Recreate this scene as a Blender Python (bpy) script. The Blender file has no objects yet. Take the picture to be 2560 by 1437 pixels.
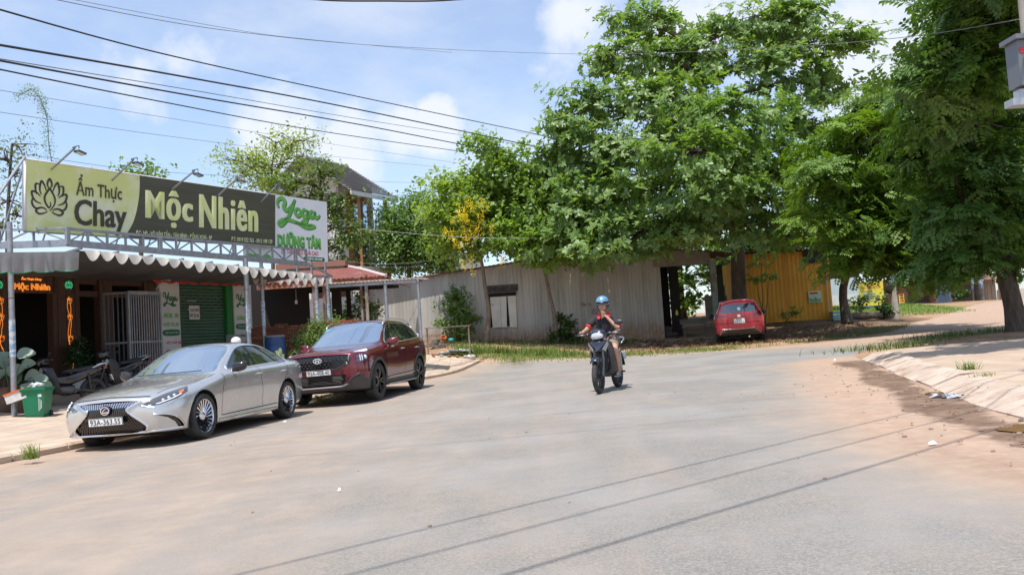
import bpy, bmesh, math, random
import numpy as np
from mathutils import Vector, Matrix
from mathutils.bvhtree import BVHTree
from mathutils.geometry import tessellate_polygon
R = math.radians
SC = bpy.context.scene
COL = SC.collection
rnd = random.Random(7)

# ------------------------------------------------------------------ camera
F_PX, ROLL, CAM_H = 2070.0, R(3.6), 1.02
PITCH = math.atan((845 - 718.5) * math.cos(ROLL) / F_PX)
_r0 = Vector((1, 0, 0)); _u0 = Vector((0, -math.sin(PITCH), math.cos(PITCH))); C_F = Vector((0, math.cos(PITCH), math.sin(PITCH)))
C_R = _r0 * math.cos(ROLL) - _u0 * math.sin(ROLL)
C_U = _u0 * math.cos(ROLL) + _r0 * math.sin(ROLL)
CAM = Vector((0, 0, CAM_H))
cd = bpy.data.cameras.new('camera'); cam = bpy.data.objects.new('camera', cd); COL.objects.link(cam)
cd.sensor_width = 36; cd.lens = 36 * F_PX / 2560; cd.clip_start = 0.1; cd.clip_end = 3000
cam.matrix_world = Matrix(((C_R.x, C_U.x, -C_F.x, 0), (C_R.y, C_U.y, -C_F.y, 0), (C_R.z, C_U.z, -C_F.z, CAM_H), (0, 0, 0, 1)))
SC.camera = cam

def ray(px, py):
 return C_F * F_PX + C_R * (px - 1280) + C_U * (718.5 - py)
def at(px, py, y):
 """the place seen at a pixel of the photograph at a depth of y metres"""
 d = ray(px, py); return CAM + d * (y / d.y)

# ------------------------------------------------------------------ sky, sun, exposure
SUN_EL, SUN_AZ = R(70), math.atan2(-0.42, -0.90)      # sun high, behind the camera and a little to the left
S_DIR = Vector((math.cos(SUN_EL) * math.sin(SUN_AZ), math.cos(SUN_EL) * math.cos(SUN_AZ), math.sin(SUN_EL)))
sd = bpy.data.lights.new('sun', 'SUN'); sun = bpy.data.objects.new('sun', sd); COL.objects.link(sun)
sd.energy = 4.4; sd.angle = R(0.53); sd.color = (1.0, 0.955, 0.88)
sun.rotation_euler = (-S_DIR).to_track_quat('-Z', 'Y').to_euler()
W = bpy.data.worlds.new('World'); SC.world = W; W.use_nodes = True
SC.view_settings.view_transform = 'Standard'; SC.view_settings.look = 'None'
SC.view_settings.exposure = 0.42; SC.view_settings.gamma = 1.0; SC.view_settings.use_curve_mapping = False
def world():
 nt = W.node_tree; N = nt.nodes; L = nt.links; N.clear()
 out = N.new('ShaderNodeOutputWorld'); bg = N.new('ShaderNodeBackground'); L.new(bg.outputs[0], out.inputs[0])
 sky = N.new('ShaderNodeTexSky'); sky.sky_type = 'NISHITA'; sky.sun_disc = False
 sky.sun_elevation = SUN_EL; sky.sun_rotation = SUN_AZ; sky.air_density = 1.0; sky.dust_density = 1.1; sky.ozone_density = 3.0
 tc = N.new('ShaderNodeTexCoord')
 nrm = N.new('ShaderNodeVectorMath'); nrm.operation = 'NORMALIZE'; L.new(tc.outputs['Generated'], nrm.inputs[0])
 def math_(op, a, b=None, c=None, clamp=False):
  m = N.new('ShaderNodeMath'); m.operation = op; m.use_clamp = clamp
  for i, v in enumerate((a, b, c)):
   if v is None: continue
   if isinstance(v, (int, float)): m.inputs[i].default_value = v
   else: L.new(v, m.inputs[i])
  return m.outputs[0]
 def noise(scale, detail, rough, stretch=(1, 1, 1)):
  mp = N.new('ShaderNodeMapping'); mp.inputs['Scale'].default_value = stretch; L.new(nrm.outputs[0], mp.inputs[0])
  n = N.new('ShaderNodeTexNoise'); n.inputs['Scale'].default_value = scale; n.inputs['Detail'].default_value = detail
  n.inputs['Roughness'].default_value = rough; L.new(mp.outputs[0], n.inputs['Vector']); return n.outputs[0]
 # cumulus heaps: (pixel x, y, radius px, weight)
 blobs = [(700, 350, 150, 1.1), (860, 375, 140, 1.0), (1010, 335, 110, .95), (1090, 330, 85, 1.2), (1085, 285, 60, 1.1), (640, 330, 80, 1.0), (960, 455, 110, .5),
             (1480, 60, 160, 1.0), (1570, 120, 150, .8), (1440, 190, 120, .6), (1350, 175, 60, .5), (460, 130, 110, .75), (350, 215, 150, .6), (250, 270, 120, .3),
             (1750, 60, 300, .75), (2150, 130, 260, .95), (2300, 200, 200, .8), (1500, 300, 150, .5), (700, 450, 160, .4), (1250, 480, 200, .35), (40, 420, 200, .3), (2500, 0, 260, .7)]
 acc = None
 for px, py, rp, w in blobs:
  d = ray(px, py).normalized(); s = rp / F_PX
  dt = N.new('ShaderNodeVectorMath'); dt.operation = 'DOT_PRODUCT'; L.new(nrm.outputs[0], dt.inputs[0]); dt.inputs[1].default_value = d
  e = math_('SUBTRACT', 1.0, dt.outputs['Value'])
  g = math_('MULTIPLY', math_('EXPONENT', math_('MULTIPLY', e, -2.0 / (s * s))), w)
  acc = g if acc is None else math_('MAXIMUM', acc, g)
 fine = noise(11, 7, .58); wisp = noise(3.2, 5, .6, (1, 1, 2.2))
 puff = math_('ADD', acc, math_('ADD', math_('MULTIPLY', math_('SUBTRACT', fine, .5), 1.7), math_('MULTIPLY', math_('SUBTRACT', wisp, .5), .8)))
 mr = N.new('ShaderNodeMapRange'); mr.interpolation_type = 'SMOOTHSTEP'; L.new(puff, mr.inputs[0])
 mr.inputs[1].default_value = .22; mr.inputs[2].default_value = .95; mr.inputs[3].default_value = 0; mr.inputs[4].default_value = .95
 # other heaps and veils all over the sky, in view or not
 mw = N.new('ShaderNodeMapRange'); mw.interpolation_type = 'SMOOTHSTEP'; L.new(wisp, mw.inputs[0])
 mw.inputs[1].default_value = .40; mw.inputs[2].default_value = .75; mw.inputs[3].default_value = 0.18; mw.inputs[4].default_value = .6
 mask = math_('MAXIMUM', mr.outputs[0], mw.outputs[0])
 sep = N.new('ShaderNodeSeparateXYZ'); L.new(nrm.outputs[0], sep.inputs[0])
 up = N.new('ShaderNodeMapRange'); L.new(sep.outputs['Z'], up.inputs[0]); up.inputs[1].default_value = -.02; up.inputs[2].default_value = .03
 mask = math_('MULTIPLY', mask, up.outputs[0])
 mix = N.new('ShaderNodeMix'); mix.data_type = 'RGBA'; L.new(mask, mix.inputs['Factor'])
 hs = N.new('ShaderNodeHueSaturation'); hs.inputs['Saturation'].default_value = 1.0; hs.inputs['Value'].default_value = 1.25; L.new(sky.outputs[0], hs.inputs['Color'])
 L.new(hs.outputs[0], mix.inputs['A']); mix.inputs['B'].default_value = (5.0, 5.25, 5.8, 1)
 L.new(mix.outputs['Result'], bg.inputs[0]); bg.inputs[1].default_value = 0.138
world()

# ------------------------------------------------------------------ materials
MATS = {}
def nd(nt, typ, **kw):
 n = nt.nodes.new(typ)
 for k, v in kw.items():
  if k in n.inputs: n.inputs[k].default_value = v
  else: setattr(n, k, v)
 return n
def c4(c): return (c[0], c[1], c[2], 1)
def mat(name, col, rough=.6, metal=0., col2=None, scale=6., detail=5., lo=.35, hi=.65, bump=0., bscale=None, stretch=(1, 1, 1), coat=0., spec=.5,
  col3=None, scale3=2., lo3=.55, hi3=.7, emit=None, estr=1., attr=None, rvar=0., coords='Object'):
 """principled surface whose colour wanders between col and col2 (noise), with patches of col3"""
 if name in MATS: return MATS[name]
 m = bpy.data.materials.new(name); m.use_nodes = True; nt = m.node_tree; L = nt.links
 b = nt.nodes['Principled BSDF']; b.inputs['Roughness'].default_value = rough; b.inputs['Metallic'].default_value = metal
 b.inputs['Base Color'].default_value = c4(col); b.inputs['Coat Weight'].default_value = coat; b.inputs['Coat Roughness'].default_value = .03
 b.inputs['Specular IOR Level'].default_value = spec
 tc = nd(nt, 'ShaderNodeTexCoord'); mp = nd(nt, 'ShaderNodeMapping', Scale=stretch); L.new(tc.outputs[coords], mp.inputs[0])
 src = None
 def nz(s, d=detail):
  n = nd(nt, 'ShaderNodeTexNoise', Scale=s, Detail=d, Roughness=.62); L.new(mp.outputs[0], n.inputs['Vector']); return n.outputs[0]
 def rng(v, a, c):
  r = nd(nt, 'ShaderNodeMapRange'); r.interpolation_type = 'SMOOTHSTEP'; L.new(v, r.inputs[0]); r.inputs[1].default_value = a; r.inputs[2].default_value = c; return r.outputs[0]
 def mx(f, a, c):
  x = nd(nt, 'ShaderNodeMix', data_type='RGBA'); L.new(f, x.inputs['Factor'])
  for k, v in (('A', a), ('B', c)):
   if isinstance(v, tuple): x.inputs[k].default_value = c4(v)
   else: L.new(v, x.inputs[k])
  return x.outputs['Result']
 cur = tuple(col[:3])
 if col2 is not None: src = nz(scale); cur = mx(rng(src, lo, hi), cur, tuple(col2))
 if col3 is not None: cur = mx(rng(nz(scale3, 6), lo3, hi3), cur, tuple(col3))
 if attr:
  a = nd(nt, 'ShaderNodeAttribute', attribute_name=attr)
  x = nd(nt, 'ShaderNodeMix', data_type='RGBA', blend_type='MULTIPLY'); x.inputs['Factor'].default_value = 1
  if isinstance(cur, tuple): x.inputs['A'].default_value = c4(cur)
  else: L.new(cur, x.inputs['A'])
  L.new(a.outputs['Color'], x.inputs['B']); cur = x.outputs['Result']
 if not isinstance(cur, tuple): L.new(cur, b.inputs['Base Color'])
 if rvar and src is not None:
  r = nd(nt, 'ShaderNodeMapRange'); L.new(src, r.inputs[0]); r.inputs[3].default_value = max(.02, rough - rvar); r.inputs[4].default_value = min(1, rough + rvar); L.new(r.outputs[0], b.inputs['Roughness'])
 if bump:
  bp = nd(nt, 'ShaderNodeBump', Strength=min(1, bump), Distance=.02 if bump <= 1 else .02 * bump); L.new(nz(bscale or scale * 4), bp.inputs['Height']); L.new(bp.outputs[0], b.inputs['Normal'])
 if emit: b.inputs['Emission Color'].default_value = c4(emit); b.inputs['Emission Strength'].default_value = estr
 MATS[name] = m; return m

def leaf_mat(name, col, col2, trans=.35, rough=.42):
 if name in MATS: return MATS[name]
 m = bpy.data.materials.new(name); m.use_nodes = True; nt = m.node_tree; L = nt.links
 b = nt.nodes['Principled BSDF']; b.inputs['Roughness'].default_value = rough; b.inputs['Specular IOR Level'].default_value = .42
 a = nd(nt, 'ShaderNodeAttribute', attribute_name='tint')
 x = nd(nt, 'ShaderNodeMix', data_type='RGBA'); L.new(a.outputs['Fac'], x.inputs['Factor']); x.inputs['A'].default_value = c4(col); x.inputs['B'].default_value = c4(col2)
 L.new(x.outputs['Result'], b.inputs['Base Color'])
 t = nd(nt, 'ShaderNodeBsdfTranslucent'); g = nd(nt, 'ShaderNodeMix', data_type='RGBA', blend_type='MULTIPLY'); g.inputs['Factor'].default_value = 1
 L.new(x.outputs['Result'], g.inputs['A']); g.inputs['B'].default_value = (1.5, 1.6, .5, 1); L.new(g.outputs['Result'], t.inputs[0])
 ms = nd(nt, 'ShaderNodeMixShader'); ms.inputs[0].default_value = trans; L.new(b.outputs[0], ms.inputs[1]); L.new(t.outputs[0], ms.inputs[2])
 L.new(ms.outputs[0], nt.nodes['Material Output'].inputs[0]); MATS[name] = m; return m

# ------------------------------------------------------------------ objects
def tag(o, label=None, cat=None, group=None, kind=None):
 if label: o['label'] = label
 if cat: o['category'] = cat
 if group: o['group'] = group
 if kind: o['kind'] = kind
 return o
def thing(name, label, cat, loc=(0, 0, 0), rot=(0, 0, 0), group=None):
 o = bpy.data.objects.new(name, None); COL.objects.link(o); o.empty_display_size = .2
 o.location = loc; o.rotation_euler = rot
 return tag(o, label, cat, group)
def link(name, me, parent=None, label=None, kind=None):
 o = bpy.data.objects.new(name, me); COL.objects.link(o)
 if parent is not None: o.parent = parent
 if label: o['label'] = label
 if kind: o['kind'] = kind
 return o
def dup(o, parent=None):
 c = o.copy(); COL.objects.link(c)
 if parent is not None: c.parent = parent
 for ch in [k for k in COL.objects if k.parent == o]: dup(ch, c)
 return c

def ortho(d):
 d = Vector(d).normalized(); a = Vector((0, 0, 1)) if abs(d.z) < .9 else Vector((1, 0, 0))
 u = d.cross(a).normalized(); return u, d.cross(u).normalized()
class MB:
 """collects shapes into one mesh"""
 def __init__(s): s.v = []; s.f = []; s.m = []
 def add(s, vs, fs, mi=0):
  o = len(s.v); s.v += [tuple(v) for v in vs]; s.f += [tuple(i + o for i in f) for f in fs]; s.m += [mi] * len(fs); return s
 def box(s, c, sz, rz=0, mi=0, M=None):
  x, y, z = sz[0] / 2, sz[1] / 2, sz[2] / 2
  vs = [Vector((a * x, b * y, d * z)) for d in (-1, 1) for b in (-1, 1) for a in (-1, 1)]
  if rz: q = Matrix.Rotation(rz, 3, 'Z'); vs = [q @ v for v in vs]
  if M is not None: vs = [M @ v for v in vs]
  return s.add([v + Vector(c) for v in vs], [(0, 2, 3, 1), (4, 5, 7, 6), (0, 1, 5, 4), (2, 6, 7, 3), (0, 4, 6, 2), (1, 3, 7, 5)], mi)
 def span(s, lo, hi, mi=0): return s.box([(a + b) / 2 for a, b in zip(lo, hi)], [abs(b - a) for a, b in zip(lo, hi)], 0, mi)
 def bar(s, p0, p1, w, h=None, mi=0, upv=None):
  p0, p1 = Vector(p0), Vector(p1); h = h or w; d = p1 - p0
  if d.length < 1e-6: return s
  if upv is not None: u = d.normalized().cross(Vector(upv)).normalized(); t = u.cross(d.normalized())
  else: u, t = ortho(d)
  q = [(-1, -1), (1, -1), (1, 1), (-1, 1)]
  vs = [p + u * (a * w / 2) + t * (b * h / 2) for p in (p0, p1) for a, b in q]
  return s.add(vs, [(3, 2, 1, 0), (4, 5, 6, 7)] + [(i, (i + 1) % 4, 4 + (i + 1) % 4, 4 + i) for i in range(4)], mi)
 def cyl(s, p0, p1, r0, r1=None, n=10, mi=0, cap=True):
  return s.tube([p0, p1], [r0, r0 if r1 is None else r1], n, mi, cap)
 def tube(s, pts, r, n=8, mi=0, cap=True, closed=False):
  pts = [Vector(p) for p in pts]; k = len(pts)
  rs = list(r) if hasattr(r, '__len__') else [r] * k
  vs = []; u = None
  for i, p in enumerate(pts):
   d = (pts[(i + 1) % k] - pts[i - 1]) if closed else (pts[min(i + 1, k - 1)] - pts[max(i - 1, 0)])
   if d.length < 1e-9: d = Vector((0, 0, 1))
   d.normalize()
   if u is None: u, t = ortho(d)
   else:
    u = (u - d * u.dot(d))
    u = u.normalized() if u.length > 1e-5 else ortho(d)[0]
    t = d.cross(u)
   vs += [p + (u * math.cos(2 * math.pi * j / n) + t * math.sin(2 * math.pi * j / n)) * rs[i] for j in range(n)]
  fs = []
  for i in range(k if closed else k - 1):
   a, b = i * n, ((i + 1) % k) * n
   fs += [(a + j, a + (j + 1) % n, b + (j + 1) % n, b + j) for j in range(n)]
  if cap and not closed: fs += [tuple(range(n - 1, -1, -1)), tuple((k - 1) * n + j for j in range(n))]
  return s.add(vs, fs, mi)
 def lathe(s, prof, n=24, M=None, mi=0, c=(0, 0, 0)):
  """prof: (radius, height) pairs round the z axis"""
  vs = [Vector((r * math.cos(2 * math.pi * j / n), r * math.sin(2 * math.pi * j / n), z)) for r, z in prof for j in range(n)]
  fs = [(i * n + j, i * n + (j + 1) % n, (i + 1) * n + (j + 1) % n, (i + 1) * n + j) for i in range(len(prof) - 1) for j in range(n)]
  if M is not None: vs = [M @ v for v in vs]
  return s.add([v + Vector(c) for v in vs], fs, mi)
 def ball(s, c, r, n=12, k=8, sc=(1, 1, 1), mi=0, M=None):
  pr = [(math.sin(math.pi * i / k) * r, -math.cos(math.pi * i / k) * r) for i in range(k + 1)]
  S = Matrix.Diagonal(Vector(sc)); S = (M @ S) if M is not None else S
  return s.lathe([(max(a, 1e-4), b) for a, b in pr], n, S, mi, c)
 def prism(s, poly, fn, d0, d1, mi=0):
  """2-D outline swept from depth d0 to d1; fn(a, b, d) gives the 3-D point"""
  n = len(poly); vs = [fn(a, b, d0) for a, b in poly] + [fn(a, b, d1) for a, b in poly]
  tr = tessellate_polygon([[Vector((a, b, 0)) for a, b in poly]])
  fs = [tuple(t) for t in tr] + [tuple(i + n for i in reversed(t)) for t in tr] + [(i, i + n, (i + 1) % n + n, (i + 1) % n) for i in range(n)]
  return s.add(vs, fs, mi)
 def grid(s, fn, nu, nv, mi=0):
  vs = [fn(i / nu, j / nv) for j in range(nv + 1) for i in range(nu + 1)]
  fs = [(j * (nu + 1) + i, j * (nu + 1) + i + 1, (j + 1) * (nu + 1) + i + 1, (j + 1) * (nu + 1) + i) for j in range(nv) for i in range(nu)]
  return s.add(vs, fs, mi)
 def mesh(s, name, mats, smooth=False, fix=True):
  me = bpy.data.meshes.new(name); me.from_pydata(s.v, [], s.f)
  for m in (mats if isinstance(mats, (list, tuple)) else [mats]): me.materials.append(m)
  if any(s.m): me.polygons.foreach_set('material_index', s.m)
  if fix:
   bm = bmesh.new(); bm.from_mesh(me); bmesh.ops.recalc_face_normals(bm, faces=bm.faces); bm.to_mesh(me); bm.free()
  if smooth:
   me.polygons.foreach_set('use_smooth', [True] * len(me.polygons))
   if smooth is not True: me.set_sharp_from_angle(angle=R(smooth))
  me.update(); return me
 def build(s, name, mats, parent=None, label=None, smooth=False, kind=None, fix=True):
  return link(name, s.mesh(name, mats, smooth, fix), parent, label, kind)

def np_mesh(name, V, faces_n, F, mat_, tint=None, smooth=False):
 """fast mesh from numpy arrays: V (n,3), F (k, faces_n)"""
 me = bpy.data.meshes.new(name); k = len(F)
 me.vertices.add(len(V)); me.vertices.foreach_set('co', V.astype(np.float32).ravel())
 me.loops.add(k * faces_n); me.loops.foreach_set('vertex_index', F.astype(np.int32).ravel())
 me.polygons.add(k); me.polygons.foreach_set('loop_start', np.arange(0, k * faces_n, faces_n, dtype=np.int32))
 me.polygons.foreach_set('loop_total', np.full(k, faces_n, dtype=np.int32))
 if tint is not None:
  a = me.attributes.new('tint', 'FLOAT', 'POINT'); a.data.foreach_set('value', tint.astype(np.float32))
 me.materials.append(mat_); me.update(calc_edges=True)
 if smooth: me.polygons.foreach_set('use_smooth', np.ones(k, dtype=bool))
 return me

def text_mesh(txt, size=1., extrude=0., offset=0., shear=0., align='CENTER', sx=1., space=1.):
 """lettering as a mesh in the x-y plane, centred"""
 cu = bpy.data.curves.new('lettering', 'FONT'); cu.body = txt; cu.size = size; cu.extrude = extrude; cu.offset = offset; cu.shear = shear
 cu.align_x = align; cu.align_y = 'CENTER'; cu.resolution_u = 3; cu.space_character = space
 o = bpy.data.objects.new('lettering', cu); COL.objects.link(o); dg = bpy.context.evaluated_depsgraph_get()
 me = bpy.data.meshes.new_from_object(o.evaluated_get(dg)); bpy.data.objects.remove(o); bpy.data.curves.remove(cu)
 if sx != 1.:
  for v in me.vertices: v.co.x *= sx
 return me
def lettering(name, txt, fn, m, parent, w=None, h=None, bold=.0, shear=0., align='CENTER', label=None, depth=.004, space=1.):
 """text fitted to width w and height h, each vertex carried by fn(x, y, d) to its surface"""
 me = text_mesh(txt, 1., depth / 2, bold, shear, align, 1., space)
 n = len(me.vertices)
 if n == 0: return None
 co = np.empty(n * 3); me.vertices.foreach_get('co', co); co = co.reshape(-1, 3)
 lo, hi = co.min(0), co.max(0); c = (lo + hi) / 2; s = hi - lo
 kx = ky = 1
 if h: ky = h / s[1]; kx = ky
 if w: kx = w / s[0]; ky = ky if h else kx
 ax = {'CENTER': c[0], 'LEFT': lo[0], 'RIGHT': hi[0]}[align]
 for v in me.vertices:
  v.co = fn((v.co.x - ax) * kx, (v.co.y - c[1]) * ky, v.co.z + depth / 2)
 me.materials.clear(); me.materials.append(m)
 return link(name, me, parent, label)
def ribbon(mb, pts, w, fn, d=.004, mi=0, closed=False):
 """painted stroke of varying width along 2-D points"""
 k = len(pts); ws = list(w) if hasattr(w, '__len__') else [w] * k
 P = [Vector((p[0], p[1])) for p in pts]; vs = []
 for i in range(k):
  t = (P[(i + 1) % k] - P[i - 1]) if closed else (P[min(i + 1, k - 1)] - P[max(0, i - 1)])
  t = t.normalized() if t.length > 1e-9 else Vector((1, 0)); n = Vector((-t.y, t.x)) * ws[i] / 2
  for q in (P[i] + n, P[i] - n): vs += [fn(q.x, q.y, 0), fn(q.x, q.y, d)]
 fs = []
 for i in range(k if closed else k - 1):
  a, b = i * 4, ((i + 1) % k) * 4
  fs += [(a + 1, b + 1, b + 3, a + 3), (a, a + 1, b + 1, b)[::-1], (a + 2, a + 3, b + 3, b + 2)]
 mb.add(vs, fs, mi)
def catmull(pts, n=6, closed=False):
 P = [np.array(p, float) for p in pts]; k = len(P); out = []
 for i in range(k if closed else k - 1):
  a, b, c, d = (P[(i - 1) % k], P[i], P[(i + 1) % k], P[(i + 2) % k]) if closed else (P[max(i - 1, 0)], P[i], P[i + 1], P[min(i + 2, k - 1)])
  for j in range(n):
   t = j / n; out.append(tuple(.5 * ((2 * b) + (c - a) * t + (2 * a - 5 * b + 4 * c - d) * t * t + (3 * b - a - 3 * c + d) * t ** 3)))
 if not closed: out.append(tuple(P[-1]))
 return out
def in_poly(x, y, poly):
 r = False; j = len(poly) - 1
 for i in range(len(poly)):
  xi, yi = poly[i]; xj, yj = poly[j]
  if (yi > y) != (yj > y) and x < (xj - xi) * (y - yi) / (yj - yi) + xi: r = not r
  j = i
 return r
def cut_poly(bm, poly, U, V, sel=None):
 """cut the outline (2-D, in the axes U, V) into the mesh; returns faces inside"""
 U, V = Vector(U), Vector(V); n = U.cross(V); k = len(poly)
 fs0 = [f for f in bm.faces if (sel is None or sel(f))]
 def bb(f):
  a = [(v.co.dot(U), v.co.dot(V)) for v in f.verts]; return min(p[0] for p in a), min(p[1] for p in a), max(p[0] for p in a), max(p[1] for p in a)
 lo = (min(p[0] for p in poly), min(p[1] for p in poly)); hi = (max(p[0] for p in poly), max(p[1] for p in poly))
 live = []
 for f in fs0:
  b = bb(f)
  if b[0] <= hi[0] and b[2] >= lo[0] and b[1] <= hi[1] and b[3] >= lo[1]: live.append(f)
 for i in range(k):
  a, b = poly[i], poly[(i + 1) % k]; dx, dy = b[0] - a[0], b[1] - a[1]; ln = math.hypot(dx, dy)
  if ln < 1e-7: continue
  x0, x1, y0, y1 = min(a[0], b[0]), max(a[0], b[0]), min(a[1], b[1]), max(a[1], b[1]); g = []; rest = []
  for f in live:
   q = bb(f)
   (g if (q[0] <= x1 + 1e-6 and q[2] >= x0 - 1e-6 and q[1] <= y1 + 1e-6 and q[3] >= y0 - 1e-6) else rest).append(f)
  if not g: continue
  geom = set(g)
  for f in g: geom.update(f.edges); geom.update(f.verts)
  pl = U * (-dy / ln) + V * (dx / ln)
  r = bmesh.ops.bisect_plane(bm, geom=list(geom), dist=1e-5, plane_co=U * a[0] + V * a[1], plane_no=pl)
  live = rest + [e for e in r['geom'] if isinstance(e, bmesh.types.BMFace) and e.is_valid]
 out = []
 for f in live:
  if not f.is_valid: continue
  c = f.calc_center_median()
  if in_poly(c.dot(U), c.dot(V), poly): out.append(f)
 return out
# ------------------------------------------------------------------ lie of the land: a thin-plate surface through known spots
def tps(P, lam=.02):
 X = np.array([p[:2] for p in P], float) / 10; z = np.array([p[2] for p in P], float); n = len(P)
 r = np.linalg.norm(X[:, None] - X[None], axis=2); K = np.where(r > 0, r * r * np.log(r + 1e-12), 0) + lam * np.eye(n)
 Q = np.hstack([np.ones((n, 1)), X]); A = np.zeros((n + 3, n + 3)); A[:n, :n] = K; A[:n, n:] = Q; A[n:, :n] = Q.T
 w = np.linalg.solve(A, np.concatenate([z, np.zeros(3)]))
 def f(x, y):
  p = np.stack([np.asarray(x, float).ravel(), np.asarray(y, float).ravel()], 1) / 10; out = np.empty(len(p))
  for i in range(0, len(p), 4000):
   q = p[i:i + 4000]; r = np.linalg.norm(q[:, None] - X[None], axis=2)
   out[i:i + 4000] = np.where(r > 0, r * r * np.log(r + 1e-12), 0) @ w[:n] + w[n] + q @ w[n + 1:]
  return np.clip(out, -1.6, 2.6)
 return f
def plane(x, y): return .03 + .027 * x - .0068 * min(max(y, 0), 12.5) + .006 * min(max(y - 12.5, 0), 8)      # the road: falls to the left and a little away
SPOTS = [(x, y, plane(x, y)) for x, y in [(-9, -8), (0, -8), (8, -8), (-6, 3), (0, 3), (4, 3), (-6, 9), (-2, 9), (3, 9), (6, 9), (-5.5, 14), (-1, 14), (3, 14), (7, 15), (-4.3, 19),
         (0, 20), (5, 20), (10, 21), (-2.8, 24.5), (1, 25.5), (5, 25), (9, 25), (-1.6, 29.5), (2.5, 29), (6, 27.5), (14, 26), (18, 34), (10, 15), (12, 10), (14, 16), (9, 8)]]
for px, py, y in [(33, 1050, 17), (95, 1052, 17.2), (-300, 1050, 16.5), (700, 922, 25), (1130, 885, 31.5), (1080, 862, 36), (1220, 849, 37), (1430, 850, 37), (1650, 849, 37), (1850, 860, 31.3), (1862, 848, 35.5), (2070, 799, 38.5), (1900, 815, 38),
                  (2243, 797, 41), (2170, 768, 47), (2540, 752, 78), (2400, 760, 68), (2520, 829, 22), (420, 985, 21), (2300, 815, 35)]:
 p = at(px, py, y); SPOTS.append(tuple(p))
SPOTS += [(-60, 20, .3), (-40, 70, 1.0), (0, 80, 1.2), (60, 60, 1.6), (60, 20, 1.4), (40, -10, .9), (-60, -20, -.6), (100, 150, 2.2), (-100, 150, 1.2), (0, 200, 1.6), (28, 22, .75)]
HF = tps(SPOTS)
def H(x, y): return float(HF([x], [y])[0])
def gp(px, py, lift=0.):
 """the spot of the ground seen at a pixel of the photograph"""
 d = ray(px, py).normalized(); t = np.arange(2, 160, .08); z = CAM_H + d.z * t - HF(d.x * t, d.y * t) - lift
 i = np.argmax(z <= 0) if (z <= 0).any() else len(t) - 1
 p = CAM + d * float(t[i]); return Vector((p.x, p.y, H(p.x, p.y) + lift))
def on(x, y, lift=0.): return Vector((x, y, H(x, y) + lift))

KERB_L = catmull([(-9.9, -7), (-8.6, 2), (-7.55, 7.5), (-6.95, 10.2), (-6.5, 12.5), (-6.0, 15.3), (-5.0, 18.2), (-4.2, 21), (-2.75, 25.3), (-1.9, 29.3), (-1.15, 31.0)], 6)
EDGE_FAR = catmull([(-1.15, 31.0), (.5, 31.0), (3, 30), (5.2, 28.9), (7, 27.3), (9, 26.6), (11.2, 27.8), (14.5, 32), (18.4, 37.8), (25.6, 45.9), (33, 54), (50, 73), (75, 100)], 5)
EDGE_RT = catmull([(83, 95), (56, 66), (38, 49), (25, 36.5), (17, 27.2), (13.4, 23.6), (11.0, 21.9), (9.2, 20.7), (7.7, 18.9), (6.85, 16.6)], 5)
KERB_R = catmull([(6.85, 16.6), (6.35, 14.6), (5.69, 12.4), (5.03, 10.15), (4.51, 8.39), (4.15, 6.9), (3.95, 5.2), (4.0, 2), (4.4, -7)], 6)
ROAD = KERB_L + EDGE_FAR[1:] + EDGE_RT + KERB_R[1:]
PAVE_L = KERB_L[:-1] + [(-1.5, 30.6), (-4.0, 31.2), (-6.5, 28.5), (-11.5, 21.5), (-16, 17), (-24, 10), (-24, -7)]
PAVE_R = KERB_R + [(30, -7), (30, 9), (20, 14.5), (14, 16.2), (9.5, 16.9), (7.6, 16.9)]
def seg_dist(X, Y, line):
 d = np.full(X.shape, 1e9)
 for a, b in zip(line[:-1], line[1:]):
  dx, dy = b[0] - a[0], b[1] - a[1]; t = np.clip(((X - a[0]) * dx + (Y - a[1]) * dy) / (dx * dx + dy * dy + 1e-12), 0, 1)
  d = np.minimum(d, np.hypot(X - a[0] - t * dx, Y - a[1] - t * dy))
 return d
def ss(x, a, b):
 t = np.clip((x - a) / (b - a), 0, 1); return t * t * (3 - 2 * t)
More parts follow.
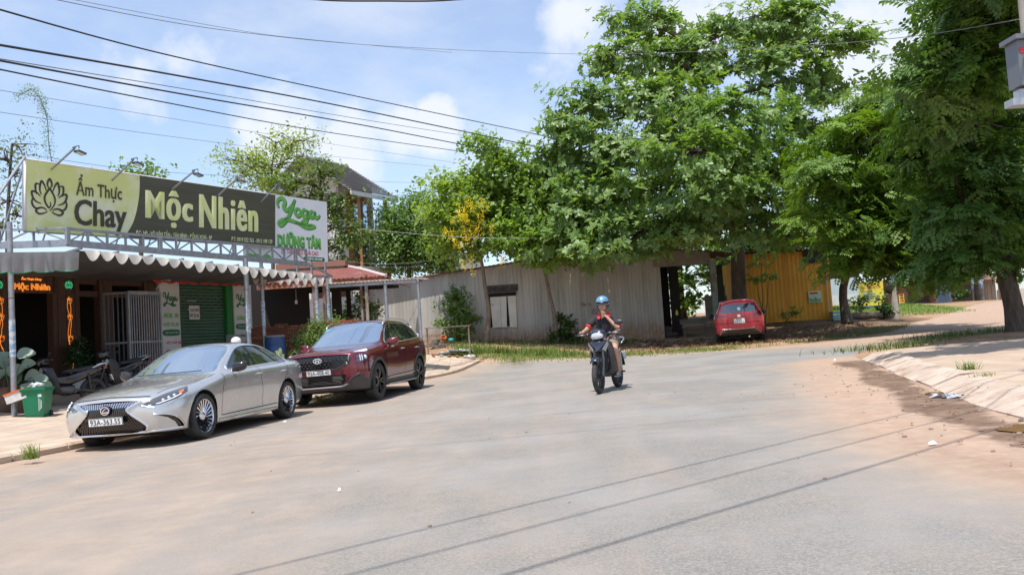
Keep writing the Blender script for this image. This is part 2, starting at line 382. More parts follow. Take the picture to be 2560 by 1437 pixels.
def terrain():
 def axis(lo, hi, step, far):
  a = list(np.arange(lo, hi + 1e-6, step)); s = step; p, q = lo, hi
  while q < far: s = min(s * 1.22, 60); q += s; a.append(q); p -= s; a.insert(0, p)
  return np.array(a)
 xs = axis(-12, 16, .33, 500); ys = axis(1.5, 34, .36, 600)
 X, Y = np.meshgrid(xs, ys)
 nx, ny = len(xs), len(ys)
 bm = bmesh.new(); vs = [bm.verts.new((x, y, 0)) for x, y in zip(X.ravel(), Y.ravel())]
 for j in range(ny - 1):
  for i in range(nx - 1):
   a = j * nx + i; bm.faces.new((vs[a], vs[a + 1], vs[a + nx + 1], vs[a + nx]))
 U, V = (1, 0, 0), (0, 1, 0); lay = bm.faces.layers.int.new('zone')
 for k, poly in ((1, ROAD), (2, PAVE_L), (3, PAVE_R)):
  for f in cut_poly(bm, poly, U, V, (lambda f: f[lay] == 0)): f[lay] = k
 mats = {0: ground_mat(), 1: road_mat(), 2: pave_mat('pavement_left', (.40, .32, .25), (.49, .40, .32)), 3: pave_mat('pavement_right', (.385, .295, .225), (.46, .365, .285))}
 nm = {0: 'ground', 1: 'road', 2: 'pavement', 3: 'footpath'}
 for k in range(4):
  fs = [f for f in bm.faces if f[lay] == k]; idx = {}; P = []; F = []
  for f in fs:
   q = []
   for v in f.verts:
    if v not in idx: idx[v] = len(P); P.append((v.co.x, v.co.y))
    q.append(idx[v])
   F.append(q)
  P = np.array(P); x, y = P[:, 0], P[:, 1]; z = HF(x, y)
  dl, df, dr, dk = seg_dist(x, y, KERB_L), seg_dist(x, y, EDGE_FAR), seg_dist(x, y, EDGE_RT), seg_dist(x, y, KERB_R)
  if k == 2: z = z + .10 * ss(dl, -.01, .02) + .0
  if k == 3: z = z + .13 * ss(dk, 0.0, .42) + .012 * np.sin(x * 2.1) * np.sin(y * 1.7)
  if k == 0: z = z + .05 * np.sin(x * 1.9 + np.sin(y * 1.3)) * np.sin(y * 2.3) * ss(np.minimum(df, dr), .2, 1.5) + .10 * ss(dl, 0, .3) * (y < 31) * (x < -3)
  me = bpy.data.meshes.new(nm[k]); me.from_pydata([(a, b, c) for a, b, c in zip(x, y, z)], [], F)
  col = np.zeros((len(P), 4), np.float32); col[:, 3] = 1
  if k == 1:      # r: dust, g: wet mud, b: worn wheel tracks
   dust = .10 + 1.15 * ss(-dk, -2.5, -.5) * ss(y, 2, 4.5) + .45 * ss(-dl, -2.2, -.1) + 1.0 * ss(x + (y - 24) * .35, 5.5, 10.5) * ss(y, 17, 21) + .5 * ss(-df, -1.2, 0.2)
   lane = np.abs((x + 1.2) - .18 * (y - 6)); dust += .22 * ss(-lane, -5.2, -1.0) + .38 * ss(-x, .3, 3.2)
   wl = [(3.2, 4.2), (3.75, 6.9), (4.25, 8.6), (4.75, 10.3), (5.35, 12.3), (6.1, 14.6), (6.5, 16.4)]
   dw = seg_dist(x, y, wl); wob = .22 + .08 * np.sin(y * 1.7); wet = ss(-dw, -wob - .3, -wob + .2) * ss(y, 4.6, 5.8)
   col[:, 0] = np.clip(dust, 0, 1); col[:, 1] = wet; col[:, 2] = ss(-np.abs(dk - 1.1), -.14, 0) * ss(-y, -8.5, -6)
  elif k == 0:    # r: grass, g: bare red earth, b: dark leaf litter
   gr = ss(x + .0 * y, 14.5, 17) * ss(y, 41.5, 44) * ss(-x, -27, -22) + .7 * ss(-seg_dist(x, y, [(-2.5, 31.6), (0, 31.9), (2.4, 30.8)]), -.9, -.2) + .3 * ss(-df, -1.1, -.3) * ss(-x, -9.5, -7) * ss(x, 3.2, 4.0)
   gr += .15 * ss(-seg_dist(x, y, [(-5, 35.2), (1, 35.8), (4, 36)]), -.9, -.2) + .5 * ss(-np.abs(dr - .6), -.6, .1) * ss(-x, -14, -12)
   col[:, 0] = np.clip(gr, 0, 1); col[:, 1] = ss(-seg_dist(x, y, [(-2, 33.6), (3, 33.4)]), -1.3, -.3)
   col[:, 2] = ss(x, 4.6, 6.0) * ss(y, 30.2, 32) * ss(-x, -22, -18) * ss(-df, -8, -5) + ss(x, 9, 11) * ss(-y, -20.5, -18)
  else:
   col[:, 0] = ss(-(dl if k == 2 else dk), -.5, -.02)
  a = me.color_attributes.new('wear', 'FLOAT_COLOR', 'POINT'); a.data.foreach_set('color', np.clip(col, 0, 1).ravel())
  me.materials.append(mats[k]); me.polygons.foreach_set('use_smooth', [True] * len(me.polygons)); me.update()
  link(nm[k], me, kind='structure')
 bm.free()

def shade(name, build):
 if name in MATS: return MATS[name]
 m = bpy.data.materials.new(name); m.use_nodes = True; nt = m.node_tree; L = nt.links; b = nt.nodes['Principled BSDF']
 class K: pass
 k = K(); k.nt = nt; k.L = L; k.b = b
 geo = nd(nt, 'ShaderNodeNewGeometry'); k.pos = geo.outputs['Position']
 def noise(s, d=6, r=.6, stretch=None, rot=0):
  n = nd(nt, 'ShaderNodeTexNoise', Scale=s, Detail=d, Roughness=r); src = k.pos
  if stretch:
   mp = nd(nt, 'ShaderNodeMapping', Scale=stretch, Rotation=(0, 0, rot)); L.new(src, mp.inputs[0]); src = mp.outputs[0]
  L.new(src, n.inputs['Vector']); return n.outputs[0]
 def rng(v, a, c, o0=0., o1=1.):
  r = nd(nt, 'ShaderNodeMapRange'); r.interpolation_type = 'SMOOTHSTEP'; L.new(v, r.inputs[0])
  for i, q in enumerate((a, c, o0, o1)): r.inputs[i + 1].default_value = q
  return r.outputs[0]
 def mth(op, a, c, clamp=False):
  n = nd(nt, 'ShaderNodeMath', operation=op, use_clamp=clamp)
  for i, q in enumerate((a, c)):
   if isinstance(q, (int, float)): n.inputs[i].default_value = q
   else: L.new(q, n.inputs[i])
  return n.outputs[0]
 def mix(f, a, c):
  x = nd(nt, 'ShaderNodeMix', data_type='RGBA')
  if isinstance(f, (int, float)): x.inputs['Factor'].default_value = f
  else: L.new(f, x.inputs['Factor'])
  for q, v in (('A', a), ('B', c)):
   if isinstance(v, tuple): x.inputs[q].default_value = c4(v)
   else: L.new(v, x.inputs[q])
  return x.outputs['Result']
 a = nd(nt, 'ShaderNodeAttribute', attribute_name='wear'); sp = nd(nt, 'ShaderNodeSeparateColor'); L.new(a.outputs['Color'], sp.inputs[0])
 k.r, k.g, k.bl = sp.outputs
 k.noise, k.rng, k.mth, k.mix = noise, rng, mth, mix
 def bump(h, s, d=.01):
  n = nd(nt, 'ShaderNodeBump', Strength=s, Distance=d); L.new(h, n.inputs['Height']); L.new(n.outputs[0], b.inputs['Normal'])
 k.bump = bump
 build(k); MATS[name] = m; return m
def road_mat():
 def f(k):
  grit = k.noise(60, 4, .75); blot = k.noise(.55, 6, .6); patch = k.noise(2.3, 7, .68); smear = k.noise(.9, 5, .6, (2.2, .35, 1), R(-12))
  asph = k.mix(k.rng(grit, .35, .7), (.145, .141, .132), (.275, .269, .253)); asph = k.mix(k.rng(blot, .4, .62), asph, (.245, .24, .232))
  stones = k.noise(170, 2, .5); asph = k.mix(k.rng(stones, .58, .70, 0, .7), asph, (.42, .40, .37)); asph = k.mix(k.rng(k.noise(120, 2, .5), .60, .70, 0, .65), asph, (.09, .085, .08))
  dust = k.mix(k.rng(patch, .35, .7), (.31, .235, .178), (.38, .292, .222))
  fac = k.mth('ADD', k.r, k.mth('ADD', k.mth('MULTIPLY', k.mth('SUBTRACT', smear, .5), .75), k.mth('MULTIPLY', k.mth('SUBTRACT', patch, .5), .5)))
  fac = k.rng(fac, -.05, 1.1, 0, .92)
  dust = k.mix(k.rng(k.mth('ADD', k.r, k.mth('MULTIPLY', k.mth('SUBTRACT', k.noise(1.3, 6, .65), .5), .5)), .62, 1.1), dust, k.mix(k.rng(k.noise(7, 5, .65), .35, .65), (.36, .235, .16), (.43, .305, .225)))
  c = k.mix(fac, asph, dust)
  c = k.mix(k.mth('MULTIPLY', k.bl, k.rng(k.noise(9, 3), .3, .6, .1, .55)), c, (.24, .165, .115))
  wet = k.rng(k.mth('ADD', k.g, k.mth('MULTIPLY', k.mth('SUBTRACT', k.noise(4.5, 8, .7), .5), 1.1)), .38, .72)
  c = k.mix(k.mth('MULTIPLY', wet, .9), c, k.mix(k.rng(patch, .4, .65), (.15, .09, .062), (.25, .165, .12)))
  k.L.new(c, k.b.inputs['Base Color']); rg = k.mix(wet, (.9, .9, .9), (.42, .42, .42)); k.L.new(rg, k.b.inputs['Roughness']); k.b.inputs['Specular IOR Level'].default_value = .3
  k.bump(k.mth('ADD', grit, k.mth('MULTIPLY', patch, 1.5)), .55, .012)
 return shade('dusty_asphalt', f)
def pave_mat(name, c0, c1):
 def f(k):
  n = k.noise(1.4, 7, .65); g = k.noise(45, 4, .7); c = k.mix(k.rng(n, .35, .65), c0, c1)
  br = nd(k.nt, 'ShaderNodeTexBrick', Scale=1.0); br.offset = 0.; k.L.new(k.pos, br.inputs['Vector'])
  for q, v in (('Color1', (1, 1, 1, 1)), ('Color2', (.93, .92, .9, 1)), ('Mortar', (.62, .55, .48, 1)), ('Mortar Size', .012), ('Brick Width', .4), ('Row Height', .4)): br.inputs[q].default_value = v
  x = nd(k.nt, 'ShaderNodeMix', data_type='RGBA', blend_type='MULTIPLY'); x.inputs['Factor'].default_value = .75 if 'left' in name else .3; k.L.new(c, x.inputs['A']); k.L.new(br.outputs['Color'], x.inputs['B']); c = x.outputs['Result']
  c = k.mix(k.rng(k.noise(3.5, 6, .7), .56, .72, 0, .6), c, (.36, .22, .14)); c = k.mix(k.mth('MULTIPLY', k.r, k.rng(g, .3, .7)), c, (.40, .285, .2))
  k.L.new(c, k.b.inputs['Base Color']); k.b.inputs['Roughness'].default_value = .9; k.b.inputs['Specular IOR Level'].default_value = .2; k.bump(k.mth('ADD', n, g), .5, .015)
 return shade(name, f)
def ground_mat():
 def f(k):
  n = k.noise(1.1, 7, .65); g = k.noise(20, 5, .7); c = k.mix(k.rng(n, .35, .65), (.27, .165, .10), (.40, .275, .18)); c = k.mix(k.rng(g, .5, .75, 0, .7), c, (.20, .13, .085))
  c = k.mix(k.g, c, k.mix(k.rng(g, .35, .65), (.40, .21, .115), (.47, .29, .18)))
  c = k.mix(k.rng(k.mth('ADD', k.bl, k.mth('MULTIPLY', k.mth('SUBTRACT', k.noise(3, 6, .7), .5), .8)), .4, .7, 0, .85), c, k.mix(k.rng(k.noise(14, 4, .7), .45, .6), (.10, .066, .045), (.24, .165, .105)))
  gr = k.rng(k.mth('ADD', k.r, k.mth('MULTIPLY', k.mth('SUBTRACT', k.noise(5, 6, .7), .5), 1.3)), .35, .7, 0, .9)
  c = k.mix(gr, c, k.mix(k.rng(k.noise(30, 3, .6), .4, .6), (.075, .125, .022), (.17, .21, .05)))
  k.L.new(c, k.b.inputs['Base Color']); k.b.inputs['Roughness'].default_value = .95; k.b.inputs['Specular IOR Level'].default_value = .1; k.bump(k.mth('ADD', n, g), .8, .04)
 return shade('earth', f)
terrain()
def kerbs():
 st = mat('kerb_stone', (.42, .32, .24), .9, col2=(.50, .40, .31), scale=3, col3=(.30, .19, .12), scale3=2, bump=.4)
 o = bpy.data.objects.new('kerb', None); COL.objects.link(o); o['kind'] = 'structure'
 P = [Vector((p[0], p[1], 0)) for p in KERB_L]; pts = [P[0]]
 for a, b in zip(P[:-1], P[1:]):
  d = b - a; n = max(1, int(d.length / .05)); pts += [a + d * (i + 1) / n for i in range(n)]
 acc = 0; seg = [pts[0]]
 for a, b in zip(pts[:-1], pts[1:]):
  acc += (b - a).length; seg.append(b)
  if acc >= 1.0:
   d = (seg[-1] - seg[0]).normalized(); nn = Vector((-d.y, d.x, 0)); p, q = seg[0] + d * .012, seg[-1] - d * .012; m = MB(); vs = []
   dz = rnd.uniform(-.008, .008)
   for e in (p, q):
    for off, z in ((-.005, -.1), (-.02, .075), (.02, .108), (.30, .112), (.30, -.1)): w = e + nn * off; vs.append((w.x, w.y, H(e.x, e.y) + z + dz))
   m.add(vs, [(i, (i + 1) % 5, 5 + (i + 1) % 5, 5 + i) for i in range(5)] + [(4, 3, 2, 1, 0), (5, 6, 7, 8, 9)]); m.build('kerb_stone', st, o); seg = [b]; acc = 0
 o = bpy.data.objects.new('kerb', None); COL.objects.link(o); o['kind'] = 'structure'; P = [Vector((p[0], p[1], 0)) for p in KERB_R]; D = [0]
 for a, b in zip(P[:-1], P[1:]): D.append(D[-1] + (b - a).length)
 def pt(s):
  i = min(len(D) - 2, max(0, next((k for k in range(len(D)) if D[k] > s), len(D)) - 1)); return P[i].lerp(P[i + 1], (s - D[i]) / (D[i + 1] - D[i]))
 s = .1; st2 = mat('kerb_slab', (.40, .315, .25), .92, col2=(.50, .41, .335), scale=2.4, col3=(.28, .175, .12), scale3=3, lo3=.5, hi3=.68, bump=.6)
 while s < 14.5:
  L_ = rnd.uniform(.85, 1.05); p, q = pt(s + .015), pt(s + L_ - .015); d = (q - p).normalized(); nn = Vector((-d.y, d.x, 0)); dz = rnd.uniform(-.012, .012); m = MB(); vs = []
  for e in (p, q):
   for off, z in ((-.02, -.1), (-.02, .012), (.30, .125), (.46, .14), (.46, -.1)): w = e + nn * (off + rnd.uniform(-.015, .015)); vs.append((w.x, w.y, H(w.x, w.y) + z + dz + rnd.uniform(-.008, .008)))
  m.add(vs, [(i, (i + 1) % 5, 5 + (i + 1) % 5, 5 + i) for i in range(5)] + [(4, 3, 2, 1, 0), (5, 6, 7, 8, 9)]); m.build('kerb_stone', st2, o); s += L_
kerbs()
# ------------------------------------------------------------------ motor vehicles: a smooth body shell, cut into panels, lamps and glass
def subsurf(me, lv):
 o = bpy.data.objects.new('shell', me); COL.objects.link(o); m = o.modifiers.new('s', 'SUBSURF'); m.levels = lv; m.render_levels = lv
 dg = bpy.context.evaluated_depsgraph_get(); r = bpy.data.meshes.new_from_object(o.evaluated_get(dg)); bpy.data.objects.remove(o); return r
class Car:
 """local frame: nose towards -x, z up, origin on the ground below the middle"""
 def __init__(s, st, L, tipf=(.05, .10), tipr=(.04, .08), lv=2, crease=None, xcrease=None):
  # st: rows (distance behind the nose, [(y, z) from the underside centre line up the side to the roof centre line])
  s.L = L; h = L / 2; nj = len(st[0][1]); mb = MB(); ring = []
  for x, pts in st:
   full = [(y, z) for y, z in pts] + [(-y, z) for y, z in reversed(pts[1:-1])]
   ring.append([len(mb.v) + i for i in range(len(full))]); mb.v += [(x - h, y, z) for y, z in full]
  n = len(ring[0])
  for a, b in zip(ring[:-1], ring[1:]):
   mb.f += [(a[i], a[(i + 1) % n], b[(i + 1) % n], b[i]) for i in range(n)]
  # nose and tail: quads between the lower and the upper half of the ring
  for rg, x, tip, pts in ((ring[0], st[0][0] - h, (-tipf[0], -tipf[1]), st[0][1]), (ring[-1], st[-1][0] - h, tipr, st[-1][1])):
   k = (nj - 1) // 2      # rows between side levels; the ring's half is symmetric: j0..j2 below, sides, then top
   lowr = [0, 1, 2]; topr = [nj - 1, nj - 2, nj - 3]; sides = list(range(3, nj - 3))
   def vid(j, sgn): return rg[j] if sgn > 0 or j in (0, nj - 1) else rg[n - j]
   rows = []
   for lev in range(len(sides) + 2):
    row = []
    for col, sgn in ((2, -1), (1, -1), (0, 1), (1, 1), (2, 1)):
     if lev == 0: row.append(vid(lowr[col], sgn))
     elif lev == len(sides) + 1: row.append(vid(topr[col], sgn))
     elif col == 2: row.append(vid(sides[lev - 1], sgn))
     else:
      t = lev / (len(sides) + 1); y0 = pts[1][0] * (1 - t) + pts[nj - 2][0] * t; zz = pts[sides[lev - 1]][1]
      bulge = tip[1] if col == 0 else tip[0] + (tip[1] - tip[0]) * .55
      mb.v.append((x + bulge * math.sin(math.pi * (.25 + .5 * t)), (y0 if col == 1 else 0) * sgn, zz)); row.append(len(mb.v) - 1)
    rows.append(row)
   for a, b in zip(rows[:-1], rows[1:]):
    for i in range(4): mb.f.append((a[i], a[i + 1], b[i + 1], b[i]))
  cage = mb.mesh('cage', [mat('primer', (.1, .1, .1))]); cr = {}
  for j, w in (crease or {}).items():             # firm lines along the body
   for a, b in zip(ring[:-1], ring[1:]):
    for q in {j, (n - j) % n}: cr[frozenset((a[q], b[q]))] = w
  for i, (w, js) in (xcrease or {}).items():      # firm lines across it
   for j in js:
    for q in {j, (n - 1 - j) % n}: cr[frozenset((ring[i][q], ring[i][(q + 1) % n]))] = w
  at_ = cage.attributes.new('crease_edge', 'FLOAT', 'EDGE')
  for e in cage.edges: at_.data[e.index].value = cr.get(frozenset(e.vertices), 0.)
  me = subsurf(cage, lv)
  s.bm = bmesh.new(); s.bm.from_mesh(me); bpy.data.meshes.remove(me)
  bmesh.ops.recalc_face_normals(s.bm, faces=s.bm.faces)
  s.lay = s.bm.faces.layers.int.new('zone'); s.zones = {}; s.tree = BVHTree.FromBMesh(s.bm)
  s.nrm = s.bm.verts.layers.float_vector.new('nrm')
 def hit(s, o, d):
  r = s.tree.ray_cast(Vector(o), Vector(d)); return r[0], r[1]
 def side(s, x, z, sg=-1, off=0.):
  p, n = s.hit((x, sg * 3, z), (0, -sg, 0))
  if p is None: p, n = Vector((x, sg * .8, z)), Vector((0, sg, 0))
  return p + n * off
 def front(s, y, z, sg=-1, off=0.):
  p, n = s.hit((sg * 5, y, z), (-sg, 0, 0))
  if p is None: p, n = Vector((sg * s.L / 2, y, z)), Vector((sg, 0, 0))
  return p + n * off
 def top(s, x, y, off=0.):
  p, n = s.hit((x, y, 4), (0, 0, -1))
  if p is None: p, n = Vector((x, y, 1)), Vector((0, 0, 1))
  return p + n * off
 def cut(s, zone, poly, view, only=0, both=False):
  """view: 'side' (x, z), 'front' (y, z), 'rear' (y, z), 'top' (x, y) or an angle in degrees from the nose towards the near side"""
  for sg in ((-1, 1) if both else (-1,)):
   if view == 'side': U, V, sel = (1, 0, 0), (0, 0, 1), lambda f: f.normal.y * sg > .12
   elif view == 'top': U, V, sel = (1, 0, 0), (0, 1, 0), lambda f: f.normal.z > .15
   elif view == 'front': U, V, sel = (0, 1, 0), (0, 0, 1), lambda f: f.normal.x < -.12
   elif view == 'rear': U, V, sel = (0, 1, 0), (0, 0, 1), lambda f: f.normal.x > .12
   else:
    a = R(view); d = Vector((-math.cos(a), sg * math.sin(a), 0)); U = (math.sin(a), sg * math.cos(a), 0); V = (0, 0, 1)
    sel = lambda f, d=d: f.normal.dot(d) > .1
   pl = [((p[0]), p[1]) for p in poly]
   for f in cut_poly(s.bm, pl, U, V, lambda f: f[s.lay] == only and sel(f)): f[s.lay] = zone
 def finish(s, root, zones, names, mats, labels=None, sink=None):
  """one mesh per zone; keeps the shading of the whole shell across the cuts"""
  bm = s.bm; bm.normal_update()
  for v in bm.verts: v[s.nrm] = v.normal
  out = {}
  for z, nm in names.items():
   fs = [f for f in bm.faces if f[s.lay] == z]
   if not fs: continue
   groups = [fs]
   if nm[-1] == '*':      # left and right panels are separate parts
    groups = [[f for f in fs if f.calc_center_median().y < 0], [f for f in fs if f.calc_center_median().y >= 0]]
   for g in groups:
    if not g: continue
    idx = {}; P = []; N = []; F = []
    dz = (sink or {}).get(z, 0.)
    for f in g:
     q = []
     for v in f.verts:
      if v not in idx: idx[v] = len(P); P.append(v.co - v[s.nrm] * dz); N.append(Vector(v[s.nrm]))
      q.append(idx[v])
     F.append(q)
    me = bpy.data.meshes.new(nm.strip('*')); me.from_pydata([tuple(p) for p in P], [], F); me.materials.append(mats[z])
    me.polygons.foreach_set('use_smooth', [True] * len(F)); me.update(); me.normals_split_custom_set_from_vertices([tuple(n) for n in N])
    o = link(nm.strip('*'), me, root, (labels or {}).get(z)); out.setdefault(z, []).append(o)
  bm.free(); return out
def paint(name, col, metal=.55, rough=.28, dust=0.12):
 if name in MATS: return MATS[name]
 m = mat(name, col, rough, metal, col2=tuple(c * .93 for c in col), scale=3, coat=1., spec=.5); return m
GLASS = None
def wheel(root, c, rad, wid, rim, sg, style, tyre_m, rim_m, dark_m, n):
 """rim with spokes (part) and tyre, disc (sub-parts); axle along y, outside towards sg"""
 M = Matrix(((1, 0, 0), (0, 0, sg), (0, 1, 0)))
 mb = MB(); o = wid / 2
 mb.lathe([(rim * .93, -o * .6), (rim * .93, o * .55), (rim * .965, o * .86), (rim * 1.0, o * .9), (rim * 1.0, o * .6)], 40, M)
 mb.lathe([(.001, o * .72), (.03, o * .72), (.055, o * .66), (.075, o * .5)], 16, M)
 for k in range(n):
  a0 = 2 * math.pi * k / n
  def P(r, a, d): return M @ Vector((r * math.cos(a), r * math.sin(a), d))
  if style == 'turbine':
   w = .085 if k % 2 else .05; tw = .30
   for r0, r1, wa, wb, t0, t1 in ((.05, rim * .5, .16, w * 1.1, 0, tw * .6), (rim * .5, rim * .95, w * 1.1, w * 1.25, tw * .6, tw)):
    pts = [P(r0, a0 + t0 - wa / 2, o * .70), P(r0, a0 + t0 + wa / 2, o * .62), P(r1, a0 + t1 + wb / 2, o * .60 if r1 < rim * .8 else o * .78), P(r1, a0 + t1 - wb / 2, o * .68 if r1 < rim * .8 else o * .84)]
    q = [p - M @ Vector((0, 0, .03)) for p in pts]; mb.add(pts + q, [(0, 1, 2, 3), (7, 6, 5, 4), (0, 4, 5, 1), (1, 5, 6, 2), (2, 6, 7, 3), (3, 7, 4, 0)])
  else:
   for da in (-.13, .13):
    mb.bar(P(.05, a0 + da * .6, o * .62), P(rim * .96, a0 + da * 1.45, o * .74), .034, .03, 0, M @ Vector((0, 0, 1)))
 w = mb.build('wheel', rim_m, root, smooth=30); w.location = c
 t = MB(); s_ = rad - rim
 t.lathe([(rim * .95, -o * .8), (rim + s_ * .25, -o * .98), (rim + s_ * .7, -o), (rad - .012, -o * .86), (rad, -o * .6), (rad, o * .6), (rad - .012, o * .86), (rim + s_ * .7, o), (rim + s_ * .25, o * .98), (rim * .985, o * .86)], 44, M)
 t.build('tyre', tyre_m, w, smooth=35)
 d = MB(); d.lathe([(.001, o * .30), (rim * .92, o * .30), (rim * .92, o * .25)], 28, M); d.build('brake_disc', dark_m, w)
 return w
def wheels(root, car, xs, y, rad, wid, rim, style, rim_m, n):
 ty = mat('tyre_rubber', (.022, .022, .023), .8, col2=(.045, .042, .04), scale=9); dk = mat('brake_grey', (.03, .03, .032), .5, .6)
 for x in xs:
  for sg in (-1, 1): wheel(root, (x, sg * y, rad), rad, wid, rim, sg, style, ty, rim_m, dk, n)
def arch(car, x, rad, z, only=0, zone=90):
 poly = [(x + rad * math.cos(a), z + rad * math.sin(a)) for a in [2 * math.pi * i / 28 for i in range(28)]]
 car.cut(zone, poly, 'side', only, True)
def well(root, xs, rad, z, y0, y1, m, name='wheel_well'):
 for x in xs:
  mb = MB()
  for sg in (-1, 1):
   A = [(x + rad * math.cos(a), z + rad * math.sin(a)) for a in [math.pi * (1.12 - 1.24 * i / 18) for i in range(19)]]
   vs = [(p[0], sg * y0, p[1]) for p in A] + [(p[0], sg * y1, p[1]) for p in A]; k = len(A)
   mb.add(vs, [(i, i + 1, k + i + 1, k + i) for i in range(k - 1)]); mb.add([(p[0], sg * y0, p[1]) for p in A], [tuple(range(k))])
  mb.build(name, m, root, fix=False)
def strip(mb, pts, w, out=.004, closed=False, nrmfn=None, n=5):
 """bead along points lying on the body"""
 mb.tube(pts, w, n, 0, True, closed)
def plate(root, c, nx, txt, w=.52, h=.11, tilt=0., two=None):
 """white registration plate with dark characters; nx = -1 faces the nose"""
 q = thing_plate = MB(); M = Matrix.Rotation(tilt, 3, 'Y')
 q.box(c, (.012, w, h), 0, 0, M); p = q.build('number_plate', mat('plate_white', (.78, .78, .77), .4), root)
 b = MB()
 for z, ln in ((h / 2 - .004, w), (-h / 2 + .004, w)): b.box(Vector(c) + M @ Vector((nx * .0075, 0, z)), (.003, ln, .005), 0, 0, M)
 for y in (-w / 2 + .004, w / 2 - .004): b.box(Vector(c) + M @ Vector((nx * .0075, y, 0)), (.003, .005, h), 0, 0, M)
 b.build('plate_rim', mat('plate_ink', (.03, .03, .035), .5), p)
 rows = [(txt, 0, h * .66, w * .88)] if two is None else [(txt, h * .23, h * .36, w * .55), (two, -h * .22, h * .36, w * .85)]
 for t, dz, hh, ww in rows:
  lettering('plate_characters', t, lambda a, bb, d: Vector(c) + M @ Vector((nx * (.007 + d), a * -nx * -1 if nx > 0 else -a, bb + dz)), mat('plate_ink', (.03, .03, .035), .5), p, ww, hh, .0, depth=.003)
 return p

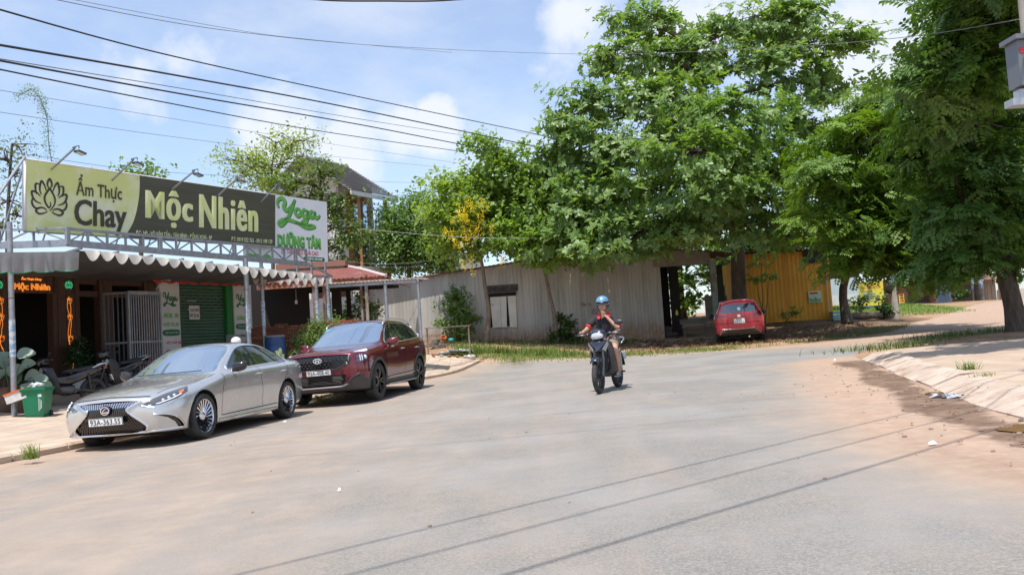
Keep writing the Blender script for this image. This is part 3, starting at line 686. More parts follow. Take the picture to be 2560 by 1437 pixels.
def silver_sedan():
 L = 4.975; h = L / 2; S = lambda s: s - h
 P = [ # underside, sill, flank, shoulder, window sill, hood/roof edge, middle, centre
     (.11, [(0, .20), (.40, .20), (.63, .21), (.70, .36), (.70, .50), (.665, .59), (.60, .645), (.50, .69), (.26, .715), (0, .725)]),
     (.34, [(0, .19), (.52, .19), (.80, .20), (.865, .37), (.865, .54), (.85, .63), (.79, .71), (.63, .755), (.32, .785), (0, .795)]),
     (.62, [(0, .18), (.60, .18), (.87, .19), (.915, .38), (.925, .57), (.905, .695), (.84, .77), (.66, .81), (.34, .84), (0, .85)]),
     (.975, [(0, .18), (.62, .18), (.89, .19), (.925, .38), (.945, .60), (.93, .755), (.86, .825), (.67, .85), (.34, .885), (0, .895)]),
     (1.34, [(0, .17), (.62, .17), (.885, .18), (.915, .37), (.935, .60), (.92, .82), (.85, .88), (.68, .90), (.36, .93), (0, .942)]),
     (1.60, [(0, .17), (.62, .17), (.895, .185), (.885, .37), (.925, .60), (.91, .87), (.845, .925), (.70, .945), (.38, .975), (0, .985)]),
     (1.80, [(0, .17), (.62, .17), (.895, .185), (.878, .37), (.92, .61), (.905, .89), (.842, .945), (.715, 1.03), (.40, 1.07), (0, 1.085)]),
     (2.44, [(0, .17), (.62, .17), (.895, .185), (.878, .37), (.915, .61), (.90, .91), (.838, .965), (.605, 1.355), (.34, 1.40), (0, 1.412)]),
     (2.62, [(0, .17), (.62, .17), (.895, .185), (.878, .37), (.915, .61), (.90, .92), (.838, .967), (.59, 1.395), (.34, 1.438), (0, 1.45)]),
     (3.1, [(0, .17), (.62, .17), (.895, .185), (.884, .38), (.92, .62), (.905, .935), (.838, .978), (.585, 1.40), (.34, 1.445), (0, 1.457)]),
     (3.55, [(0, .18), (.62, .18), (.89, .19), (.92, .38), (.94, .64), (.915, .945), (.838, .99), (.575, 1.36), (.33, 1.41), (0, 1.422)]),
     (3.845, [(0, .19), (.62, .19), (.89, .20), (.925, .40), (.955, .66), (.925, .955), (.835, 1.0), (.575, 1.28), (.33, 1.335), (0, 1.347)]),
     (4.15, [(0, .20), (.62, .20), (.88, .21), (.92, .42), (.945, .68), (.915, .965), (.825, 1.01), (.60, 1.165), (.33, 1.21), (0, 1.22)]),
     (4.46, [(0, .22), (.60, .22), (.85, .24), (.89, .44), (.91, .70), (.885, .965), (.79, 1.02), (.62, 1.065), (.33, 1.09), (0, 1.095)]),
     (4.76, [(0, .26), (.55, .26), (.78, .28), (.825, .47), (.84, .72), (.82, .94), (.75, 1.025), (.60, 1.07), (.32, 1.09), (0, 1.095)]),
     (4.90, [(0, .30), (.45, .30), (.64, .32), (.70, .49), (.71, .73), (.69, .92), (.64, 1.0), (.54, 1.05), (.28, 1.07), (0, 1.075)])]
 c = Car(P, L, (.045, .11), (.03, .06), 2, {2: .8, 4: .3, 5: .45, 6: .45, 7: .5}, {0: (.45, range(2, 9)), 5: (.6, (7, 8)), 7: (.35, (7, 8)), 13: (.35, (6, 7, 8)), 15: (.5, range(4, 9))})
 silver = paint('silver_paint', (.60, .592, .58), .65, .25); blk = mat('gloss_black', (.012, .012, .013), .12, coat=.5); chrome = mat('chrome', (.82, .82, .83), .09, 1.)
 glass = car_glass(); side = car_glass('side_glass', (.16, .18, .19), .25); seam = mat('panel_gap', (.012, .012, .012), .8); lamp = mat('lamp_lens', (.10, .105, .115), .06, .35, coat=1.); red = mat('tail_red', (.25, .01, .012), .12, coat=1.)
 c.cut(90, [(S(.975) + .385 * math.cos(a), .335 + .385 * math.sin(a)) for a in [2 * math.pi * i / 30 for i in range(30)]], 'side', 0, True)
 c.cut(90, [(S(3.845) + .385 * math.cos(a), .34 + .385 * math.sin(a)) for a in [2 * math.pi * i / 30 for i in range(30)]], 'side', 0, True)
 # glass
 wsh = catmull([(S(1.66), -.71), (S(1.95), -.665), (S(2.42), -.57), (S(2.47), -.3), (S(2.485), 0), (S(2.47), .3), (S(2.42), .57), (S(1.95), .665), (S(1.66), .71), (S(1.56), .4), (S(1.53), 0), (S(1.56), -.4)], 3, True)
 c.cut(1, wsh, 'top')
 c.cut(2, catmull([(S(3.72), -.50), (S(4.38), -.55), (S(4.40), 0), (S(4.38), .55), (S(3.72), .50), (S(3.68), 0)], 3, True), 'top')
 win = [(1.93, .99), (2.15, 1.13), (2.42, 1.27), (2.62, 1.335), (2.9, 1.36), (3.2, 1.355), (3.5, 1.315), (3.8, 1.235), (4.08, 1.12), (4.17, 1.06), (4.08, 1.035), (3.7, 1.025), (3.0, 1.005), (2.4, .985)]
 win = [(S(a), b) for a, b in win]
 c.cut(3, win, 'side', 0, True)
 for x0, x1, w in ((2.86, 2.98, .028), (3.82, 3.90, .014)):   # pillars between the panes
  c.cut(4, [(S(x0) - w, .95), (S(x0) + w, .95), (S(x1) + w, 1.45), (S(x1) - w, 1.45)], 'side', 3, True)
 # spindle grille
 gr = [(-.47, .735), (-.30, .60), (-.28, .55), (-.53, .30), (-.47, .235), (.47, .235), (.53, .30), (.28, .55), (.30, .60), (.47, .735), (.2, .755), (-.2, .755)]
 gr = [(-.50, .655), (-.325, .575), (-.315, .52), (-.555, .315), (-.50, .235), (.50, .235), (.555, .315), (.315, .52), (.325, .575), (.50, .655), (.3, .675), (0, .682), (-.3, .675)]
 c.cut(5, gr, 'front')
 # head lamps, seen from the corner
 hl = [(-.47, .59), (-.30, .672), (-.05, .745), (.23, .805), (.20, .72), (.05, .65), (-.2, .59), (-.40, .565)]
 a = 40; off = -h * math.sin(R(a)) + .85
 c.cut(6, [(p[0] + off + .02, p[1]) for p in hl], a, 0, True)
 # corner intakes
 c.cut(7, [(off - .28, .46), (off - .04, .43), (off + .10, .33), (off + .14, .245), (off + .05, .245), (off + .0, .33), (off - .10, .40)], a, 0, True)
 # panel gaps on the side, hood outline
 def gap(pts, w=.006, z=8, view='side', both=True):
  for p, q in zip(pts[:-1], pts[1:]):
   d = Vector((q[0] - p[0], q[1] - p[1])).normalized() * w; n_ = Vector((-d.y, d.x))
   c.cut(z, [(p[0] - n_.x, p[1] - n_.y), (q[0] - n_.x, q[1] - n_.y), (q[0] + n_.x, q[1] + n_.y), (p[0] + n_.x, p[1] + n_.y)], view, 0, both)
 gap([(S(1.50), .30), (S(1.52), .6), (S(1.66), .93)]); gap([(S(2.88), .29), (S(2.90), .6), (S(2.86), 1.0)]); gap([(S(3.50), .40), (S(3.62), .6), (S(3.86), .84), (S(3.93), 1.01)]); gap([(S(1.50), .295), (S(3.44), .31)], .007)
 gap([(S(.30), -.60), (S(.9), -.73), (S(1.58), -.78)], .006, 8, 'top'); gap([(S(.30), .60), (S(.9), .73), (S(1.58), .78)], .006, 8, 'top')
 gap([(-.56, .71), (0, .735), (.56, .71)], .006, 8, 'front'); gap([(S(4.44), -.6), (S(4.8), -.62)], .006, 8, 'top'); gap([(S(4.44), .6), (S(4.8), .62)], .006, 8, 'top')
 # tail lamps
 c.cut(9, [(S(4.50), .93), (S(4.62), .985), (S(5.0), .99), (S(5.0), .86), (S(4.75), .87)], 'side', 0, True); c.cut(9, [(-.7, .90), (-.3, .93), (.3, .93), (.7, .90), (.7, .97), (-.7, .97)], 'rear')
 # doors
 c.cut(11, [(S(1.505), .303), (S(1.525), .6), (S(1.665), .94), (S(1.85), .98), (S(2.86), .998), (S(2.895), .6), (S(2.875), .303)], 'side', 0, True)
 c.cut(12, [(S(2.885), .303), (S(2.905), .6), (S(2.87), .998), (S(3.92), 1.02), (S(3.85), .84), (S(3.61), .6), (S(3.47), .38), (S(3.44), .315)], 'side', 0, True)
 c.cut(13, [(S(.16), -.50), (S(.30), -.595), (S(.9), -.725), (S(1.56), -.775), (S(1.53), 0), (S(1.56), .775), (S(.9), .725), (S(.30), .595), (S(.16), .5), (S(.12), 0)], 'top', 0)
 tree_side = c
 p = on(-5.31, 13.97); root = thing('parked_sedan', 'silver metallic sedan with a large slatted grille parked at the left kerb', 'car', p, (0, 0, math.atan2(.987, .159)))
 gx = (.0215 + .030) / 2; root.rotation_euler = road_rot(.159, .987)
 # trims are placed on the whole shell first
 wells = mat('wheel_well_black', (.008, .008, .008), .95)
 fr = lambda y, z, off=0.: c.front(y, z, -1, off)
 g = MB(); g2 = MB()
 for i in range(-13, 14):                                            # upright slats following the hourglass
  pts = []
  for z in np.linspace(.245, .665, 12):
   k = 1.0 + .55 * abs(z - .545) / .3; y = i * .0275 * k * (1 if z < .545 else 1.12)
   lim = np.interp(z, [.235, .315, .52, .575, .655], [.50, .55, .315, .325, .49]) - .012
   if abs(y) < lim: pts.append(fr(y, z, -.012))
  if len(pts) > 1:
   for a_, b_ in zip(pts[:-1], pts[1:]): (g if (a_.z + b_.z) / 2 < .585 else g2).bar(a_, b_, .0065 if a_.z < .585 else .011, .02, 0, (0, 1, 0))
 slats = g
 bars = MB()
 for z in (.32, .385, .45):
  lim = np.interp(z, [.235, .315, .52], [.50, .55, .315]) - .02
  bars.tube([fr(y, z, -.018) for y in np.linspace(-lim, lim, 12)], .004, 4)
 frame = MB()
 loop = [(-.50, .655), (-.33, .575), (-.32, .52), (-.555, .315), (-.50, .235)]
 for sg in (-1, 1):
  pts = [fr(sg * y, z, .004) for y, z in catmull(loop, 5)]; frame.tube(pts, [.010 + .010 * (i < 8) + .006 * math.sin(i / len(pts) * 3.1) for i in range(len(pts))], 6)
 frame.tube([fr(y, .226, .004) for y in np.linspace(-.55, .55, 16)], .012, 6)
 lip = MB(); lip.tube([c.front(y, .215 + .03 * abs(y) ** 2, -1, .0) for y in np.linspace(-.70, .70, 20)], .02, 6)
 lp = [c.front(y, .222 + .02 * abs(y), -1, .004) for y in np.linspace(-.84, .84, 24)]
 chr_in = MB()
 ca, sa = math.cos(R(40)), math.sin(R(40))
 def corner(u, z, sg, off=.004):
  d = Vector((-ca, sg * sa, 0)); U = Vector((sa, sg * ca, 0)); r, nn = c.hit(U * (u + off * 0) + Vector((0, 0, z)) + d * 4, -d); return (r + nn * off) if r is not None else U * u + d * 2
 for sg in (-1, 1):
  chr_in.tube([corner(off + u, z, sg) for u, z in catmull([(-.28, .462), (-.13, .45), (-.02, .42), (.07, .36), (.15, .25)], 4)], .010, 5)
 drl = MB(); amb = MB(); prj = MB(); hlc = MB()
 for sg in (-1, 1):
  drl.tube([corner(off + u + .02, z, sg, .006) for u, z in [(-.36, .585), (-.2, .607), (-.02, .655), (.10, .70)]], .007, 5)
  amb.add([corner(off + .02 + u, z, sg, .005) for u, z in [(.07, .735), (.16, .765), (.13, .722), (.07, .69)]], [(0, 1, 2, 3)])
  for u, z in ((-.16, .643), (-.08, .667), (.0, .692)): prj.ball(corner(off + u + .02, z, sg, -.004), .026, 8, 6)
  hlc.tube([corner(off + u + .02, z, sg, .003) for u, z in [(-.44, .592), (-.29, .555), (-.05, .60), (.14, .66), (.17, .70)]], .006, 5)
 wtrim = MB(); hand = MB(); mir = {}
 for sg in (-1, 1):
  wtrim.tube([c.side(x, z, sg, .003) for x, z in catmull(win, 3, True)], .011, 5, closed=True)
  for x in (2.72, 3.62):
   q = [c.side(S(x + t), .865 + .006 * t, sg, o) for t, o in ((0, .0), (.03, .028), (.10, .034), (.18, .03), (.215, .0))]; hand.tube(q, [.012, .015, .014, .014, .011], 6)
 emb = MB(); ec = fr(0, .565, .012); emb.lathe([(.0, .004), (.058, .004), (.066, .01), (.074, .006), (.076, 0)], 24, Matrix(((0, 0, -1), (1, 0, 0), (0, 1, 0))) @ Matrix.Rotation(0, 3, 'Z'), 0, ec)
 sills = MB()
 for sg in (-1, 1): sills.tube([c.side(S(x), .235 + .0 * x, sg, -.004) for x in np.linspace(1.42, 3.42, 14)], .02, 6)
 sun = [c.top(S(x), y, .004) for x, y in [(2.56, -.45), (2.56, .45), (3.02, .45), (3.02, -.45)]]
 out = c.finish(root, None, {0: 'body', 1: 'windshield', 2: 'rear_window', 3: 'side_window*', 4: 'window_pillar*', 5: 'grille', 6: 'headlight*', 7: 'air_intake*', 8: 'panel_seam', 9: 'tail_light*', 11: 'front_door*', 12: 'rear_door*', 13: 'hood'},
             {0: silver, 1: glass, 2: glass, 3: side, 4: blk, 5: blk, 6: lamp, 7: blk, 8: seam, 9: red, 11: silver, 12: silver, 13: silver}, sink={5: .035, 7: .03, 8: .006, 3: .006, 1: .004, 2: .004})
 gr_o = out[5][0]; slats.build('grille_slats', mat('black_chrome', (.10, .10, .105), .2, 1.), gr_o); g2.build('upper_grille_slats', mat('satin_bright', (.62, .62, .63), .22, 1.), gr_o); bars.build('grille_bars', blk, gr_o)
 frame.build('grille_frame', chrome, root, smooth=40); lip2 = MB(); lip2.tube(lp, [.014] * 24, 6); lip2.build('bumper_lip', chrome, root, smooth=40)
 chr_in.build('intake_trim', chrome, root, smooth=40); drl.build('running_light', mat('lamp_white', (.85, .87, .9), .15), out[6][0]); amb.build('indicator', mat('amber', (.75, .16, .02), .2, coat=1.), out[6][0]); prj.build('projector', mat('lamp_core', (.75, .78, .82), .08, .6), out[6][0], smooth=True); hlc.build('lamp_trim', chrome, root)
 wtrim.build('window_trim', chrome, root, smooth=40); hand.build('door_handle', silver, root, smooth=40); sills.build('sill_trim', silver, root, smooth=40)
 e = emb.build('emblem', mat('emblem_blue', (.015, .02, .12), .1, .3, coat=1.), root, smooth=30)
 em = MB(); pl = lambda a, b, d: ec + Vector((-.014 - d, -a, b))
 ribbon(em, [(.062 * math.cos(t), .052 * math.sin(t)) for t in np.linspace(0, 6.283, 28)], .012, pl, .004, closed=False)
 ribbon(em, catmull([(.03, .035), (-.012, .012), (-.036, -.012), (-.02, -.024), (.02, -.022), (.05, -.020)], 5), [.006 + .008 * min(1, i / 10) for i in range(26)], pl, .004)
 em.build('emblem_ring', chrome, e)
 plate(root, c_front_plate, -1, '93A-363.55') if False else plate(root, Vector((ec.x - .012, 0, .415)), -1, '93A-363.55', tilt=R(-4))
 pb = MB(); pb.box((ec.x + .03, 0, .415), (.06, .40, .07)); pb.build('plate_bracket', blk, root)
 sr = MB(); sr.add(sun, [(0, 1, 2, 3)]); sr.build('sunroof', mat('roof_glass', (.02, .022, .025), .05, coat=1.), root)
 for sg in (-1, 1):      # wing mirrors
  m = MB(); cc = Vector((S(1.98), sg * 1.00, 1.01)); mirror_shape(m, cc, sg, .075, .125, .075); mo = m.build('wing_mirror', blk, root, smooth=True)
  m2 = MB(); m2.tube([Vector((S(1.95), sg * .87, .955)), Vector((S(1.96), sg * .93, .965)), cc + Vector((0, 0, -.06))], [.03, .028, .04], 8); m2.build('mirror_foot', silver, mo, smooth=True)
 wheels(root, c, (S(.975), S(3.845)), .815, .335, .235, .245, 'turbine', mat('wheel_alloy', (.78, .78, .80), .16, 1.), 20)
 well(root, (S(.975), S(3.845)), .387, .338, .45, .905, wells)
 u = MB(); u.span((S(.4), -.62, .16), (S(4.6), .62, .5)); u.span((S(.9), -.5, .3), (S(1.1), .5, .36)); u.build('chassis', wells, root)
 cabin(root, S(2.15), S(3.2), 1.0, .62, S(1.75))
 wp = MB()
 for y0, y1 in ((.55, -.05), (0, -.55)): wp.bar(Vector((S(1.60), y0, 1.0)), Vector((S(1.60), y1, 1.0)), .014, .012)
 wp.build('wiper', blk, root)
 return root
def car_glass(nm='car_glass', col=(.60, .73, .86), tr=.22):
 if nm in MATS: return MATS[nm]
 m = bpy.data.materials.new(nm); m.use_nodes = True; nt = m.node_tree; L = nt.links
 b = nt.nodes['Principled BSDF']; b.inputs['Base Color'].default_value = c4(col); b.inputs['Metallic'].default_value = .85; b.inputs['Roughness'].default_value = .02; b.inputs['IOR'].default_value = 1.6; b.inputs['Coat Weight'].default_value = .3
 t = nd(nt, 'ShaderNodeBsdfTransparent'); t.inputs[0].default_value = (.30, .36, .38, 1); ms = nd(nt, 'ShaderNodeMixShader'); ms.inputs[0].default_value = tr
 L.new(b.outputs[0], ms.inputs[1]); L.new(t.outputs[0], ms.inputs[2]); L.new(ms.outputs[0], nt.nodes['Material Output'].inputs[0]); MATS[nm] = m; return m
def mirror_shape(m, c, sg, a, b, h):
 def pw(v, e): return math.copysign(abs(v) ** e, v)
 n, k = 16, 10; vs = []
 for i in range(k + 1):
  p = math.pi * (i / k - .5)
  for j in range(n):
   t = 2 * math.pi * j / n; x = pw(math.cos(p), .7) * pw(math.cos(t), .6); y = pw(math.cos(p), .6) * pw(math.sin(t), .6); z = pw(math.sin(p), .7)
   x = x if x < 0 else x * .35
   y *= 1 - .18 * (sg * y > 0) * (z < 0); vs.append(Vector((c[0] + a * x + sg * y * .03, c[1] + b * y, c[2] + h * z + sg * y * .015)))
 m.add(vs, [(i * n + j, i * n + (j + 1) % n, (i + 1) * n + (j + 1) % n, (i + 1) * n + j) for i in range(k) for j in range(n)])
def cabin(root, xf, xr, zt, yw, xd):
 """seats, dashboard and steering wheel behind the glass"""
 fab = mat('cabin_grey', (.035, .036, .04), .7); mb = MB()
 mb.span((xd, -.68, .55), (xd + .35, .68, zt - .02)); mb.span((xf - .4, -.7, .3), (xr + .6, .7, .45)); d = mb.build('dashboard', fab, root)
 for x in (xf + .25, xr):
  for y in (-.36, .36):
   s = MB(); s.box((x - .25, y, .55), (.5, .48, .16)); s.bar((x, y, .55), (x + .18, y, zt + .12), .46, .12, 0, (0, 1, 0)); s.box((x + .2, y, zt + .22), (.08, .25, .16)); s.build('car_seat', fab, root)
 w = MB(); cc = Vector((xd + .45, -.36, zt - .04)); ax = Matrix.Rotation(R(-65), 3, 'Y')
 w.tube([cc + ax @ Vector((.18 * math.cos(t), .18 * math.sin(t), 0)) for t in np.linspace(0, 6.283, 20)[:-1]], .014, 6, closed=True); w.bar(cc, cc + Vector((-.2, 0, -.06)), .05); w.build('steering_wheel', fab, root)
def road_rot(dx, dy, slope=(.027, -.003)):
 """Euler angles that put local +x along (dx, dy) lying on the cross-fall of the road"""
 n = Vector((-slope[0], -slope[1], 1)).normalized(); X = Vector((dx, dy, 0)); X = (X - n * X.dot(n)).normalized(); Y = n.cross(X)
 return Matrix(((X.x, Y.x, n.x), (X.y, Y.y, n.y), (X.z, Y.z, n.z))).to_euler()

def burgundy_suv():
 L = 4.785; h = L / 2; S = lambda s: s - h
 P = [(.12, [(0, .26), (.42, .26), (.66, .27), (.76, .46), (.77, .68), (.745, .86), (.68, .95), (.52, .985), (.27, 1.0), (0, 1.005)]),
     (.34, [(0, .25), (.55, .25), (.83, .26), (.89, .46), (.895, .70), (.875, .90), (.80, .99), (.62, 1.025), (.32, 1.045), (0, 1.05)]),
     (.62, [(0, .24), (.60, .24), (.90, .25), (.935, .46), (.94, .72), (.915, .93), (.83, 1.03), (.65, 1.06), (.34, 1.075), (0, 1.08)]),
     (.945, [(0, .24), (.62, .24), (.91, .25), (.95, .46), (.965, .74), (.94, .95), (.85, 1.06), (.68, 1.085), (.36, 1.10), (0, 1.105)]),
     (1.20, [(0, .24), (.62, .24), (.90, .25), (.94, .46), (.955, .75), (.935, .98), (.86, 1.08), (.72, 1.11), (.38, 1.125), (0, 1.13)]),
     (1.36, [(0, .24), (.62, .24), (.895, .25), (.935, .46), (.95, .76), (.93, 1.0), (.865, 1.09), (.755, 1.125), (.40, 1.15), (0, 1.16)]),
     (1.52, [(0, .24), (.62, .24), (.895, .25), (.93, .46), (.945, .76), (.925, 1.02), (.868, 1.095), (.755, 1.22), (.42, 1.255), (0, 1.265)]),
     (2.14, [(0, .24), (.62, .24), (.895, .25), (.93, .46), (.94, .77), (.92, 1.04), (.868, 1.105), (.675, 1.56), (.38, 1.605), (0, 1.615)]),
     (2.36, [(0, .24), (.62, .24), (.895, .25), (.93, .46), (.94, .77), (.92, 1.045), (.868, 1.11), (.665, 1.605), (.38, 1.655), (0, 1.665)]),
     (2.9, [(0, .24), (.62, .24), (.895, .25), (.93, .46), (.945, .78), (.925, 1.06), (.868, 1.12), (.66, 1.615), (.37, 1.67), (0, 1.68)]),
     (3.40, [(0, .25), (.62, .25), (.90, .26), (.94, .47), (.96, .80), (.935, 1.08), (.868, 1.14), (.65, 1.60), (.36, 1.655), (0, 1.665)]),
     (3.71, [(0, .25), (.62, .25), (.90, .26), (.945, .48), (.97, .82), (.94, 1.09), (.865, 1.16), (.64, 1.58), (.35, 1.635), (0, 1.645)]),
     (4.15, [(0, .27), (.62, .27), (.89, .29), (.93, .50), (.95, .84), (.925, 1.10), (.845, 1.18), (.62, 1.53), (.34, 1.59), (0, 1.60)]),
     (4.52, [(0, .32), (.58, .32), (.83, .34), (.88, .54), (.90, .86), (.87, 1.10), (.79, 1.19), (.60, 1.38), (.33, 1.44), (0, 1.45)]),
     (4.72, [(0, .36), (.50, .36), (.72, .38), (.77, .57), (.78, .87), (.755, 1.05), (.70, 1.15), (.56, 1.20), (.30, 1.22), (0, 1.225)])]
 c = Car(P, L, (.035, .085), (.03, .05), 2, {2: .8, 5: .4, 6: .4, 7: .5}, {0: (.5, range(2, 9)), 5: (.5, (7, 8)), 7: (.3, (7, 8)), 12: (.4, (6, 7, 8)), 14: (.4, range(4, 9))})
 red = paint('burgundy_paint', (.14, .007, .018), .35, .22); blk = mat('gloss_black', (.012, .012, .013), .12); chrome = mat('chrome', (.82, .82, .83), .09, 1.)
 clad = mat('dark_cladding', (.045, .043, .042), .55, col2=(.06, .055, .05)); glass = car_glass(); side = car_glass('side_glass', (.16, .18, .19), .25); lamp = mat('lamp_lens', (.10, .105, .115), .06, .35, coat=1.); seam = mat('panel_gap', (.012, .012, .012), .8); tail = mat('tail_red', (.25, .01, .012), .12, coat=1.)
 circ = lambda x, r, z: [(x + r * math.cos(2 * math.pi * i / 30), z + r * math.sin(2 * math.pi * i / 30)) for i in range(30)]
 for x in (.945, 3.71):
  c.cut(90, circ(S(x), .415, .37), 'side', 0, True); c.cut(10, circ(S(x), .485, .37), 'side', 0, True)
 c.cut(10, [(S(.9), .2), (S(3.8), .2), (S(3.8), .385), (S(.9), .37)], 'side', 0, True); c.cut(10, [(S(3.9), .2), (S(4.9), .2), (S(4.9), .50), (S(3.9), .50)], 'side', 0, True)
 c.cut(1, catmull([(S(1.42), -.755), (S(1.75), -.735), (S(2.12), -.655), (S(2.18), -.3), (S(2.19), 0), (S(2.18), .3), (S(2.12), .655), (S(1.75), .735), (S(1.42), .755), (S(1.34), .4), (S(1.31), 0), (S(1.34), -.4)], 3, True), 'top')
 c.cut(14, [(S(2.30), -.60), (S(2.30), .60), (S(3.95), .58), (S(3.95), -.58)], 'top')
 win = [(S(a), b) for a, b in [(1.68, 1.14), (1.82, 1.26), (2.02, 1.41), (2.22, 1.51), (2.5, 1.555), (3.0, 1.565), (3.6, 1.54), (4.05, 1.47), (4.26, 1.35), (4.30, 1.26), (4.12, 1.215), (3.6, 1.19), (2.8, 1.15), (2.1, 1.13)]]
 c.cut(3, win, 'side', 0, True)
 for x0, x1, w in ((2.72, 2.62, .03), (3.62, 3.58, .018)): c.cut(4, [(S(x0) - w, 1.05), (S(x0) + w, 1.05), (S(x1) + w, 1.62), (S(x1) - w, 1.62)], 'side', 3, True)
 a = 40; ca, sa = math.cos(R(a)), math.sin(R(a)); off = -h * sa
 # lower dark bumper, grille, lamps
 c.cut(5, [(-.64, .90), (-.60, .955), (-.3, .965), (.3, .965), (.60, .955), (.64, .90), (.60, .80), (.36, .70), (-.36, .70), (-.60, .80)], 'front')
 c.cut(6, [(off + .70, .93), (off + .98, .94), (off + 1.0, .86), (off + .93, .80), (off + .68, .80)], a, 0, True)
 c.cut(15, [(off + .66, .99), (off + 1.02, 1.035), (off + 1.03, 1.0), (off + .95, .985)], a, 0, True)
 c.cut(7, [(-.56, .56), (-.45, .58), (.45, .58), (.56, .56), (.50, .40), (.42, .37), (-.42, .37), (-.50, .40)], 'front')
 c.cut(10, [(off - .2, .2), (off - .2, .36), (off + .50, .36), (off + .72, .52), (off + .85, .55), (off + .80, .48), (off + 1.0, .44), (off + 1.4, .42), (off + 1.4, .2)], a, 0, True)
 def gap(pts, w=.007, view='side', both=True):
  for p, q in zip(pts[:-1], pts[1:]):
   d = Vector((q[0] - p[0], q[1] - p[1])).normalized() * w; n_ = Vector((-d.y, d.x))
   c.cut(8, [(p[0] - n_.x, p[1] - n_.y), (q[0] - n_.x, q[1] - n_.y), (q[0] + n_.x, q[1] + n_.y), (p[0] + n_.x, p[1] + n_.y)], view, 0, both)
 gap([(S(1.46), .38), (S(1.42), .7), (S(1.55), 1.08)]); gap([(S(2.66), .38), (S(2.70), .7), (S(2.70), 1.14)]); gap([(S(3.32), .45), (S(3.55), .8), (S(3.72), 1.19)])
 gap([(S(.16), -.66), (S(.8), -.79), (S(1.34), -.81)], .007, 'top'); gap([(S(.16), .66), (S(.8), .79), (S(1.34), .81)], .007, 'top')
 c.cut(9, [(S(4.40), 1.05), (S(4.9), 1.08), (S(4.9), .98), (S(4.5), .97)], 'side', 0, True)
 c.cut(11, [(S(1.467), .39), (S(1.427), .7), (S(1.56), 1.10), (S(2.69), 1.14), (S(2.693), .7), (S(2.653), .39)], 'side', 0, True)
 c.cut(12, [(S(2.667), .39), (S(2.707), .7), (S(2.707), 1.15), (S(3.71), 1.19), (S(3.54), .8), (S(3.31), .46), (S(3.25), .39)], 'side', 0, True)
 c.cut(13, [(S(.10), -.6), (S(.16), -.655), (S(.8), -.783), (S(1.33), -.80), (S(1.30), 0), (S(1.33), .80), (S(.8), .783), (S(.16), .655), (S(.10), .6), (S(.08), 0)], 'top', 0)
 root = thing('parked_suv', 'burgundy SUV with roof rails parked behind the silver sedan', 'car', on(-3.86 + .188 * 1.4475, 17.976 + .982 * 1.4475), road_rot(.188, .982)); root.scale = (1.03, 1.03, 1.06)
 fr = lambda y, z, o=0.: c.front(y, z, -1, o)
 def corner(u, z, sg, o=.004):
  d = Vector((-ca, sg * sa, 0)); U = Vector((sa, sg * ca, 0)); r, nn = c.hit(U * u + Vector((0, 0, z)) + d * 4, -d); return (r + nn * o) if r is not None else U * u + d * 2
 cell = MB()
 for row in range(5):
  for k in range(-8, 9):
   y, z = (k + .5 * (row % 2)) * .082, .735 + row * .05
   if not in_poly(y, z, [(-.62, .90), (-.58, .95), (.58, .95), (.62, .90), (.58, .81), (.36, .71), (-.36, .71), (-.58, .81)]): continue
   q = [fr(y + a_, z + b_, -.02) for a_, b_ in ((-.036, .018), (.036, .018), (0, -.022))]; t = fr(y, z + .012, .008)
   cell.add(q + [t], [(0, 1, 2), (0, 3, 1), (1, 3, 2), (2, 3, 0)])
 gfr = MB(); gfr.tube([fr(y, z, .004) for y, z in catmull([(-.66, .88), (-.60, .79), (-.37, .685), (0, .68), (.37, .685), (.60, .79), (.66, .88)], 5)], .018, 6)
 studs = MB()
 for sg in (-1, 1):
  for z in (.90, .87, .84, .81): studs.ball(fr(sg * .62, z, .008), .011, 6, 5)
  studs.ball(fr(sg * .585, .775, .008), .02, 6, 5)
 drl = MB(); hb = MB()
 for sg in (-1, 1):
  for u in (.78, .83): hb.tube([corner(off + u, .81, sg, .004), corner(off + u, .925, sg, .004)], .014, 5)
  hb.ball(corner(off + .92, .87, sg, -.01), .04, 8, 6)
 mesh = MB()
 for z in np.arange(.40, .56, .026): mesh.tube([fr(y, z, -.012) for y in np.linspace(-.46, .46, 9)], .006, 4)
 skid = MB(); skid.tube([fr(y, .345 + .05 * max(0, abs(y) - .45) / .15, .006) for y in np.linspace(-.60, .60, 20)], .016, 6)
 fog = MB()
 for sg in (-1, 1):
  fog.ball(fr(sg * .47, .475, .002), .035, 10, 6)
  fog.tube([corner(off + u, z, sg, .01) for u, z in ((.50, .40), (.60, .50), (.72, .56))], .03, 6)
  fog.tube([corner(off + .98, z, sg, .006) for z in (.74, .70, .66, .62, .58)], [.012, .02, .012, .02, .012], 6)
 wt = MB(); hd = MB(); rails = MB(); dstrip = MB(); step = MB()
 for sg in (-1, 1):
  wt.tube([c.side(x, z, sg, .003) for x, z in catmull(win, 3, True)], .012, 5, closed=True)
  wt.tube([c.side(x, z, sg, .006) for x, z in catmull(win[7:11], 4)], .02, 5)
  for x in (2.45, 3.45): hd.tube([c.side(S(x + t), .985, sg, o) for t, o in ((0, 0), (.03, .03), (.11, .036), (.19, .03), (.22, 0))], .015, 6)
  rp = [c.top(S(x), sg * y, o) for x, y, o in ((2.10, .665, .0), (2.2, .655, .035), (2.5, .65, .055), (3.2, .64, .055), (3.9, .62, .05), (4.15, .61, 0))]; rails.tube(catmull(rp, 5), .018, 6)
  dstrip.tube([c.side(S(x), .415 + .02 * (x - 1.5), sg, .006) for x in np.linspace(1.50, 3.26, 10)], .022, 6)
  step.bar((S(1.42), sg * .90, .27), (S(3.30), sg * .90, .275), .13, .03)
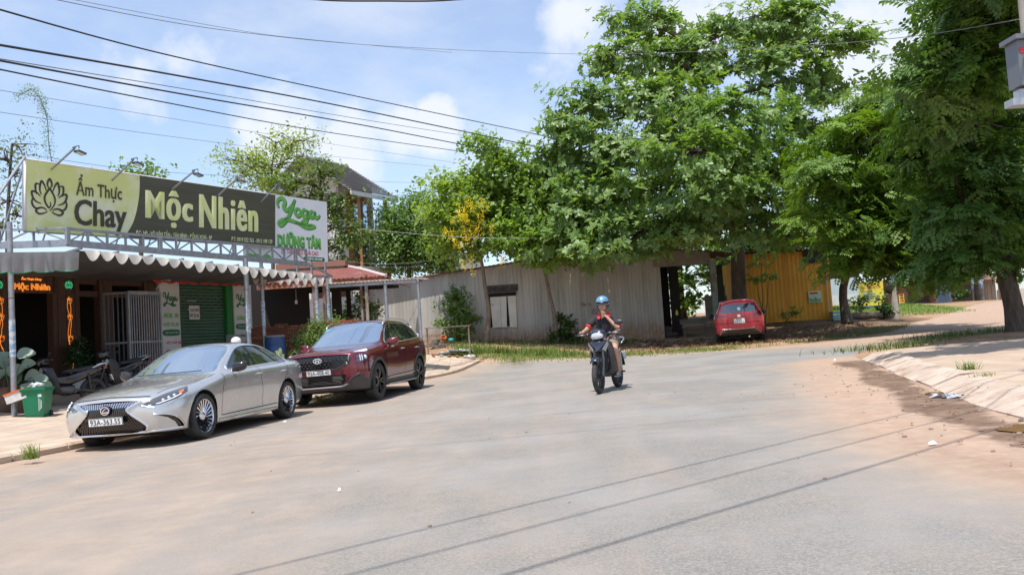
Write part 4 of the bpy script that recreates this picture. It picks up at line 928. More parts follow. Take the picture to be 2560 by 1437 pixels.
 ec = fr(0, .865, .03); emb = MB(); pl = lambda a_, b_, d: ec + Vector((-d, -a_, b_))
 ribbon(emb, [(.085 * math.cos(t), .045 * math.sin(t)) for t in np.linspace(0, 6.283, 28)], .014, pl, .006)
 for k in (-1, 1): ribbon(emb, [(k * .034 + .012, .034), (k * .034 - .012, -.034)], .017, pl, .006)
 ribbon(emb, catmull([(-.04, -.004), (-.01, -.008), (.012, .008), (.04, .004)], 4), .014, pl, .006)
 out = c.finish(root, None, {0: 'body', 1: 'windshield', 3: 'side_window*', 4: 'window_pillar*', 5: 'grille', 6: 'headlight*', 7: 'lower_grille', 8: 'panel_seam', 9: 'tail_light*', 10: 'cladding', 11: 'front_door*', 12: 'rear_door*', 13: 'hood', 14: 'roof_panel', 15: 'running_light*'},
  {0: red, 1: glass, 3: side, 4: blk, 5: blk, 6: lamp, 7: blk, 8: seam, 9: tail, 10: clad, 11: red, 12: red, 13: red, 14: mat('roof_glass', (.02, .022, .025), .05, coat=1.), 15: mat('lamp_white', (.85, .87, .9), .15)}, sink={5: .03, 7: .03, 8: .006, 3: .006, 1: .004, 6: .008, 10: -.006})
 cell.build('grille_cells', mat('cell_grey', (.11, .11, .115), .3, .5), out[5][0]); mesh.build('lower_grille_mesh', clad, out[7][0])
 gfr.build('grille_frame', blk, root, smooth=40); studs.build('chrome_studs', chrome, root, smooth=True); hb.build('projector', mat('lamp_core', (.75, .78, .82), .08, .6), out[6][0], smooth=40)
 skid.build('skid_trim', mat('skid_grey', (.35, .35, .36), .3, .8), root, smooth=40); fog.build('fog_light_surround', blk, root, smooth=40)
 wt.build('window_trim', chrome, root, smooth=40); hd.build('door_handle', mat('satin_handle', (.6, .55, .55), .2, 1.), root, smooth=40); rails.build('roof_rail', mat('rail_silver', (.7, .7, .7), .3, .9), root, smooth=40); dstrip.build('door_moulding', mat('moulding', (.45, .43, .41), .3, .8), root, smooth=40)
 step.build('side_step', mat('skid_grey', (.35, .35, .36), .3, .8), root); emb.build('emblem', mat('emblem_silver', (.72, .72, .72), .35, .3), root)
 plate(root, Vector((fr(0, .62).x - .012, 0, .635)), -1, '93A-408.40', tilt=R(-3))
 for sg in (-1, 1):
  m = MB(); cc = Vector((S(1.72), sg * 1.02, 1.14)); mirror_shape(m, cc, sg, .085, .125, .085); mo = m.build('wing_mirror', red, root, smooth=True)
  m2 = MB(); m2.tube([Vector((S(1.72), sg * .87, 1.06)), Vector((S(1.72), sg * .95, 1.05)), cc + Vector((0, 0, -.07))], [.03, .03, .045], 8); m2.build('mirror_foot', mat('satin_handle', (.6, .55, .55), .2, 1.), mo, smooth=True)
 wheels(root, c, (S(.945), S(3.71)), .825, .37, .235, .255, 'twin', mat('wheel_dark', (.03, .031, .034), .3, .7, coat=.4), 5)
 wells = mat('wheel_well_black', (.008, .008, .008), .95); well(root, (S(.945), S(3.71)), .418, .37, .45, .92, wells)
 u = MB(); u.span((S(.4), -.62, .22), (S(4.5), .62, .6)); u.span((S(.9), -.6, .25), (S(1.0), .6, .35)); u.build('chassis', wells, root)
 cabin(root, S(2.05), S(3.0), 1.18, .62, S(1.6))
 st_ = MB(); st_.add([c.top(S(x), y, .004) for x, y in ((1.98, .54), (1.98, .66), (2.05, .64), (2.05, .52))], [(0, 1, 2, 3)]); st_.build('windshield_sticker', mat('sticker_teal', (.10, .42, .45), .5), root)
 return root

def red_mpv():
 L = 4.6; h = L / 2; S = lambda s: s - h
 P = [(.15, [(0, .26), (.40, .26), (.62, .27), (.72, .46), (.73, .66), (.71, .84), (.65, .93), (.5, .97), (.26, .985), (0, .99)]),
     (.60, [(0, .24), (.60, .24), (.86, .25), (.89, .46), (.90, .72), (.875, .92), (.80, 1.01), (.62, 1.04), (.32, 1.06), (0, 1.065)]),
     (1.20, [(0, .24), (.62, .24), (.86, .25), (.89, .46), (.905, .75), (.89, 1.0), (.82, 1.08), (.70, 1.11), (.38, 1.13), (0, 1.14)]),
     (1.45, [(0, .24), (.62, .24), (.86, .25), (.89, .46), (.905, .76), (.89, 1.02), (.83, 1.09), (.73, 1.22), (.40, 1.26), (0, 1.27)]),
     (2.1, [(0, .24), (.62, .24), (.86, .25), (.89, .46), (.90, .77), (.885, 1.04), (.835, 1.10), (.655, 1.60), (.38, 1.65), (0, 1.66)]),
     (2.8, [(0, .24), (.62, .24), (.86, .25), (.89, .46), (.90, .78), (.885, 1.06), (.835, 1.12), (.64, 1.645), (.37, 1.70), (0, 1.71)]),
     (3.6, [(0, .25), (.62, .25), (.87, .26), (.90, .48), (.915, .81), (.895, 1.08), (.83, 1.15), (.625, 1.635), (.36, 1.69), (0, 1.70)]),
     (4.0, [(0, .26), (.62, .26), (.87, .27), (.90, .50), (.915, .84), (.895, 1.09), (.825, 1.16), (.61, 1.61), (.35, 1.67), (0, 1.68)]),
     (4.30, [(0, .29), (.60, .29), (.84, .30), (.885, .52), (.90, .86), (.875, 1.09), (.80, 1.18), (.60, 1.585), (.34, 1.645), (0, 1.655)]),
     (4.46, [(0, .33), (.55, .33), (.79, .34), (.84, .54), (.85, .87), (.825, 1.06), (.745, 1.20), (.57, 1.53), (.33, 1.585), (0, 1.60)])]
 c = Car(P, L, (.04, .09), (.035, .07), 2, {2: .8, 5: .3, 6: .4, 7: .5}, {9: (.4, range(2, 9))})
 red = paint('bright_red_paint', (.46, .010, .028), .15, .25); blk = mat('gloss_black', (.012, .012, .013), .12); glass = car_glass('side_glass', (.16, .18, .19), .25); tail = mat('tail_dark_red', (.13, .004, .008), .1, coat=1.)
 circ = lambda x, r, z: [(x + r * math.cos(2 * math.pi * i / 24), z + r * math.sin(2 * math.pi * i / 24)) for i in range(24)]
 for x in (.95, 3.72): c.cut(90, circ(S(x), .38, .33), 'side', 0, True)
 c.cut(1, [(-.60, 1.165), (-.66, 1.20), (-.56, 1.44), (-.5, 1.475), (.5, 1.475), (.56, 1.44), (.66, 1.20), (.60, 1.165)], 'rear')
 c.cut(3, [(S(1.75), 1.14), (S(2.2), 1.5), (S(3.0), 1.56), (S(4.0), 1.53), (S(4.2), 1.3), (S(3.0), 1.16)], 'side', 0, True)
 for sg in (-1, 1):
  c.cut(9, [(sg * .42, 1.02), (sg * .40, 1.05), (sg * .62, 1.12), (sg * .70, 1.17), (sg * .95, 1.17), (sg * .95, 1.04), (sg * .70, 1.01)], 'rear')
 c.cut(10, [(-1, .2), (-1, .42), (-.62, .44), (-.56, .54), (.56, .54), (.62, .44), (1, .42), (1, .2)], 'rear')
 F = Vector((.235, .972, 0)); q = at(1853, 845, 31.3) + F * 2.3; p = on(q.x, q.y); root = thing('parked_car', 'bright red people carrier seen from behind, parked under the big tree', 'car', p, road_rot(-F.x, -F.y, (.02, .0))); root.scale = (1.03, 1.03, 1.03)
 re = lambda y, z, o=0.: c.front(y, z, 1, o)
 sp = MB(); sp.tube([c.top(S(4.44), y, .02) for y in np.linspace(-.58, .58, 9)], .045, 6); gar = MB(); gar.tube([re(y, z, .006) for y, z in [(-.72, .40), (-.62, .57), (.62, .57), (.72, .40)]], .028, 6)
 seam = MB(); seam.tube([re(y, .80 - .02 * abs(y), .002) for y in np.linspace(-.72, .72, 10)], .007, 4)
 rfl = MB()
 for sg in (-1, 1): rfl.tube([re(sg * .52, .485, .01), re(sg * .66, .49, .01)], .022, 6)
 bdg = MB(); bdg.box(re(0, 1.045, .01), (.012, .10, .09), 0, 0); wl = re(.02, 1.30, .01); st_ = MB(); st_.lathe([(.001, .0), (.06, 0), (.06, -.006)], 14, Matrix(((0, 0, 1), (1, 0, 0), (0, 1, 0))), 0, wl)
 pc = re(0, .86, .018)
 out = c.finish(root, None, {0: 'body', 1: 'rear_window', 3: 'side_window*', 9: 'tail_light*', 10: 'rear_bumper'}, {0: red, 1: glass, 3: glass, 9: tail, 10: blk}, sink={1: .006, 10: -.006})
 sp.build('roof_spoiler', red, root, smooth=40); gar.build('bumper_garnish', mat('skid_grey', (.35, .35, .36), .3, .8), root, smooth=40); seam.build('tailgate_seam', mat('panel_gap', (.012, .012, .012), .8), root); rfl.build('reflector', tail, root); bdg.build('emblem', mat('chrome', (.82, .82, .83), .09, 1.), root); st_.build('round_sticker', mat('plate_white', (.78, .78, .77), .4), root)
 plate(root, pc, 1, '93A', .40, .19, R(0), '221.54')
 for sg in (-1, 1):
  m = MB(); mirror_shape(m, Vector((S(1.55), sg * 1.0, 1.12)), sg, .08, .12, .09); m.build('wing_mirror', blk, root, smooth=True)
 wheels(root, c, (S(.95), S(3.72)), .79, .33, .21, .22, 'twin', mat('wheel_dark', (.03, .031, .034), .3, .7, coat=.4), 5)
 wells = mat('wheel_well_black', (.008, .008, .008), .95); well(root, (S(.95), S(3.72)), .382, .33, .45, .86, wells)
 u = MB(); u.span((S(.4), -.6, .22), (S(4.3), .6, .6)); u.build('chassis', wells, root); cabin(root, S(2.2), S(3.2), 1.2, .6, S(1.6))
 ex = MB(); ex.cyl((S(4.35), .30, .27), (S(4.58), .30, .27), .03, n=8); ex.build('exhaust_pipe', mat('chrome', (.82, .82, .83), .09, 1.), root)
 return root
# ------------------------------------------------------------------ motorbike and its rider (nose towards -x; the rider's left is -y)
def loft(mb, rings, mi=0, cap=True, closed=True):
 n = len(rings[0]); vs = [p for r in rings for p in r]; m = n if closed else n - 1
 fs = [(i * n + j, i * n + (j + 1) % n, (i + 1) * n + (j + 1) % n, (i + 1) * n + j) for i in range(len(rings) - 1) for j in range(m)]
 if cap and closed: fs += [tuple(range(n))[::-1], tuple((len(rings) - 1) * n + j for j in range(n))]
 mb.add(vs, fs, mi)
def oval(c, u, v, a, b, n=14, e=.8):
 def pw(q): return math.copysign(abs(q) ** e, q)
 u, v, c = Vector(u), Vector(v), Vector(c)
 return [c + u * (a * pw(math.cos(2 * math.pi * i / n))) + v * (b * pw(math.sin(2 * math.pi * i / n))) for i in range(n)]
def skin(name, joints, bones, m, parent, lv=2, extra=None, off=0.):
 """one continuous surface grown round a jointed skeleton"""
 ks = list(joints); me = bpy.data.meshes.new(name); me.from_pydata([joints[k][0] for k in ks], [(ks.index(a), ks.index(b)) for a, b in bones], [])
 o = bpy.data.objects.new(name, me); COL.objects.link(o); o.modifiers.new('k', 'SKIN'); s = o.modifiers.new('s', 'SUBSURF'); s.levels = s.render_levels = lv
 if not me.skin_vertices: me.attributes.new('skin', 'FLOAT', 'POINT')
 for k, v in zip(ks, me.skin_vertices[0].data):
  r = joints[k][1]; r = (r, r) if isinstance(r, (int, float)) else r; v.radius = (r[0] + off, r[1] + off); v.use_root = (k == ks[0])
 dg = bpy.context.evaluated_depsgraph_get(); r = bpy.data.meshes.new_from_object(o.evaluated_get(dg)); bpy.data.objects.remove(o); r.name = name
 if extra is not None:
  bm = bmesh.new(); bm.from_mesh(r); t = extra.mesh('x', [m]); bm.from_mesh(t); bm.to_mesh(r); bm.free(); bpy.data.meshes.remove(t)
 r.materials.clear(); r.materials.append(m); r.polygons.foreach_set('use_smooth', [True] * len(r.polygons)); r.update()
 return link(name, r, parent)
def bike(loc, rot, name, label, col, full=True):
 root = thing(name, label, 'motorbike', loc, rot)
 body = paint('bike_paint_' + col[0], col[1], .45, .25); blk = mat('bike_black', (.018, .018, .02), .38, col2=(.03, .03, .032), scale=8); met = mat('bike_metal', (.35, .35, .36), .35, .9) if full else mat('bike_metal_shaded', (.06, .06, .062), .5, .6); ty = mat('tyre_rubber', (.022, .022, .023), .8)  # parked bikes: darker copy of the metal, with their shade put into the colour
 lens = mat('clear_lens', (.55, .57, .6), .08, .3, coat=1.) if full else mat('shaded_lens', (.12, .12, .125), .2); red = mat('tail_red', (.25, .01, .012), .12, coat=1.); Y = Vector((0, 1, 0)); Z = Vector((0, 0, 1)); X = Vector((1, 0, 0))  # lens of the parked bikes likewise darkened in colour for the shade
 M = Matrix(((1, 0, 0), (0, 0, 1), (0, 1, 0)))
 def whl(x, rad, w):
  mb = MB(); mb.lathe([(rad - .085, -w * .35), (rad - .075, -w * .45), (rad - .06, -w * .4), (rad - .06, w * .4), (rad - .075, w * .45), (rad - .085, w * .35), (rad - .085, -w * .35)], 32, M); mb.lathe([(.001, -.06), (.035, -.06), (.035, .06), (.001, .06)], 12, M)
  for k in range(5):
   a = 2 * math.pi * k / 5
   for da in (-.16, .16): mb.bar((.03 * math.cos(a), 0, .03 * math.sin(a)), ((rad - .08) * math.cos(a + da), 0, (rad - .08) * math.sin(a + da)), .022, .02, 0, Y)
  o = mb.build('wheel', blk, root, smooth=30); o.location = (x, 0, rad)
  t = MB(); t.lathe([(rad - .07, -w * .42), (rad - .04, -w * .52), (rad - .012, -w * .36), (rad, 0), (rad - .012, w * .36), (rad - .04, w * .52), (rad - .07, w * .42)], 36, M); t.build('tyre', ty, o, smooth=True); return o
 fx, rx = -.63, .60; whl(fx, .285, .085); whl(rx, .285, .10)
 hd = Vector((-.36, 0, .93)); ax = Vector((fx, 0, .285)); st = (hd - ax)
 f = MB()
 for s_ in (-1, 1): f.tube([ax + Y * .085 * s_, ax + Y * .085 * s_ + st * .45, hd + Y * .05 * s_ + st * -.2], [.024, .024, .018], 8)
 f.build('front_fork', mat('fork_grey', (.07, .07, .075), .35, .7), root, smooth=40)
 fd = MB(); arc = [math.radians(a) for a in (52, 68, 84, 100, 116, 132, 150)]
 loft(fd, [[Vector((fx - r * math.cos(a), y, .285 + r * math.sin(a))) for y, r in ((-.07, .29), (-.065, .325), (-.03, .342), (.03, .342), (.065, .325), (.07, .29))] for a in arc], closed=False, cap=False)
 fo = fd.build('front_fender', body, root, smooth=60); so = fo.modifiers.new('thick', 'SOLIDIFY'); so.thickness = .008
 # headlamp cowl with handlebar
 cw = MB(); loft(cw, [oval((-.50, 0, .985), Y, Z, .05, .03), oval((-.475, 0, .985), Y, Z, .115, .075), oval((-.42, 0, .99), Y, Z, .14, .095), oval((-.33, 0, 1.005), Y, Z, .13, .085), oval((-.26, 0, 1.01), Y, Z, .08, .05)], 0); cwo = cw.build('handlebar_cowl', body, root, smooth=True)
 hl = MB(); loft(hl, [oval((-.512, 0, .968), Y, Z, .055, .03, 14, 1), oval((-.50, 0, .968), Y, Z, .10, .055, 14, .9), oval((-.47, 0, .968), Y, Z, .115, .062, 14, .9)], 0); hl.build('headlight', lens, cwo, smooth=True)
 hb = MB(); hb.tube(catmull([(-.30, -.36, 1.03), (-.36, -.22, 1.0), (-.37, 0, .98), (-.36, .22, 1.0), (-.30, .36, 1.03)], 4), .014, 8); ho = hb.build('handlebar', blk, root, smooth=True)
 gp_ = MB()
 for s_ in (-1, 1): gp_.cyl((-.335, s_ * .26, 1.015), (-.285, s_ * .39, 1.035), .021, n=10); gp_.ball((-.36, s_ * .20, 1.0), .05, 10, 6, (1, 1, .7))
 gp_.build('grip', blk, ho, smooth=40)
 lv = MB()
 for s_ in (-1, 1): lv.tube([(-.38, s_ * .21, 1.0), (-.42, s_ * .28, 1.0), (-.41, s_ * .40, 1.005)], [.008, .008, .006], 6)
 lv.build('brake_lever', met, ho, smooth=True)
 mr = MB(); mr.tube([(-.36, -.20, 1.0), (-.35, -.27, 1.12), (-.33, -.33, 1.16)], .007, 6); mr.ball((-.33, -.36, 1.175), 1, 12, 6, (.02, .085, .045)); mr.build('mirror', blk, root, smooth=True)
 # leg shield and front fairing
 fr = MB(); loft(fr, [oval((-.50, 0, .80), Y, Z, .05, .08), oval((-.46, 0, .80), Y, Z, .13, .10), oval((-.40, 0, .80), Y, Z, .165, .115), oval((-.33, 0, .80), Y, Z, .17, .11)], 0)
 fr.add([(-.535, -.01, .72), (-.535, .01, .72), (-.46, .15, .87), (-.46, -.15, .87), (-.40, .12, .66), (-.40, -.12, .66)], [(0, 1, 2, 3), (1, 4, 2), (0, 3, 5), (0, 5, 4, 1)]); fro = fr.build('front_fairing', body, root, smooth=40)
 ind = MB()
 for s_ in (-1, 1): ind.add([(-.505, s_ * .07, .74), (-.47, s_ * .165, .87), (-.43, s_ * .178, .83), (-.44, s_ * .12, .70)], [(0, 1, 2, 3)]); ind.add([(-.512, s_ * .07, .74), (-.478, s_ * .168, .87), (-.44, s_ * .182, .83), (-.445, s_ * .12, .70)], [(0, 1, 2, 3)])
 ind.build('indicator', mat('indicator_lens', (.38, .38, .37), .1, coat=1.), fro)
 ls = MB()
 for s_ in (-1, 1):
  loft(ls, [[Vector((x0, s_ * y0, z)), Vector((x0 + .10, s_ * (y0 + .05), z)), Vector((x1, s_ * (y0 + .06), z - .01)), Vector((x1, s_ * (y0 + .035), z - .01)), Vector((x0 + .11, s_ * (y0 + .02), z)), Vector((x0 + .02, s_ * (y0 - .04), z))] for z, x0, x1, y0 in ((.86, -.42, -.24, .12), (.70, -.40, -.18, .155), (.55, -.36, -.14, .165), (.40, -.32, -.10, .15), (.27, -.26, -.06, .115))])
 loft(ls, [oval((-.36, 0, .80), Y, X, .12, .03), oval((-.34, 0, .62), Y, X, .12, .03), oval((-.30, 0, .42), Y, X, .10, .04)]); ls.build('leg_shield', blk, root, smooth=35)
 bx = MB(); loft(bx, [oval((-.30, 0, .72), Y, Z, .06, .10), oval((-.12, 0, .56), Y, Z, .06, .09), oval((.10, 0, .56), Y, Z, .09, .12), oval((.32, 0, .64), Y, Z, .125, .13), oval((.60, 0, .74), Y, Z, .11, .10), oval((.86, 0, .83), Y, Z, .06, .05)], 0); bx.build('side_panel', body, root, smooth=True)
 rp = MB()
 for s_ in (-1, 1): rp.add([(.0, s_ * .10, .56), (.25, s_ * .137, .55), (.30, s_ * .138, .63), (.06, s_ * .108, .62)], [(0, 1, 2, 3)])
 rp.build('panel_decal', mat('decal_red', (.5, .03, .05), .3, coat=1.) if full else blk, root)
 se = MB(); loft(se, [oval((-.06, 0, .73), Y, Z, .06, .03), oval((.06, 0, .76), Y, Z, .12, .045), oval((.30, 0, .775), Y, Z, .135, .05), oval((.45, 0, .80), Y, Z, .13, .05), oval((.72, 0, .83), Y, Z, .10, .045), oval((.80, 0, .84), Y, Z, .05, .03)], 0); se.build('seat', mat('bike_seat', (.02, .02, .02), .6), root, smooth=True)
 gr = MB(); gr.tube(catmull([(.56, -.14, .80), (.74, -.15, .87), (.90, -.09, .90), (.93, 0, .90), (.90, .09, .90), (.74, .15, .87), (.56, .14, .80)], 3), .013, 8); gr.build('grab_rail', mat('bike_rail', (.5, .55, .6), .25, .8), root, smooth=True)
 tl = MB(); loft(tl, [oval((.82, 0, .80), Y, Z, .09, .045), oval((.90, 0, .80), Y, Z, .07, .035)]); tl.build('tail_light', red, root, smooth=40)
 rf = MB(); loft(rf, [[Vector((x, -.06, z)), Vector((x, .06, z)), Vector((x + .01, .06, z - .02)), Vector((x + .01, -.06, z - .02))] for x, z in ((.62, .70), (.82, .66), (.98, .48), (1.02, .40))]); rf.build('rear_fender', blk, root)
 pl = MB(); pl.box((1.0, 0, .56), (.012, .19, .14), 0, 0, Matrix.Rotation(R(-18), 3, 'Y')); pl.build('number_plate', mat('plate_white', (.78, .78, .77), .4), root)
 sw = MB()
 for s_ in (-1, 1): sw.bar((.10, s_ * .08, .36), (rx, s_ * .085, .285), .03, .05); sw.tube([(rx - .06, s_ * .10, .33), (rx - .10, s_ * .11, .66)], [.032, .026], 8)
 sw.build('swingarm', met, root)
 en = MB(); loft(en, [oval((-.16, 0, .36), Y, Z, .08, .07), oval((-.02, 0, .34), Y, Z, .13, .10), oval((.14, 0, .34), Y, Z, .13, .10), oval((.22, 0, .36), Y, Z, .08, .07)]); en.cyl((-.26, 0, .40), (-.10, 0, .37), .06, n=10); en.build('engine', mat('engine_grey', (.12, .12, .12), .5, .7), root, smooth=40)
 ex = MB(); ex.tube([(-.2, .05, .30), (.05, .13, .22), (.3, .15, .25)], .018, 8); ex.tube([(.3, .15, .25), (.42, .155, .28), (.82, .16, .36), (.86, .16, .37)], [.025, .048, .052, .03], 10); ex.build('exhaust', mat('bike_black', (.018, .018, .02), .38), root, smooth=True)
 ft = MB()
 for s_ in (-1, 1): ft.cyl((-.02, s_ * .10, .245), (-.02, s_ * .26, .245), .016, n=8); ft.cyl((.36, s_ * .10, .30), (.36, s_ * .22, .30), .014, n=8)
 ft.bar((.0, -.02, .25), (.12, -.20, .02 + .22), .016); ft.build('footpeg', blk, root)
 return root
def rider(loc, rot):
 root = thing('person', 'rider in blue helmet and black polo with red collar, left hand raised to mouth', 'person', loc, rot)
 sk = mat('skin', (.42, .235, .155), .5, col2=(.47, .27, .18), scale=14, spec=.35); shirt = mat('black_polo', (.016, .016, .02), .85, col2=(.024, .024, .03), scale=18, bump=.3); sht = mat('grey_shorts', (.17, .135, .115), .85, col2=(.21, .17, .145), scale=12, bump=.3)
 J = {'pelvis': ((.20, 0, .86), (.13, .10)), 'waist': ((.17, 0, 1.0), (.125, .09)), 'chest': ((.14, 0, 1.18), (.145, .095)), 'neckb': ((.12, 0, 1.31), (.07, .06)), 'neck': ((.10, 0, 1.38), .052), 'skull': ((.08, 0, 1.46), .07),
         'rs': ((.13, .185, 1.27), .056), 're': ((-.03, .31, 1.09), .041), 'rw': ((-.25, .315, 1.055), .027), 'rp': ((-.315, .315, 1.05), (.036, .02)),
         'ls': ((.13, -.185, 1.27), .056), 'le': ((-.07, -.275, 1.06), .041), 'lw': ((-.075, -.11, 1.265), .027), 'lp': ((-.07, -.055, 1.325), (.034, .022)),
         'rh': ((.15, .10, .83), .085), 'rk': ((-.20, .19, .745), .062), 'rc': ((-.12, .19, .52), .05), 'ra': ((-.03, .185, .315), .034), 'rt': ((-.16, .19, .275), .032),
         'lh': ((.15, -.10, .83), .085), 'lk': ((-.20, -.215, .745), .062), 'lc': ((-.115, -.215, .52), .052), 'la': ((-.02, -.20, .315), .034), 'lt': ((-.16, -.205, .275), .032)}
 bones = [('pelvis', 'waist'), ('waist', 'chest'), ('chest', 'neckb'), ('neckb', 'neck'), ('neck', 'skull'), ('chest', 'rs'), ('rs', 're'), ('re', 'rw'), ('rw', 'rp'), ('chest', 'ls'), ('ls', 'le'), ('le', 'lw'), ('lw', 'lp'),
             ('pelvis', 'rh'), ('rh', 'rk'), ('rk', 'rc'), ('rc', 'ra'), ('ra', 'rt'), ('pelvis', 'lh'), ('lh', 'lk'), ('lk', 'lc'), ('lc', 'la'), ('la', 'lt')]
 ex = MB(); hc = Vector((.06, 0, 1.505))
 # head: cranium, jaw, nose, ears, brow
 ex.ball(hc + Vector((.02, 0, .03)), .1, 16, 10, (.98, .80, 1.0)); loft(ex, [oval(hc + Vector((.0, 0, .02)), (0, 1, 0), (1, 0, 0), .072, .095), oval(hc + Vector((-.012, 0, -.05)), (0, 1, 0), (1, 0, 0), .062, .082), oval(hc + Vector((-.03, 0, -.095)), (0, 1, 0), (1, 0, 0), .04, .052), oval(hc + Vector((-.035, 0, -.112)), (0, 1, 0), (1, 0, 0), .02, .03)])
 ex.tube([hc + Vector((-.088, 0, .015)), hc + Vector((-.105, 0, -.018)), hc + Vector((-.108, 0, -.03)), hc + Vector((-.085, 0, -.038))], [.010, .013, .015, .010], 8)
 for s_ in (-1, 1): ex.ball(hc + Vector((.015, s_ * .082, -.01)), .03, 8, 6, (.6, .3, 1.0)); ex.ball(hc + Vector((-.082, s_ * .035, -.022)), .022, 8, 6, (.6, 1, .8))
 def finger(p, *q, r=.0085): ex.tube([Vector(p)] + [Vector(a) for a in q], [r, r, r * .9, r * .75][:len(q) + 1], 6)
 for k, dz in enumerate((.022, .008, -.006, -.02)):       # right fingers close over the grip
  y = .335 - k * .019; ln = (.9, 1, .95, .8)[k]
  finger((-.31, y, 1.065), (-.345 - .012 * ln, y, 1.062), (-.365 - .004 * ln, y, 1.035), (-.34, y, 1.012))
 finger((-.285, .295, 1.05), (-.30, .275, 1.03), (-.325, .272, 1.018), r=.010)
 for k in range(4):                                       # left fingers bent towards the lips
  z = 1.355 - k * .017; ln = (1.05, 1.0, .9, .75)[k]
  finger((-.075, -.045 - .004 * k, z), (-.098, -.022, z + .022 * ln - .012 * k), (-.085, .004 * ln, z + .030 * ln - .02 * k), (-.064, .012, z + .020 * ln - .02 * k))
 finger((-.055, -.065, 1.335), (-.05, -.045, 1.372), (-.058, -.02, 1.388), r=.010)
 b = skin('body', J, bones, sk, root, 2, ex)
 Js = {k: J[k] for k in ('pelvis', 'waist', 'chest', 'neckb', 'rs', 'ls')}
 def part_(a, c, t): return tuple(x + (y - x) * t for x, y in zip(J[a][0], J[c][0]))
 Js['re'] = (part_('rs', 're', .72), .054); Js['le'] = (part_('ls', 'le', .72), .054); Js['neckb'] = ((.125, 0, 1.30), (.085, .07)); Js['pelvis'] = ((.20, 0, .90), (.14, .12))
 skin('polo_shirt', Js, [('chest', 'waist'), ('waist', 'pelvis'), ('chest', 'neckb'), ('chest', 'rs'), ('rs', 're'), ('chest', 'ls'), ('ls', 'le')], shirt, root, 2, None, .016)
 co = MB()
 for s_ in (-1, 1): loft(co, [[Vector(p) for p in r] for r in ([(.17, s_ * .03, 1.37), (.165, s_ * .03, 1.375), (.175, s_ * .05, 1.33), (.18, s_ * .05, 1.33)], [(.12, s_ * .075, 1.375), (.115, s_ * .072, 1.38), (.11, s_ * .12, 1.325), (.115, s_ * .125, 1.32)], [(.045, s_ * .062, 1.345), (.04, s_ * .06, 1.35), (.015, s_ * .115, 1.29), (.02, s_ * .12, 1.285)], [(.01, s_ * .035, 1.30), (.005, s_ * .033, 1.305), (-.012, s_ * .07, 1.255), (-.007, s_ * .075, 1.25)])])
 for a, c in (('rs', 're'), ('ls', 'le')):
  p, q = Vector(part_(a, c, .70)), Vector(part_(a, c, .80)); co.tube([p, q], [.066, .068], 14)
 co.build('collar', mat('polo_red', (.55, .02, .035), .8), root, smooth=40)
 vn = MB(); vn.add([(-.001, -.03, 1.33), (-.001, .03, 1.33), (.0, 0, 1.21)], [(0, 1, 2)]); vn.add([(.02, -.04, 1.345), (.02, .04, 1.345), (.03, 0, 1.21)], [(2, 1, 0)])
 Jh = {'p': ((.20, 0, .87), (.135, .11)), 'rh': ((.15, .10, .835), .098), 'rk': (part_('rh', 'rk', .80), .088), 'lh': ((.15, -.10, .835), .098), 'lk': (part_('lh', 'lk', .80), .088)}
 skin('shorts', Jh, [('p', 'rh'), ('rh', 'rk'), ('p', 'lh'), ('lh', 'lk')], sht, root, 2, None, .006)
 sd_ = MB()
 for s_, y in ((1, .19), (-1, -.205)):
  sd_.box((-.10, y, .25), (.25, .085, .02)); sd_.tube([(-.12, y - .045, .258), (-.12, y - .02, .305), (-.12, y + .02, .305), (-.12, y + .045, .258)], .012, 6); sd_.tube([(-.0, y - .04, .258), (.0, y, .30), (.0, y + .04, .258)], .010, 6)
 sd_.build('sandals', mat('sandal_blue', (.10, .14, .20), .6), root)
 # half-shell helmet
 hm = MB(); cc = hc + Vector((.02, 0, .035)); pr = [(.001, .132), (.05, .125), (.09, .103), (.118, .067), (.131, .03), (.135, -.005), (.134, -.03), (.128, -.032), (.124, -.0), (.1, .08)]
 hm.lathe(pr, 28, Matrix.Diagonal(Vector((1.06, .90, 1))), 0, cc); hm.tube([cc + Vector((.143 * math.cos(t), .122 * math.sin(t), -.012)) for t in np.linspace(0, 6.283, 30)[:-1]], .007, 5, closed=True); ho = hm.build('helmet', paint('helmet_blue', (.13, .30, .47), .25, .3), root, smooth=True)
 br = MB(); loft(br, [[cc + Vector((-r * math.cos(a), r * .92 * math.sin(a), z)) for r, z in ((.132, .02), (.158, -.008), (.155, -.016), (.132, -.025))] for a in [R(t) for t in range(-62, 63, 12)]], 0); br.tube([cc + Vector((-.142 * math.cos(R(t)), .124 * math.sin(R(t)), .008)) for t in range(-95, 96, 10)], .016, 6); br.build('visor_brim', mat('brim_black', (.015, .015, .018), .3), ho, smooth=40)
 sp = MB()
 for s_ in (-1, 1): sp.tube([cc + Vector((.0, s_ * .118, -.02)), hc + Vector((-.01, s_ * .088, -.05)), hc + Vector((-.03, s_ * .045, -.125))], .007, 5); sp.tube([cc + Vector((.06, s_ * .112, -.02)), hc + Vector((-.0, s_ * .088, -.06))], .006, 5)
 sp.build('chin_strap', mat('brim_black', (.015, .015, .018), .3), ho)
 fe = MB()
 for s_ in (-1, 1): fe.ball(hc + Vector((-.092, s_ * .033, .008)), .011, 8, 6, (.5, 1.2, .6)); fe.tube([hc + Vector((-.094, s_ * .018, .026)), hc + Vector((-.088, s_ * .052, .026))], .004, 5)
 fe.build('eyes', mat('eye_dark', (.02, .015, .012), .3), b)
 mo = MB(); mo.tube([hc + Vector((-.083, -.024, -.062)), hc + Vector((-.094, 0, -.060)), hc + Vector((-.083, .024, -.062))], .006, 6); mo.build('mouth', mat('lips', (.33, .13, .10), .5), b)
